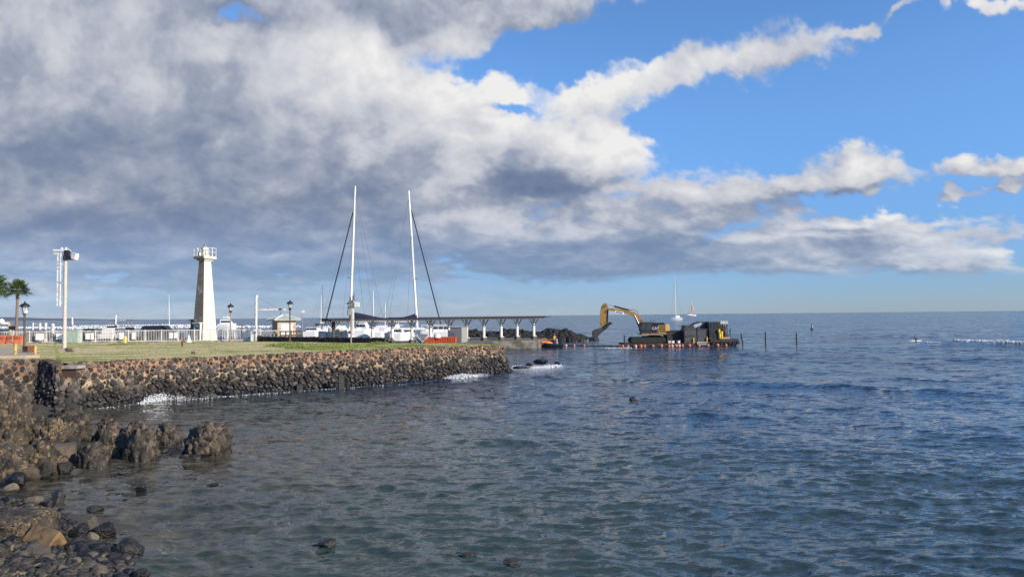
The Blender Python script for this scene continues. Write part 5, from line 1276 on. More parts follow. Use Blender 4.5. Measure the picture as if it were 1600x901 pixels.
# ================================================================ pier shelter, boats, breakwater
def pavilion():
    # right end at (834 px, 117 m), left end (521 px, 97.5 m)
    pe = [(521, 97.5), (551, 99.2), (582.5, 100.9), (613, 102.7), (643.7, 104.5), (673, 106.2), (701.7, 108.0), (729, 109.8), (756, 111.6), (783, 113.4), (808, 115.1), (834, 116.9)]
    P_ = [Vector((X(px, d, 3), d, QZ)) for px, d in pe]
    ox = P_[-1]; root = empty('pier_shelter', tuple(ox), 0, 'long open shelter with white Y-braced posts and a dark ribbed roof on the pier', 'shelter')
    rl = root.location; a = P_[0]-rl; b = P_[-1]-rl; dr = (b-a).normalized(); pn = Vector((-dr.y, dr.x, 0)); ang = math.atan2(dr.y, dr.x)
    zt = Z(834, 497.6, 116.9)-QZ; zt0 = Z(673, 498.6, 106.2)-QZ
    zt = (zt+zt0)/2
    M_BEAM = mat('shelter_beam', (.20, .18, .165), .75, var=.2); M_ROOF = mat('shelter_roof', (.055, .05, .05), .75, var=.25, scale=6)
    M_SPOST = mat('shelter_white', (.80, .76, .68), .6, var=.08); M_DARKW = mat('dark_brace', (.085, .075, .065), .8)
    W_ = 1.9
    for k, p in enumerate(P_):
        q = p-rl; front = q-pn*W_*.0
        zb0 = .55 if k > 6 else .35
        c = MB().box((q.x, q.y, zt/2+.1), (.34, .34, zt-.2), ang, None, .02)
        pst = c.build('post', M_SPOST if k else M_DARKW, root)
        MB().box((q.x, q.y, .25), (.75, .75, .5), ang, None, .04).build('pedestal', mat('stone_pedestal', (.13, .105, .08), .9, var=.4, scale=5), root)
        MB().box((q.x+.10, q.y, .53), (.66, .5, .09), ang, None, .02).build('post_foot', M_SPOST, root)
        for s_ in (-1, 1):
            e1 = q+dr*.10*s_+Vector((0, 0, zt-1.15)); e2 = q+dr*.88*s_+Vector((0, 0, zt-.12))
            MB().cyl(e1-pn*.10, e2-pn*.10, .06, n=4).build('brace', M_SPOST if k else M_DARKW, root)
            e1 = q+pn*.12*s_+Vector((0, 0, zt-1.3)); e2 = q+pn*1.2*s_+Vector((0, 0, zt-.1))
            MB().cyl(e1, e2, .065, n=4).build('cross_brace', M_DARKW, root)
    L0 = a-dr*1.0; L1 = b+dr*.9; ln = (L1-L0).length; mid = (L0+L1)/2
    MB().box((mid.x, mid.y, zt+.02), (ln-.6, .22, .22), ang).build('beam', M_BEAM, root)
    bm_ = MB()
    for s_ in (-1, 1): bm_.box(mid+pn*s_*W_+Vector((0, 0, zt+.08)), (ln, .10, .2), ang)
    bm_.build('eave_beam', M_BEAM, root)
    rf = MB(); e = W_+.35
    A, B = L0-dr*.5, L1+dr*.9
    rf.loft([[A-pn*e+Vector((0, 0, zt+.185)), A+Vector((0, 0, zt+.25)), A+pn*e+Vector((0, 0, zt+.185)), A+pn*e+Vector((0, 0, zt+.225)), A+Vector((0, 0, zt+.30)), A-pn*e+Vector((0, 0, zt+.225))],
             [B-pn*e+Vector((0, 0, zt+.185)), B+Vector((0, 0, zt+.25)), B+pn*e+Vector((0, 0, zt+.185)), B+pn*e+Vector((0, 0, zt+.225)), B+Vector((0, 0, zt+.30)), B-pn*e+Vector((0, 0, zt+.225))]])
    rf.build('roof', M_ROOF, root)
    rb = MB(); n = int(ln/.55)
    for i in range(n+1):
        c = A+(B-A)*(i/n); rb.cyl(c-pn*(e+.04)+Vector((0, 0, zt+.21)), c+Vector((0, 0, zt+.30)), .055, n=4)
    o = rb.build('ridges', M_ROOF, root)
    return root
pavilion()

# ---- boats
M_BLUE = mat('navy_canvas', (.018, .022, .055), .8, var=.25, scale=2)
M_ALU = mat('mast_white', (.80, .79, .76), .4, var=.05)
M_WIRE = mat('rigging_wire', (.22, .22, .23), .5, .3); M_FSTAY = mat('furled_sail_cover', (.015, .02, .04), .7)
def catamaran(px_m, d, px_top, py_top, px_fs, py_fs, px_fb, bow, label, boom_px=None, boom_py=None, sag=0, hl=15.5, hullpx=0):
    """bow=-1: bow to the left. mast foot column px_m at distance d, mast head at (px_top, py_top)"""
    xm = X(px_m, d, 3); root = empty('catamaran', (xm, d, 0), 0, label, 'catamaran', 'tall masted catamarans moored behind the pier shelter'); rl = root.location
    T = PT(px_top, py_top, d)-rl; B_ = Vector((0, 0, 2.6))
    MB().cyl(B_, B_.lerp(T, .82), .24, .21, 12).cyl(B_.lerp(T, .82), T, .21, .16, 12).build('mast', M_ALU, root, True)
    r = MB()
    for f, l_ in ((.34, 1.1), (.62, .9)):
        c = B_.lerp(T, f); r.cyl(c-Vector((l_*.4, 0, 0)), c+Vector((l_*.4, .3, .1)), .05, n=5)
    c = B_.lerp(T, .36); r.box(c+Vector((-.4*-bow, 0, .2)), (.55, .4, .3), 0, None, .05); r.cyl(T, T+Vector((0, 0, .5)), .03, n=4); r.cyl(T+Vector((-.4, 0, .3)), T+Vector((.4, 0, .3)), .02, n=4)
    r.build('spreaders', M_STEEL, root)
    S0 = PT(px_fs, py_fs, d)-rl; E0 = Vector((X(px_fb, d, 2)-xm, 0, 1.7))
    MB().cyl(S0, S0.lerp(E0, .04), .03, .10, 8).cyl(S0.lerp(E0, .04), E0, .115, .125, 8).build('forestay', M_FSTAY, root, True)
    w = MB()
    for q in (Vector((-bow*5.5, -3.0, 1.6)), Vector((-bow*2.5, 3.2, 1.6)), Vector((bow*1.0, -3.3, 1.6)), Vector((-bow*7, 0, 1.6))): w.cyl(B_.lerp(T, .96 if abs(q.x) > 3 else .72), q, .028, n=4)
    w.cyl(B_.lerp(T, .98), E0+Vector((bow*.6, 0, 0)), .022, n=4)
    w.build('rigging', M_WIRE, root)
    if boom_px:
        bx_ = X(boom_px, d, 5)-xm; za = Z(px_m, boom_py[0], d); zb_ = Z(boom_px, boom_py[1], d)
        rings = []
        for i in range(15):
            f = i/14; x = bx_*f; z = za+(zb_-za)*f**1.15-sag*math.sin(math.pi*f); low = Z(px_m, 500.5, d); h = max(.18, (z-low)*.98)
            rings.append([(x, -.22, z-h), (x, .22, z-h), (x, .26, z-h*.4), (x, .05, z), (x, -.05, z), (x, -.26, z-h*.4)])
        MB().loft(rings).build('sail_cover', M_BLUE, root, False)
        MB().cyl((0, 0, Z(px_m, 501.5, d)), (bx_*1.02, 0, Z(px_m, 501.5, d)), .13, n=8).build('boom', M_ALU, root)
    # two hulls, cabin, windows
    for sy in (-1, 1):
        rings = []
        for i in range(13):
            f = i/12; x = bow*(hl*.52)-bow*hl*f; wd = .75*min(1, (f*3.2)**.7 if f < .32 else 1)*(1 if f < .9 else .92)+.02; fl = 1.75-.35*f+(.25*(1-f)**2)
            y0 = sy*2.9; rings.append([(x, y0-wd*.5, -.3), (x, y0+wd*.5, -.3), (x, y0+wd, .6), (x, y0+wd*.95, fl), (x, y0-wd*.95, fl), (x, y0-wd, .6)])
        MB().loft(rings).build('hull', M_WHITE2, root, True)
    MB().box((-bow*1.2, 0, 1.45), (hl*.62, 5.4, .55), 0, None, .12).build('bridge_deck', M_WHITE2, root)
    cb = [(-bow*hl*.38, 1.7), (-bow*hl*.38, 3.05), (bow*hl*.06, 3.1), (bow*hl*.18, 1.75)]
    MB().loft([[(x, y*(1.0 if z < 2 else .86), z) for x, z in cb] for y in (-2.5, 2.5)]).build('cabin', M_WHITE2, root)
    for sy in (-1, 1): MB().box((-bow*hl*.14, sy*2.32, 2.45), (hl*.34, .12, .48)).build('cabin_window', M_GLASS, root)
    MB().box((-bow*hl*.30, 0, 3.55), (hl*.24, 4.2, .12), 0, None, .04).cyl((-bow*hl*.20, -1.9, 3.0), (-bow*hl*.20, -1.9, 3.55), .05).cyl((-bow*hl*.40, -1.9, 1.7), (-bow*hl*.40, -1.9, 3.55), .05).build('bimini', M_WHITE2, root)
    rl_ = MB()
    for sy in (-1, 1):
        pts = [Vector((bow*hl*.5-bow*hl*.9*i/7, sy*3.4, 1.75-.05*i)) for i in range(8)]
        for p in pts: rl_.cyl(p, p+Vector((0, 0, .7)), .025, n=4)
        rl_.tube([p+Vector((0, 0, .7)) for p in pts], .02, 4).tube([p+Vector((0, 0, .38)) for p in pts], .015, 4)
    rl_.build('guard_rail', M_STEEL, root)
    return root
catamaran(546.5, 132, 555, 291, 553.2, 325, 503, -1, 'left catamaran with the tallest white mast leaning right and a dark forestay to the left', 603, (486.5, 498), -.0)
catamaran(652, 136, 638.5, 298, 642.3, 327, 693, 1, 'right catamaran whose slimmer mast leans left with a dark forestay to the right', 607, (488.5, 495.5), .42)

def motor_boat(px0, px1, py_top, py_deck, d, label, bow=1, kind=0, hull_m=None):
    x0, x1 = X(px0, d, 1.5), X(px1, d, 1.5); L_ = x1-x0; cx = (x0+x1)/2
    root = empty('motor_boat', (cx, d, 0), 0, label, 'motor boat'); zd = Z(px0, py_deck, d); zt = Z(px0, py_top, d); h = L_/2
    rings = []
    for i in range(11):
        f = i/10; x = bow*(h-L_*f); w = 1.7*min(1, (f*2.6)**.65 if f < .38 else 1)+.02; fl = zd+.35*(1-f)**2
        rings.append([(x, -w*.4, -.3), (x, w*.4, -.3), (x, w*.85, .35), (x, w, fl), (x, -w, fl), (x, -w*.85, .35)])
    MB().loft(rings).build('hull', hull_m or M_WHITE2, root, True)
    if kind == 0:      # closed cabin with raked front and a roof
        cp = [(-bow*h*.75, zd-.1), (-bow*h*.75, zt-.15), (bow*h*.10, zt-.15), (bow*h*.36, zd-.05)]
        MB().loft([[(x, y*(1 if z < zd+.2 else .85), z) for x, z in cp] for y in (-1.4, 1.4)]).build('cabin', M_WHITE2, root)
        MB().box((-bow*h*.32, 0, zt-.08), (h*.98, 2.8, .12), 0, None, .04).build('cabin_roof', M_WHITE2, root)
        wn = MB()
        for i in range(3): wn.box((-bow*h*.6+bow*i*h*.32, -1.30, zd+(zt-zd)*.58), (h*.25, .12, (zt-zd)*.30))
        wn.build('cabin_window', M_GLASS, root)
    elif kind == 1:    # big round canopy / shrink wrapped box
        rings = []
        for i in range(9):
            f = i/8; x = -h*.9+h*1.8*f; hh = (zt-zd)*(.80+.20*math.sin(math.pi*min(1, f*1.1))); rings.append([(x, 1.5*math.cos(a), zd-.1+hh*math.sin(a)**.6 if math.sin(a) > 0 else zd-.1) for a in np.linspace(0, math.pi, 9)])
        MB().loft(rings).build('canopy', M_WHITE2, root, True)
    else:              # flybridge with wheelhouse and ladder rails
        MB().box((-bow*h*.15, 0, (zd+zt*.8)/2), (h*.95, 2.6, max(zt*.8-zd, .5)), 0, None, .08).build('wheelhouse', M_WHITE2, root)
        w = MB()
        for i in range(4): w.box((-h*.5+i*h*.24, -1.30, zd+(zt*.8-zd)*.62), (h*.18, .1, (zt*.8-zd)*.34))
        w.build('cabin_window', M_GLASS, root)
        r = MB().box((-bow*h*.15, 0, zt), (h*.7, 2.3, .08))
        for sx in (-1, 1):
            for sy in (-1, 1): r.cyl((-bow*h*.15+sx*h*.32, sy*1.05, zt*.8), (-bow*h*.15+sx*h*.32, sy*1.05, zt), .035, n=5)
        r.build('flybridge_top', M_WHITE2, root)
    rr = MB(); pts = [Vector((bow*(h*.95-h*.9*i/5), -1.5*min(1, .25+i*.3), zd+.25)) for i in range(6)]
    for p in pts: rr.cyl(p, p+Vector((0, 0, .65)), .025, n=4)
    rr.tube([p+Vector((0, 0, .65)) for p in pts], .022, 4); rr.build('bow_rail', M_STEEL, root)
    return root
motor_boat(556, 585, 503, 516, 121, 'white cabin boat behind the shelter just right of the wooden equipment pole', 1, 0)
motor_boat(581, 612, 507, 519, 117, 'big plain white covered boat behind the third shelter post', 1, 1)
motor_boat(603, 627, 498, 512, 128, 'white flybridge boat behind the fourth shelter post', -1, 2)
motor_boat(612, 641, 513.5, 521, 116, 'white low cabin boat with side windows beside the stone pile', 1, 0)
motor_boat(648, 676, 508, 517.5, 122, 'white wheelhouse boat right of the slim mast', -1, 2)
motor_boat(672, 723, 507, 518.5, 122, 'white boat with a long pointed foredeck behind the orange container', 1, 0)
motor_boat(506, 540, 506.5, 513, 124, 'white boat with a low canopy left of the equipment pole', -1, 1)
motor_boat(478, 512, 511, 517.5, 112, 'low white boat left of the shelter behind the black wall', 1, 0)
def clutter_cabinet(px0, px1, py0, py1, d, lb, m_, name, cat, zb=None, dep=1.5):
    xa, xb = X(px0, d, 2), X(px1, d, 2); za, zb_ = Z(px0, py1, d), Z(px0, py0, d)
    o = MB().box((0, 0, (zb_-za)/2), (xb-xa, dep, zb_-za), 0, None, .04).build(name, m_); o.location = ((xa+xb)/2, d, za); return tag(o, lb, cat)
# quay side clutter
for px0, px1, py0, py1, d, lb, m_ in ((522, 531, 513, 527, 104, 'cream stacked crates behind the dark left post of the shelter', mat('cream_crate', (.62, .55, .42), .8)), (532, 543, 515, 527, 105, 'pale crates left of the wooden equipment pole', mat('pale_crate', (.66, .64, .58), .8)), (499, 508, 517, 528, 100, 'small white dock box behind the black wall', M_WHITE), (510, 518, 518, 528, 101, 'grey white dock box left of the shelter end', mat('pale_crate', (.66, .64, .58), .8))):
    o = clutter_cabinet(px0, px1, py0, py1, d, lb, m_, 'dock_box', 'dock box', dep=1.2)
    w = (X(px1, d, 2)-X(px0, d, 2)); h = o.dimensions.z
    MB().box((0, -.62, h*.78), (w*.96, .06, .07)).box((0, -.62, h*.45), (w*.96, .05, .05)).box((-w*.2, -.62, h*.6), (.06, .05, h*.7)).build('battens', M_GREY, o)
root = empty('shipping_skip', (X(698, 103, 2), 103, QZ), 0, 'long orange red corrugated skip under the shelter', 'skip'); x0, x1 = X(679, 103, 2)-root.location.x, X(713, 103, 2)-root.location.x; z1 = Z(698, 526.5, 103)-QZ
M_SKIP = mat('skip_orange', (.62, .10, .03), .6, var=.25, scale=2, dirt=((.2, .06, .03), .4, 2))
mb = MB().box(((x0+x1)/2, 0, z1/2), (x1-x0, 2.0, z1), 0, None, .03)
for i in range(13): mb.box((x0+(x1-x0)*(i+.5)/13, -1.03, z1*.48), (.09, .08, z1*.86))
mb.build('body', M_SKIP, root); MB().box(((x0+x1)/2, 0, z1), (x1-x0+.1, 2.1, .08)).build('rim', M_SKIP, root)
root = empty('shipping_skip', (X(671, 102, 2), 102, QZ), 0, 'short darker orange skip with sloping end left of the long one', 'skip'); x0, x1 = X(664, 102, 2)-root.location.x, X(679, 102, 2)-root.location.x
MB().prism([(x0, -.9, 0), (x1, -.9, 0), (x1, -.9, z1*1.0), (x0+.5, -.9, z1*.95), (x0, -.9, z1*.6)], (0, 1.8, 0)).build('body', mat('skip_dark', (.45, .07, .025), .6, var=.3), root)
MB().box(((x0+x1)/2, 0, z1+.01), (x1-x0-.6, 1.9, .07)).build('rim', M_SKIP, root)
o = MB().box((0, 0, 0), (1.9, 2.2, 2.45), R(-20), None, .03).box((.0, 0, 1.25), (2.0, 2.3, .08), R(-20)).build('grey_container', mat('grey_container', (.30, .31, .29), .7, var=.15, scale=1, dirt=((.2, .18, .15), .4, 1))); o.location = (X(717, 106, 2), 106, Z(717, 524, 106)); tag(o, 'plain grey container box at the right end of the orange skips', 'container')
o = MB().lathe((0, 0, 0), [(.5, 0), (.5, .3), (.35, .55), (.1, .65)], 12).build('tank_dome', M_WHITE, None, True); o.location = (X(683, 101.8, 2), 101.8, Z(683, 527.5, 101.8)); tag(o, 'small white dome on the orange skip', 'dome')
# boarding frame: grey ramp with white v-shaped rails between posts
d = 104; root = empty('boarding_ramp', (X(657, d, 2), d, QZ), 0, 'grey boarding ramp with white V-shaped rails under the shelter', 'ramp'); rx = root.location.x
q = lambda px, py: (X(px, d, 2)-rx, 0, Z(px, py, d)-QZ)
MB().tube([q(651, 524), q(660, 534), q(670, 523)], .05).tube([q(648, 523), q(653, 523.5)], .05).build('rail', M_WHITE, root)
MB().prism([q(654, 521), q(669, 522), q(660, 533)], (0, .3, 0)).box((0, .6, .3), (1.4, .8, .6)).build('panel', M_GREY, root)
# spare masts behind
for k, (px0, py0, px1, py1, dd, lb) in enumerate(((583, 455, 584, 508, 150, 'thin white mast between the two catamaran masts, left one'), (602, 474, 601.5, 508, 150, 'shorter thin white mast right of the centre between the catamarans'), (504, 445, 505.5, 498, 170, 'thin dark mast at the far left of the rigging'))):
    a = PT(px1, py1, dd); b = PT(px0, py0, dd); root = empty('small_sailboat', (a.x, dd, 0), 0, ['small sailboat behind the shelter, thin white mast left of centre between the big masts', 'small sailboat behind the shelter with a shorter white mast beside the sail cover', 'dark sailboat with a thin mast left of the shelter'][k], 'sailboat')
    MB().cyl((0, 0, 1.0), (b.x-a.x, 0, b.z), .11, .08, 8).build('mast', M_ALU if k < 2 else M_GREY, root, True)
    rings = []
    for i in range(9):
        f = i/8; x = -4+8*f; w = 1.3*math.sin(math.pi*min(.98, .06+f*.75)); rings.append([(x, -w*.3, -.3), (x, w*.3, -.3), (x, w, .95+.2*f), (x, -w, .95+.2*f)])
    MB().loft(rings).build('hull', M_WHITE2 if k < 2 else mat('dark_hull', (.05, .06, .08), .4), root, True)
    MB().box((-.4, 0, 1.2), (2.6, 1.3, .5), 0, None, .1).build('cabin', M_WHITE2, root)
    MB().cyl((b.x-a.x, 0, b.z), (3.9, 0, 1.1), .02, n=4).cyl((b.x-a.x, 0, b.z), (-3.9, 0, 1.1), .02, n=4).build('rigging', M_WIRE, root)

# ---- far boats
def far_sailboat(px, py_w, py_top, d, label, hull_m, L_=11, sails=False, bow=1, px_top=None, hs=1.0):
    x = X(px, d, 0); root = empty('sailboat', (x, d, 0), 0, label, 'sailboat'); H = Z(px, py_top, d); k = d/F
    rings = []; h = L_/2
    for i in range(9):
        f = i/8; xx_ = bow*(h-L_*f); w = L_*.15*min(1, (f*2.4)**.7 if f < .4 else 1)+.03; fl = L_*.11+L_*.03*(1-f); rings.append([(xx_, -w*.4, -.4), (xx_, w*.4, -.4), (xx_, w, fl*.5*hs), (xx_, w, fl*hs), (xx_, -w, fl*hs), (xx_, -w, fl*.5*hs)])
    MB().loft(rings).build('hull', hull_m, root, True)
    MB().box((-bow*h*.2, 0, L_*.15*hs), (L_*.4, L_*.18, L_*.10*hs), 0, None, L_*.02).build('cabin', M_WHITE2, root)
    tx = (X(px_top, d, H)-x) if px_top else 0
    mr = max(.14, k*.55); MB().cyl((bow*h*.1, 0, L_*.1), (bow*h*.1+tx, 0, H), mr, mr*.7, 8).build('mast', M_ALU, root, True)
    MB().cyl((bow*h*.1+tx, 0, H), (bow*h*.95, 0, L_*.13), k*.12, n=4).cyl((bow*h*.1+tx, 0, H), (-bow*h*.95, 0, L_*.13), k*.12, n=4).build('rigging', M_WIRE, root)
    if sails:
        m = mat('grey_sail', (.36, .35, .34), .9, var=.2, scale=.1)
        s1 = MB(); n = 8
        for i in range(n+1):
            f = i/n; z = L_*.2+(H-L_*.2)*f; c = (1-f)**.75; s1.v += [(bow*h*.12, 0, z), (-bow*h*.75*c+bow*h*.1, -1.2*math.sin(math.pi*f), z)]
        s1.f += [(2*i, 2*i+1, 2*i+3, 2*i+2) for i in range(n)]; o = s1.build('mainsail', m, root, False, False)
        md = o.modifiers.new('t', 'SOLIDIFY'); md.thickness = .05
        s2 = MB()
        for i in range(n+1):
            f = i/n; z = L_*.16+(H*.93-L_*.16)*f; c = (1-f); s2.v += [(bow*h*.98*c+bow*h*.14*f, 0, z), (bow*h*.16+bow*h*.2*c*.3, -1.6*math.sin(math.pi*f), z)]
        s2.f += [(2*i, 2*i+1, 2*i+3, 2*i+2) for i in range(n)]; o = s2.build('jib', m, root, False, False); md = o.modifiers.new('t', 'SOLIDIFY'); md.thickness = .05
    return root
far_sailboat(1057, 501, 432.5, 560, 'anchored white sailboat with a tall bare mast on the horizon right of the excavator', M_WHITE2, 9.0, False, -1, 1055, 2.3)
far_sailboat(1080.5, 494, 470, 1700, 'distant sailboat under full grey sails on the horizon', M_WHITE2, 22, True, 1, 1080)
far_sailboat(265.5, 506, 461, 420, 'dark blue hulled sailboat anchored left of the lighthouse', mat('blue_hull', (.02, .03, .08), .4), 7.5, False, -1, 265)
far_sailboat(502.5, 505, 462, 480, 'small grey sailboat at anchor left of the shelter', mat('grey_hull', (.16, .17, .2), .4), 9, False, -1, 503)
def far_motor(px0, px1, py_w, py_top, d, label, bow=1):
    x0, x1 = X(px0, d, 0), X(px1, d, 0); L_ = x1-x0; root = empty('motor_yacht', ((x0+x1)/2, d, 0), 0, label, 'motor yacht'); H = Z(px0, py_top, d); h = L_/2
    rings = []
    for i in range(9):
        f = i/8; x = bow*(h-L_*f); w = L_*.17*min(1, (f*2.4)**.7 if f < .4 else 1)+.03; fl = H*.42; rings.append([(x, -w*.4, -.4), (x, w*.4, -.4), (x, w, fl*.6), (x, w, fl+.1*(1-f)*L_*.3), (x, -w, fl+.1*(1-f)*L_*.3), (x, -w, fl*.6)])
    MB().loft(rings).build('hull', M_WHITE2, root, True)
    MB().loft([[(-h*.75, y, H*.4), (-h*.7, y*.9, H*.78), (h*.25, y*.9, H*.78), (h*.6, y, H*.42)] for y in (-L_*.13, L_*.13)]).box((-h*.1, 0, H*.9), (h*.7, L_*.2, H*.12), 0, None, .1).build('cabin', M_WHITE2, root)
    MB().box((-h*.1, -L_*.128, H*.6), (h*1.0, .1, H*.12)).build('window_band', M_GLASS, root)
    MB().cyl((0, 0, H*.9), (0, 0, H*1.1), .1, n=5).build('mast', M_ALU, root)
far_motor(341, 369, 504.5, 494, 330, 'white motor yacht at anchor right of the lighthouse', 1)
far_motor(-6, 6, 511, 502, 200, 'white boat at the left edge beyond the harbour', 1) if False else None

# ---- breakwater
def breakwater():
    root = empty('breakwater', tuple(G(830, 531, 0)), 0, 'black boulder breakwater low in the water behind the pier shelter', 'breakwater'); rl = np.array(root.location)
    S = Stones(); r_ = np.random.default_rng(51)
    A = G(715, 532.5, 0); B = G(934, 531.5, 0)
    A = Vector((A.x, 141, 0)); B = Vector((X(931, 143, 0), 143, 0))
    for k in range(1500):
        f = r_.random()**.9; q = A.lerp(B, f); wd = 5.5*(1-max(0, (f-.72)/.28)**1.3*.85); y = r_.uniform(-1, 1); hm = 2.0*(1-max(0, (f-.76)/.2)**1.2*.95)*(1+.12*math.sin(f*19))
        z = hm*(1-abs(y)**1.2)*r_.uniform(.8, 1.05); s_ = r_.uniform(.35, .85)
        S.add(1 if s_ < .5 else 2, int(r_.integers(0, 14)), (q.x-rl[0]+r_.normal()*.3, q.y+y*wd-rl[1], z-.1), rotm(r_, 1), (s_*1.2, s_, s_*.75), float(r_.beta(1, 3)*.8), cuts=10)
    S.build('boulders', stone_mat('breakwater_stone', (.008, .008, .009), (.045, .040, .036), (.10, .08, .055), .1, .3, bump=.05, bs=5), root)
    rings = []
    for f in np.linspace(0, 1, 20):
        q = A.lerp(B, f); wd = 4.8*(1-max(0, (f-.72)/.28)**1.3*.9); hm = 1.7*(1-max(0, (f-.8)/.2)**1.2*.98); rings.append([(q.x-rl[0], q.y-wd-rl[1], -.5), (q.x-rl[0], q.y+wd-rl[1], -.5), (q.x-rl[0], q.y+1-rl[1], hm), (q.x-rl[0], q.y-1-rl[1], hm)])
    MB().loft(rings).build('core', mat('black_lava_core', (.02, .02, .02), .9), root)
breakwater()
o = MB().box((0, 0, 0), (9.5, 1.0, .16), 0, None, .03).build('red_boom_curb', mat('skip_dark', (.45, .07, .025), .6)); dd = 118; o.location = (X(853, dd, 1.2), dd, Z(853, 530.3, dd)); 
o.dimensions = (X(863, dd, 1.2)-X(838, dd, 1.2), .4, .1); o.name = 'floating_hose'; tag(o, 'thin red floating hose just beyond the end of the pier', 'hose')

# ================================================================ barge and excavator
BD = 119.0; BK = BD/F
bx = lambda px, z=1: X(px, BD-3.2, z)
def barge():
    zd = Z(1000, 536.5, BD); x0, x1 = bx(977), bx(1152); cx = (x0+x1)/2
    root = empty('work_barge', (cx, BD, 0), 0, 'long low black work barge carrying the excavator', 'barge'); L_ = x1-x0; h = L_/2
    zr = 1.0
    M_HULL = mat('barge_black', (.030, .030, .032), .6, var=.4, scale=1.2, dirt=((.09, .05, .03), .45, 1.2))
    w1 = bx(1108)-cx; MB().prism([(-h, -3.4, -.3), (w1, -3.4, -.3), (w1, -3.4, zd*.0+.45), (-h, -3.4, .40)], (0, 7.5, 0)).build('low_deck', M_HULL, root)
    MB().prism([(w1+.01, -3.9, -.3), (h-.9, -3.9, -.3), (h, -3.9, .35), (h+.05, -3.9, zr+.05), (w1+.01, -3.9, zr-.1)], (0, 8.2, 0)).build('raised_hull', M_HULL, root)
    ty = MB()
    for i in range(7): ty.cyl((w1+.5+i*.66, -4.15, .45), (w1+.5+i*.66, -3.92, .45), .27, n=12)
    ty.build('tyre_fenders', M_TYRE, root)
    sx0, sx1 = bx(1088.5)-cx, bx(1108)-cx-.05; z0, z1 = Z(1098, 537.3, BD), Z(1098, 533.3, BD)
    pn_ = MB().box(((sx0+sx1)/2, -3.62, (z0+z1)/2+.06), (sx1-sx0, .08, z1-z0), 0, None, .01).build('sign_panel', M_WHITE, root)
    t = MB(); r_ = random.Random(3); x = sx0+.15
    while x < sx1-.15:
        w = r_.uniform(.05, .13); t.box((x+w/2, -3.675, (z0+z1)/2+.06), (w, .02, (z1-z0)*.5)); x += w+.05
    t.build('sign_marks', M_BLACK, pn_)
    return root
barge()
zlow = .45
# generator housings, tanks, deckhouse
def deckbox(name, px0, px1, py0, py1, label, m_, y=-1.2, dep=3.0, ribs=0, cat='container', extra=None, zb=None):
    x0, x1 = bx(px0), bx(px1); z0 = Z(px0, py1, BD) if zb is None else zb; z1 = Z(px0, py0, BD); cx = (x0+x1)/2
    root = empty(name, (cx, BD+y, z0), 0, label, cat); w = x1-x0; h = z1-z0
    MB().box((0, 0, h/2), (w, dep, h), 0, None, .05).build('body', m_, root)
    if ribs:
        r = MB()
        for i in range(ribs): r.box((-w/2+w*(i+.5)/ribs, -dep/2-.05, h*.5), (.10, .08, h*.9))
        r.build('ribs', m_, root)
    r = MB().box((0, -dep/2-.03, h-.08), (w+.06, .10, .12)).box((0, -dep/2-.03, h*.48), (w+.02, .08, .10)).box((0, -dep/2-.03, .08), (w+.06, .10, .12)); r.build('trim', m_, root)
    return root, w, h, dep
M_TANK = mat('tank_slate', (.085, .092, .098), .65, var=.3, scale=1.5, dirt=((.05, .04, .035), .5, 1.5))
M_DK = mat('dark_brown_steel', (.035, .028, .026), .7, var=.4, scale=2)
deckbox('black_container', 1044.5, 1069, 516, 532.5, 'low black container right behind the excavator', M_DK, -.6, 3.0, 0, 'container', None, zlow)
deckbox('steel_tank', 1069.3, 1088.5, 512.8, 533, 'left slate grey steel tank on the barge', M_TANK, -1.9, 2.6, 0, 'tank', None, zlow)
deckbox('steel_tank', 1089.5, 1107, 512.8, 533, 'middle slate grey steel tank on the barge', M_TANK, -1.9, 2.6, 0, 'tank', None, zlow)
deckbox('upper_tank', 1072, 1086, 507.8, 512.8, 'flat slate box stacked on the left tank', M_TANK, -1.2, 2.4, 0, 'tank')
# generator set between: sloped cover
root = empty('generator', (bx(1093), BD-1.2, Z(1093, 512.6, BD)), 0, 'machine with a pale sloping cover on top of the middle tank', 'generator')
MB().prism([(-.9, -1, 0), (1.2, -1, 0), (1.2, -1, .95), (-.2, -1, 1.0), (-.9, -1, .55)], (0, 2, 0)).build('housing', M_TANK, root)
MB().box((.0, -1.08, .55), (1.3, .08, .5), 0, Matrix.Rotation(R(-18), 3, 'Y')).box((.2, -1.1, .15), (.4, .1, .4)).build('pale_panels', mat('pale_panel', (.45, .47, .48), .5), root)
r_, w, h, dep = deckbox('ribbed_container', 1107.5, 1125.5, 502, 530, 'tall dark ribbed container on the raised end of the barge', M_TANK, -1.4, 4.0, 8, 'container', None, 1.0)
deckbox('slate_cabin', 1098, 1107.3, 502.3, 513, 'dark box with a slanted top between the generator and the ribbed container', M_TANK, -.4, 2.8, 0, 'cabin')
# winch house
x0, x1 = bx(1127), bx(1140); root = empty('winch_house', ((x0+x1)/2, BD-1.2, 1.0), 0, 'open winch frame with a pale roof at the right end of the barge', 'winch house'); w = x1-x0; zt = Z(1133, 501.5, BD)-1.0
MB().box((0, 0, zt-.22), (w*.95, 3.0, .5), 0, None, .04).build('roof', mat('pale_roof', (.50, .52, .48), .7), root)
f = MB()
for sx in (-.8, -.3, .25, .8):
    for sy in (-1.3, 1.3): f.cyl((sx*w/2, sy, 0), (sx*w/2*.9, sy, zt-.3), .07, n=5)
f.cyl((-.6, -1.3, .2), (.7, -1.3, zt-.5), .05, n=5).cyl((.6, -1.3, .2), (-.6, -1.3, zt-.6), .05, n=5)
f.cyl((w*.5, -1.2, 0), (w*.78, -1.3, zt*.62), .05, n=5).cyl((w*.75, -1.3, 0), (w*.78, -1.3, zt*.62), .05, n=5)
f.build('frame', M_DK, root)
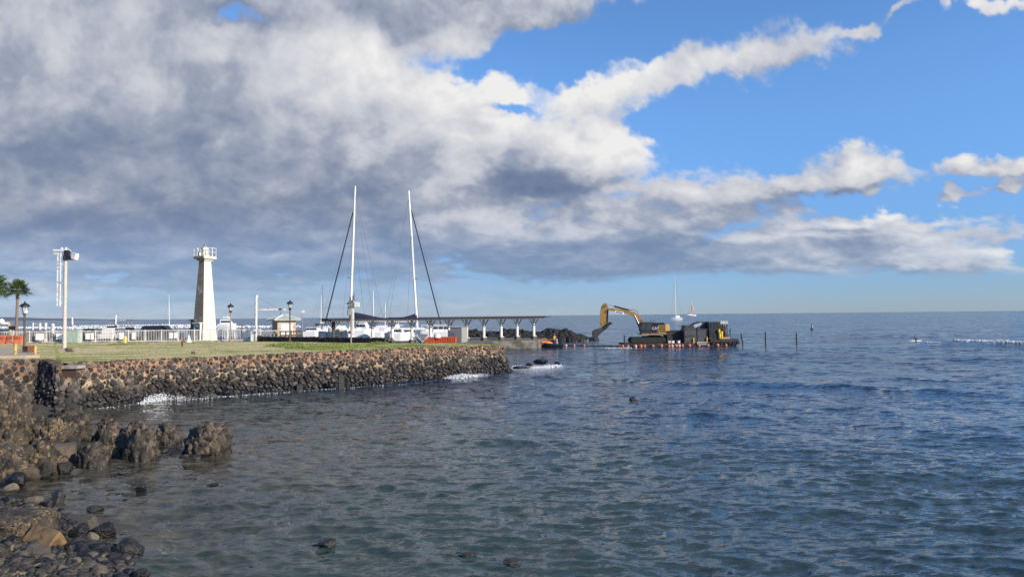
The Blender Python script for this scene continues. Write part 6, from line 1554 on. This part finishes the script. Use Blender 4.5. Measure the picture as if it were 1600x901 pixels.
MB().cyl((0, -.8, .75), (0, .8, .75), .6, n=16).box((0, 0, 1.7), (w*.7, 1.6, .9), 0, None, .1).ball((-.2, -.9, .3), (.5, .3, .3)).build('winch', mat('rusty_winch', (.12, .055, .03), .8, var=.5, scale=3), root)
MB().box((.2, -1.5, .18), (w*.9, .8, .3), 0, None, .05).build('deck_plank', mat('pale_timber2', (.48, .33, .2), .8), root)
M_YB = mat('barrel_yellow', (.80, .52, .04), .5, var=.15)
for k, (px, py0, py1, lb) in enumerate(((1123.6, 514, 520, 'yellow drum stacked on top of the others beside the ribbed container'), (1124.6, 520.5, 529, 'yellow drum left of the tall one at the foot of the ribbed container'), (1127.6, 517.5, 529, 'tall yellow drum nearest the winch frame'))):
    z0, z1 = Z(px, py1, BD-3.6), Z(px, py0, BD-3.6); h = z1-z0
    o = MB().lathe((0, 0, 0), [(.19, 0), (.2, .03), (.2, h*.33), (.215, h*.35), (.2, h*.37), (.2, h*.66), (.215, h*.68), (.2, h*.7), (.2, h-.02), (.18, h)], 14).build('drum', M_YB, None, True); o.location = (X(px, BD-3.6, 1), BD-3.6, z0); tag(o, lb, 'drum')
for px, py0, py1, lb in ((1083.5, 528, 533, 'small yellow bollard in front of the left tank'), (1104.5, 526.5, 532.5, 'small yellow bollard in front of the right end of the middle tank')):
    dq = BD-3.3; z0, z1 = .43, Z(px, py0, dq); o = MB().lathe((0, 0, 0), [(.14, 0), (.12, (z1-z0)*.7), (.16, (z1-z0)*.8), (.06, z1-z0)], 10).build('bitt', M_YB, None, True); o.location = (X(px, dq, 1), dq, z0); tag(o, lb, 'bitt')
for k, (px, pz, lb) in enumerate(((1046, 535, 'pale crate on the barge deck right of the excavator tracks'), (1051, 533.5, 'small white bag on the barge deck before the black container'), (1060, 534.6, 'low pale box on the barge deck left of the tanks'))):
    dq = BD-3.0; z1 = Z(px, pz-1.6, dq); o = MB().box((0, 0, .18), (.5, .4, .38), .3*k, None, .05).box((0, 0, .39), (.54, .44, .05), .3*k).build('deck_crate', mat('pale_crate', (.66, .64, .58), .8)); o.location = (X(px, dq, .5), dq, .43); tag(o, lb, 'crate')

# ---- excavator
def excavator():
    D_ = BD-.6; q = lambda px, py, dy=0: Vector((X(px, D_, 3), dy, Z(px, py, D_)))
    cx = X(1012, D_, 1); root = empty('excavator', (cx, D_, zlow), 0, 'yellow and black tracked excavator on the barge reaching left with its bucket down', 'excavator')
    def W(px, py, dy=0): v = q(px, py, 0); return Vector((v.x-cx, dy, v.z-zlow))
    M_CY = mat('machine_yellow_shaded', (.36, .205, .05), .5, var=.2, scale=2, dirt=((.12, .07, .03), .45, 2.0)); M_CB = mat('machine_black', (.018, .018, .02), .5, var=.3)  # machine yellow darkened: shade of the near side is in the colour
    M_TRK = mat('track_steel', (.022, .019, .017), .75, var=.5, scale=5)
    # tracks
    for sy in (-1, 1):
        p0, p1 = W(983, 531), W(1037, 531); z0, z1 = .03, Z(1000, 526.8, D_)-zlow+.0; r = (z1-z0)/2; zc = (z0+z1)/2
        prof = [(p0.x+r*1.0-r*math.sin(a)*1.0, zc-r*math.cos(a)) for a in np.linspace(0, math.pi, 9)]+[(p1.x-r+r*math.sin(a), zc+r*math.cos(a)) for a in np.linspace(0, math.pi, 9)]
        y0 = sy*1.35-.35
        tr = MB().prism([(p[0], y0, p[1]) for p in prof], (0, .7, 0))
        nS = 34; L_ = p1.x-p0.x
        for i in range(nS): tr.box((p0.x+r*.7+(L_-r*1.4)*i/(nS-1), sy*1.35, z1+.02), (.07, .72, .06)); tr.box((p0.x+r*.7+(L_-r*1.4)*i/(nS-1), sy*1.35, z0+.0), (.07, .72, .05))
        for i in range(7): tr.cyl((p0.x+r+(L_-2*r)*i/6, y0-.02 if sy < 0 else y0, zc-.1), (p0.x+r+(L_-2*r)*i/6, y0+.72, zc-.1), r*.42, n=12)
        tr.build('track', M_TRK, root)
    MB().box(((W(1010, 530).x+W(1028, 530).x)/2, 0, W(1020, 526).z-.1), (3.2, 1.9, .5), 0, None, .05).cyl((W(1022, 528).x, 0, W(1020, 527).z), (W(1022, 528).x, 0, W(1020, 523.5).z), 1.0, n=20).build('undercarriage', M_TRK, root)
    zt, zm, zb = W(1030, 505.5).z, W(1030, 512).z, W(1030, 522).z
    xr = W(1044, 510).x; xl_ = W(1019, 510).x; xf = W(998, 510).x
    MB().prism([(W(1000, 1).x, -1.45, zb-.02), (xr-.1, -1.45, zb-.02), (xr-.1, -1.45, zb+.22), (W(1000, 1).x, -1.45, zb+.22)], (0, 2.9, 0)).build('base_frame', M_CY, root)
    MB().prism([(W(1024.5, 1).x, -1.42, zb+.22), (xr-.75, -1.42, zb+.22), (xr-.75, -1.42, zt-.1), (W(1026, 1).x, -1.42, zt-.1), (W(1026, 1).x, -1.42, zm), (W(1022, 1).x, -1.42, zb+.6)], (0, 2.84, 0)).build('engine_cover', M_CY, root)
    rings = []
    for y, s_ in ((-1.4, .86), (-1.1, 1), (1.1, 1), (1.4, .86)):
        rings.append([(xr-.76, y, zb+.2), (xr-.76+.72*s_, y, zb+.3), (xr-.76+.80*s_, y, (zb+zt)/2), (xr-.76+.66*s_, y, zt-.15), (xr-.76, y, zt-.05)])
    MB().loft(rings).build('counterweight', mat('machine_yellow_lit', (.66, .42, .10), .45), root, False)  # lighter copy of the machine yellow, sunlight put into its colour
    v = MB()
    for i in range(4): v.box(((W(1028, 1).x+W(1037, 1).x)/2, -1.44, zb+.55+i*.36), (W(1037, 1).x-W(1028, 1).x, .04, .13))
    v.build('vent_slots', M_CB, root)
    MB().prism([(W(1017.5, 1).x, -1.44, zb+.22), (W(1022.5, 1).x, -1.44, zb+.22), (W(1026, 1).x, -1.44, zm-.1), (W(1026, 1).x, -1.44, zt-.18), (W(1017.5, 1).x, -1.44, zt-.18)], (0, 2.86, 0)).build('side_panel', M_CB, root)
    MB().box(((W(1020, 1).x+W(1036, 1).x)/2, 0, zt+.02), (W(1036, 1).x-W(1020, 1).x, 2.2, .34), 0, None, .05).build('engine_hood', M_CB, root)
    hr = MB()
    for s_ in (-1, 1): hr.tube([Vector((W(1019, 1).x, s_*1.3, zt-.2)), Vector((W(1019, 1).x, s_*1.3, zt+.5)), Vector((W(1023, 1).x, s_*1.3, zt+.5))], .03)
    hr.build('handrail', M_CB, root)
    # lettering on the side panel
    cu = bpy.data.curves.new('txt', 'FONT'); cu.body = 'CAT'; cu.size = .62; cu.extrude = .01; cu.align_x = 'CENTER'
    to = bpy.data.objects.new('txt', cu); COL.objects.link(to); dg = bpy.context.evaluated_depsgraph_get(); me = bpy.data.meshes.new_from_object(to.evaluated_get(dg)); bpy.data.objects.remove(to)
    to = link('lettering', me, M_WHITE2, root); to.rotation_euler = (R(90), 0, 0); to.location = (W(1021.5, 1).x, -1.46, zm-.25)
    # cab
    c0, c1 = W(997.5, 1).x, W(1017, 1).x; ct = W(1007, 502.8).z
    cab = MB().prism([(c0+.25, -1.42, zb+.2), (c1, -1.42, zb+.2), (c1, -1.42, ct-.04), (c0+.42, -1.42, ct), (c0+.12, -1.42, ct-.55), (c0, -1.42, zb+1.0)], (0, 1.35, 0)).build('cab', M_CB, root)
    MB().prism([(c0+.25, -1.44, zb+.95), (c0+.95, -1.44, zb+.95), (c0+.95, -1.44, ct-.2), (c0+.5, -1.44, ct-.2), (c0+.22, -1.44, ct-.6)], (0, .04, 0)).prism([(c0+1.08, -1.44, zb+.75), (c1-.2, -1.44, zb+.75), (c1-.2, -1.44, ct-.2), (c0+1.08, -1.44, ct-.2)], (0, .04, 0)).build('cab_window', mat('cab_glass', (.05, .065, .06), .08), cab)
    # boom: side outline from the photo, given real thickness
    bo = [(1004.5, 505), (999, 507.5), (996.5, 503), (992, 492.5), (987, 489.5), (975, 486.3), (966, 484.2), (949, 484.5), (947.5, 481.8), (950, 480), (968, 481.6), (984, 483.6), (991, 486.2), (996, 489.5), (1003.5, 499.5)]
    bo = [(1004.5, 505.5), (998.5, 507), (995.5, 501), (990.5, 493.5), (984, 491), (968, 487.2), (950, 484.6), (948, 482.4), (951, 480.8), (966, 482.6), (979, 484.2), (990, 487), (996, 490.5), (1004, 500)]
    MB().prism([W(px, py, -.26) for px, py in bo], (0, .52, 0)).build('boom', M_CY, root)
    sg = [W(961.5, 484.2), W(975.5, 487.2), W(974.5, 490.6), W(960.5, 486.9)]
    sp_ = MB().prism([v+Vector((0, -.30, -.06)) for v in sg], (0, .025, 0)).build('boom_sign', M_WHITE2, root)
    tm = MB(); r_ = random.Random(2)
    for i in range(9):
        f = .16+.08*i; a = sg[0].lerp(sg[1], f); b = sg[3].lerp(sg[2], f); c = a.lerp(b, .5); tm.box((c.x, -.335, c.z-.06), (.09, .015, .17 if i % 2 else .13))
    tm.build('sign_marks', M_CB, sp_)
    # stick
    st = [(946.2, 472.6), (950, 478), (951, 490), (949.2, 503), (946, 510.5), (940, 511), (937.8, 505.5), (938, 492), (939.8, 479.5), (942.2, 475.2)]
    MB().prism([W(px, py, -.22) for px, py in st], (0, .44, 0)).build('stick', M_CY, root)
    # cylinders
    MB().cyl(W(948, 474.2), W(962, 478.8), .07, n=8).build('stick_rod', M_STEEL, root)
    MB().cyl(W(960, 478.2), W(983, 484.6), .15, n=10).build('stick_cylinder', M_CB, root)
    for sy in (-1, 1): MB().cyl(W(1000.5, 514, sy*.42), W(996, 502, sy*.42), .13, n=8).cyl(W(996, 502, sy*.42), W(991, 491.5, sy*.42), .08, n=8).build('boom_cylinder', M_CB if sy > 0 else M_STEEL, root)
    MB().cyl(W(950.5, 483, -.3), W(949, 503, -.3), .07, n=8).build('bucket_cylinder', M_CB, root)
    hs = MB(); hs.tube([W(985, 484.5, -.1), W(990, 483.2, -.1), W(995, 486, -.1), W(998, 490.5, -.1)], .04).tube([W(966, 481, 0), W(975, 481.2, 0), W(986, 484, 0)], .04); hs.build('hoses', M_CB, root)
    th = [(956.5, 503.8), (956.2, 505.2), (951.5, 508), (948, 512.5), (943, 516.5), (938.5, 518.5), (936, 515), (940, 511), (946, 507), (949, 503.8), (952, 502.8)]
    MB().prism([W(px, py, -.45) for px, py in th], (0, .9, 0)).build('thumb', M_CB, root)
    bk = [(940, 512), (942.5, 516.5), (937, 521), (933.8, 525), (931.8, 529.5), (930.2, 534), (928, 533.5), (927.6, 528), (925.4, 523), (925.6, 518), (928.5, 514.8), (933, 513.5)]
    MB().prism([W(px, py, -.62) for px, py in bk], (0, 1.24, 0)).build('bucket', mat('bucket_steel', (.06, .055, .055), .6, .2, var=.4, scale=3), root)
    te = MB()
    for i in range(5): te.prism([W(929.8, 531, -.6+i*.26), W(931, 534.6, -.6+i*.26), W(928.4, 533.5, -.6+i*.26)], (0, .12, 0))
    te.build('bucket_teeth', M_STEEL, root)
    return root
excavator()

# ---- orange floats round the barge and the floating boom, thin posts, dinghy, buoys
M_FLT = mat('float_orange', (.60, .17, .09), .45, var=.3, scale=4); M_FLT2 = mat('float_pale', (.80, .42, .28), .45, var=.2)
def floatbuoy(px, py, d, r, label, m_):
    z = .06; o = MB().lathe((0, 0, 0), [(r*.25, -r), (r*.8, -r*.6), (r, -r*.1), (r, r*.3), (r*.75, r*.75), (r*.2, r*.98)], 12).build('float', m_, None, True)
    MB().cyl((0, 0, r*.95), (0, 0, r*1.25), .03, n=6).build('eye', M_BLACK, o)
    o.location = (X(px, d, 0), d, r*.25); tag(o, label, 'float', 'orange floats along the containment boom'); return o
fl = [(884, 118.5), (894.5, 118), (911, 117.6), (914.5, 117.6)]
names = ['pale orange float nearest the dinghy', 'orange float second from the dinghy', 'orange float third from the dinghy, paired with another', 'paired orange float right of the third one from the dinghy']
for (px, d), nm in zip([(884.5, 119), (897, 118.5), (912.5, 118), (968, 116.5)], ['pale float nearest the dinghy on the floating boom', 'orange float second from the dinghy on the floating boom', 'orange float third from the dinghy on the floating boom', 'pinkish float just left of the thin post by the excavator']): floatbuoy(px, 0, d, .25, nm, M_FLT if px not in (884.5,) else M_FLT2)
rowp = [973, 981, 993, 1001, 1007, 1020, 1033, 1045, 1050, 1056, 1061, 1066, 1077, 1092, 1106, 1121, 1134]
wh = ['under the front of the excavator tracks', 'under the tracks left of the thin post', 'pale one under the tracks', 'right of the pale one under the tracks', 'below the cab', 'below the middle of the tracks', 'below the rear of the tracks', 'beyond the rear end of the tracks', 'left of a tight group behind the tracks', 'in the middle of a tight group behind the tracks', 'right in the tight group behind the tracks', 'last of the tight group below the black container', 'below the left tank', 'below the white hull sign', 'below the ribbed container', 'below the yellow drums', 'rightmost below the winch frame']
for k, (px, w_) in enumerate(zip(rowp, wh)): floatbuoy(px, 0, 114.2-.0*k, .26 if k % 3 else .30, 'orange float alongside the barge, '+w_, M_FLT2 if k in (2, 8, 10) else M_FLT)
bmz = MB(); pts = [Vector((X(px, d, 0), d, .05)) for px, d in ((884, 119), (897, 118.5), (912, 118), (940, 117.4), (968, 116.2), (990, 114.8), (1020, 114.3), (1060, 114.3), (1100, 114.3), (1134, 114.3))]
for a, b in zip(pts[:-1], pts[1:]):
    n = max(1, int((b-a).length/.9))
    for i in range(n): bmz.cyl(a.lerp(b, (i+.04)/n), a.lerp(b, (i+.96)/n), .11, n=8)
tag(bmz.build('containment_boom', mat('boom_dark', (.05, .025, .02), .6, var=.5, scale=2), None, True), 'dark floating containment boom running from the dinghy along the barge', 'floating boom')
for px, top, bot, d, lean, lb in ((975.8, 523, 543.5, 113.5, 0, 'dark wooden post in the water in front of the excavator'), (1160.5, 520.5, 536, 121, -.5, 'leaning dark post just right of the barge'), (1196, 518, 535.5, 122, 0, 'middle dark post standing in the water right of the barge'), (1244.5, 519.5, 534.5, 124, 0, 'rightmost dark post standing alone in the water')):
    zt = Z(px, top, d); x = X(px, d, 1)
    o = MB().lathe((0, 0, -1.0), [(.13, 0), (.12, 1+zt*.5), (.11, zt+.95), (.04, zt+1.0)], 9).build('mooring_post', mat('wet_post', (.05, .035, .028), .7, var=.4, scale=4), None, True)
    o.location = (x, d, 0); o.rotation_euler = (0, R(-9) if lean else 0, 0); tag(o, lb, 'post')
    MB().lathe((0, 0, zt), [(.12, 0), (.12, .06), (.05, .08)], 9).build('cap', M_ORANGE if px in (1160.5, 1244.5) else M_GREY, o)
# dinghy
d = 115.5; cxp = 864; root = empty('work_dinghy', (X(862, d, 0), d, 0), 0, 'dark work boat with an outboard moored at the end of the pier', 'dinghy'); rx = root.location.x
xa, xb = X(844, d, 0)-rx, X(879, d, 0)-rx; L_ = xb-xa; rings = []
for i in range(11):
    f = i/10; x = xa+L_*f; w = .95*min(1, (f*3)**.6 if f < .33 else 1)+.03; sh_ = .55+.3*(1-f)**2; rings.append([(x, -w*.5, -.2), (x, w*.5, -.2), (x, w, sh_*.6), (x, w*1.02, sh_), (x, -w*1.02, sh_), (x, -w, sh_*.6)])
MB().loft(rings).build('hull', mat('dinghy_dark', (.03, .03, .035), .5, var=.3), root, True)
MB().box((X(875.5, d, 0)-rx, 0, .75), (.45, .4, 1.0), 0, None, .1).box((X(875.5, d, 0)-rx, 0, 1.3), (.55, .45, .35), 0, None, .08).build('outboard', M_BLACK, root)
MB().box((X(868, d, 0)-rx, -.1, .85), (.5, .7, .75), 0, None, .05).build('console', M_GREY, root); MB().box((X(870.2, d, 0)-rx, -.6, .85), (.14, .1, 1.0)).build('white_tube', M_WHITE, root)
o = MB().ball((0, 0, 0), (1.15, .7, .38), 14, 8).ball((-.5, -.15, .12), (.6, .5, .3), 10, 6).ball((.7, -.1, -.05), (.5, .5, .3), 10, 6); o = o.build('hose_pile', mat('hose_orange', (.72, .22, .05), .7, var=.6, scale=7), None, True); o.location = (X(853, d, 0), d, Z(853, 536, d)); tag(o, 'heap of orange hose in the bow of the dark work boat', 'hose')
person(867.5, d+.05, Z(867.5, 537.5, d), 1.15, 'worker in an orange and yellow vest and orange cap standing in the dark work boat', (.75, .42, .12), (.05, .05, .06), R(20)) if False else None
def worker():
    px = 866.5; zz = .35; o = person(px, d-.05, zz, 1.72, 'worker in an orange and yellow vest bending in the dark work boat', (.62, .36, .12), (.04, .045, .06), R(15), .5)
    hv = MB().box((0, -.115, 1.27), (.30, .02, .09)).box((0, .13, 1.27), (.30, .02, .09)).build('vest_stripe', mat('vest_yellow', (.75, .75, .10), .6), o)
    cp = MB().ball((0, 0, 1.70), (.12, .13, .09), 10, 6).build('cap', M_ORANGE, o, True)
worker()
# surfer
d = 5.2*F/(533.5-487); x = X(1430, d, 0)
brd = MB().loft([[(xx_, -.28*w, .0), (xx_, .28*w, .0), (xx_, .26*w, .07), (xx_, -.26*w, .07)] for xx_, w in ((-1.3, .1), (-.9, .75), (0, 1), (.9, .8), (1.35, .1))]).build('surfboard', M_WHITE2); brd.location = (x, d, .14); brd.rotation_euler = (0, 0, R(12)); tag(brd, 'white surfboard carrying the sitting surfer at the right', 'surfboard')
def surfer():
    me = bpy.data.meshes.new('p'); V = [(0, 0, .10), (0, -.02, .35), (0, -.03, .58), (0, -.04, .67), (0, -.05, .80), (.20, -.25, .08), (.25, -.28, -.3), (-.20, -.25, .08), (-.25, -.28, -.3), (.20, -.03, .56), (.26, -.2, .32), (.16, -.42, .2), (-.20, -.03, .56), (-.26, -.2, .32), (-.16, -.42, .2)]
    E = [(0, 1), (1, 2), (2, 3), (3, 4), (0, 5), (5, 6), (0, 7), (7, 8), (2, 9), (9, 10), (10, 11), (2, 12), (12, 13), (13, 14)]; rad = [.15, .14, .15, .06, .11, .09, .06, .09, .06, .065, .05, .035, .065, .05, .035]
    me.from_pydata(V, E, []); o = bpy.data.objects.new('p', me); COL.objects.link(o); o.modifiers.new('s', 'SKIN'); m_ = o.modifiers.new('u', 'SUBSURF'); m_.levels = m_.render_levels = 1
    for k, r in enumerate(rad): me.skin_vertices[0].data[k].radius = (r, r)
    me.skin_vertices[0].data[0].use_root = True
    dg = bpy.context.evaluated_depsgraph_get(); m2 = bpy.data.meshes.new_from_object(o.evaluated_get(dg)); bpy.data.objects.remove(o)
    o = link('person', m2, None); m2.materials.clear(); m2.materials.append(mat('wetsuit', (.03, .03, .035), .6)); m2.materials.append(mat('skin', (.42, .25, .17), .6))
    for p in m2.polygons: p.use_smooth = True; p.material_index = 1 if p.center.z > .63 else 0
    MB().ball((0, -.04, .84), (.11, .12, .10), 10, 6).build('hair', mat('dark_hair', (.03, .02, .015), .8), o, True)
    o.location = (x, d, .20); o.rotation_euler = (0, 0, R(40)); tag(o, 'surfer in dark clothes sitting on a white board left of the breaking wave', 'person')
surfer()
for px, py, r, m_, lb in ((1268.5, 514.5, .55, M_BLACK, 'dark channel buoy with a pale side far out at the right'), (1244, 502, .35, M_BLACK, 'tiny distant buoy near the horizon at the right'), (1015, 497.5, .8, M_BLACK, 'tiny dark buoy near the horizon left of the anchored sailboat')):
    c = G(px, py, 0); o = MB().lathe((0, 0, -.2), [(r*.7, 0), (r*.8, .4), (r*.35, .7), (r*.28, r*3), (r*.1, r*3.6)], 10).build('buoy', m_, None, True); o.location = c; tag(o, lb, 'buoy')
    MB().box((r*.2, -r*.2, r*1.6), (r*.3, r*.3, r*1.6)).build('panel', M_WHITE, o)

# ---- foam: breaking wave at the right, surf beyond the lighthouse, splashes on the wall
M_FOAM = bpy.data.materials.new('sea_foam'); M_FOAM.use_nodes = True; b = M_FOAM.node_tree.nodes['Principled BSDF']; b.inputs['Base Color'].default_value = (.66, .68, .69, 1); b.inputs['Roughness'].default_value = .8; b.inputs['Subsurface Weight'].default_value = .0
def foam_bank(name, pts, n, hmax, depth, label, seed, size=.22, taper=True, maxr=1.0):
    S = Stones(); r_ = np.random.default_rng(seed); P_ = [G(px, py, 0) for px, py in pts]
    Pq, sq = resample([(p.x, p.y, 0) for p in P_], 200)
    for k in range(n):
        f = r_.random(); tp = (math.sin(math.pi*min(1, f*1.0))**.5 if taper else 1); q = Pq[int(f*198)]+(Pq[int(f*198)+1]-Pq[int(f*198)])*r_.random(); env = tp*(.45+.55*(pnoise(np.array([f*14.]), np.array([seed*1.]), seed)[0]*.5+.5))
        z = r_.random()**1.6*hmax*env; s_ = size*r_.uniform(.4, 1.1)*(1.1-.6*z/(hmax+.01))
        S.add(1, int(r_.integers(0, 14)), (q[0]+r_.normal()*.2, q[1]+r_.normal()*depth*(1-z/(hmax+.01)*.7), z), rotm(r_, 1), (s_*1.7, s_*1.2, s_*.7), .5)
    o = S.build(name, M_FOAM); return tag(o, label, None, None, 'stuff')
foam_bank('breaking_wave', [(1495, 536.5), (1530, 537.5), (1570, 538.5), (1660, 539.5)], 4200, .85, 1.3, 'white breaking wave at the right edge', 1, .17, False)
foam_bank('breaking_wave_crest', [(1440, 534), (1500, 535.5)], 160, .08, .3, 'thin white crest left of the breaking wave', 2, .10)
foam_bank('surf_line', [(-20, 512), (60, 512.5), (130, 513), (200, 512.5), (300, 511.5), (400, 511), (470, 511)], 1700, 1.1, 5, 'long line of white surf on the reef beyond the lighthouse', 3, .7, False)
foam_bank('surf_line', [(120, 509.5), (250, 508.5), (330, 508.5)], 600, 1.1, 4, 'second line of white surf behind the black van', 4, .7)
foam_bank('wall_splash', [(228, 629), (238, 626), (258, 622), (282, 620)], 900, .5, .18, 'white splash bursting against the sea wall', 5, .042)
foam_bank('wall_splash', [(700, 591), (718, 590), (738, 588)], 900, .42, .25, 'smaller white splash at the foot of the wall near its right end', 6, .055)
foam_bank('rock_foam', [(806, 574), (830, 575.5), (862, 572), (872, 571)], 900, .10, .8, 'white foam between the black rocks off the end of the wall', 7, .075)
foam_bank('edge_foam', [(120, 642), (160, 637.5), (230, 629), (345, 620), (430, 613.5), (500, 608.8), (600, 601)], 260, .02, .20, 'thin foam along the foot of the sea wall', 8, .03)
foam_bank('barge_foam', [(948, 543.5), (968, 543.2), (985, 543)], 90, .04, .4, 'thin foam in front of the excavator bucket', 9, .07)

# ---- distant island low on the horizon at the left
V = []; n = 160
for i in range(n):
    px = -700+1000*i/(n-1); d_ = 24000; h = max(0, 85*sstep(np.array([px]), 190., -60.)[0]*(1+.25*mnoise.noise(Vector((px*.02, 0, 0)))))+25*sstep(np.array([px]), 260., 100.)[0]
    dv = ray(px, 498); az = math.atan2(dv.x, dv.y)
    for dd, hh in ((0, -20), (900, h*.6), (2500, h), (5000, h*.3)): V.append((math.sin(az)*(d_-2500+dd), math.cos(az)*(d_-2500+dd), hh))
o = mesh_np('island', np.array(V), grid_faces(n, 4), mat('island_hazy', (.09, .11, .15), .95, var=.2, scale=.001), None, True); tag(o, 'faint low island on the horizon at the left', None, None, 'structure')  # distance haze is put into the bluish base colour

# ---- labels shared by look-alikes: tell them apart by their order from the left
_by = {}
for o in bpy.data.objects:
    if o.parent is None and 'label' in o and o.get('group') and o['category'] in ('rock', 'boulder'): _by.setdefault(o['label'], []).append(o)
ORD = ['leftmost', 'second', 'third', 'fourth', 'fifth', 'sixth', 'seventh', 'eighth', 'ninth']
for lb, os_ in _by.items():
    if len(os_) > 1:
        os_.sort(key=lambda o: math.atan2(o.location.x, o.location.y))
        for k, o in enumerate(os_[:9]): o['label'] = (ORD[k]+' from left, ' if k else 'leftmost ')+lb
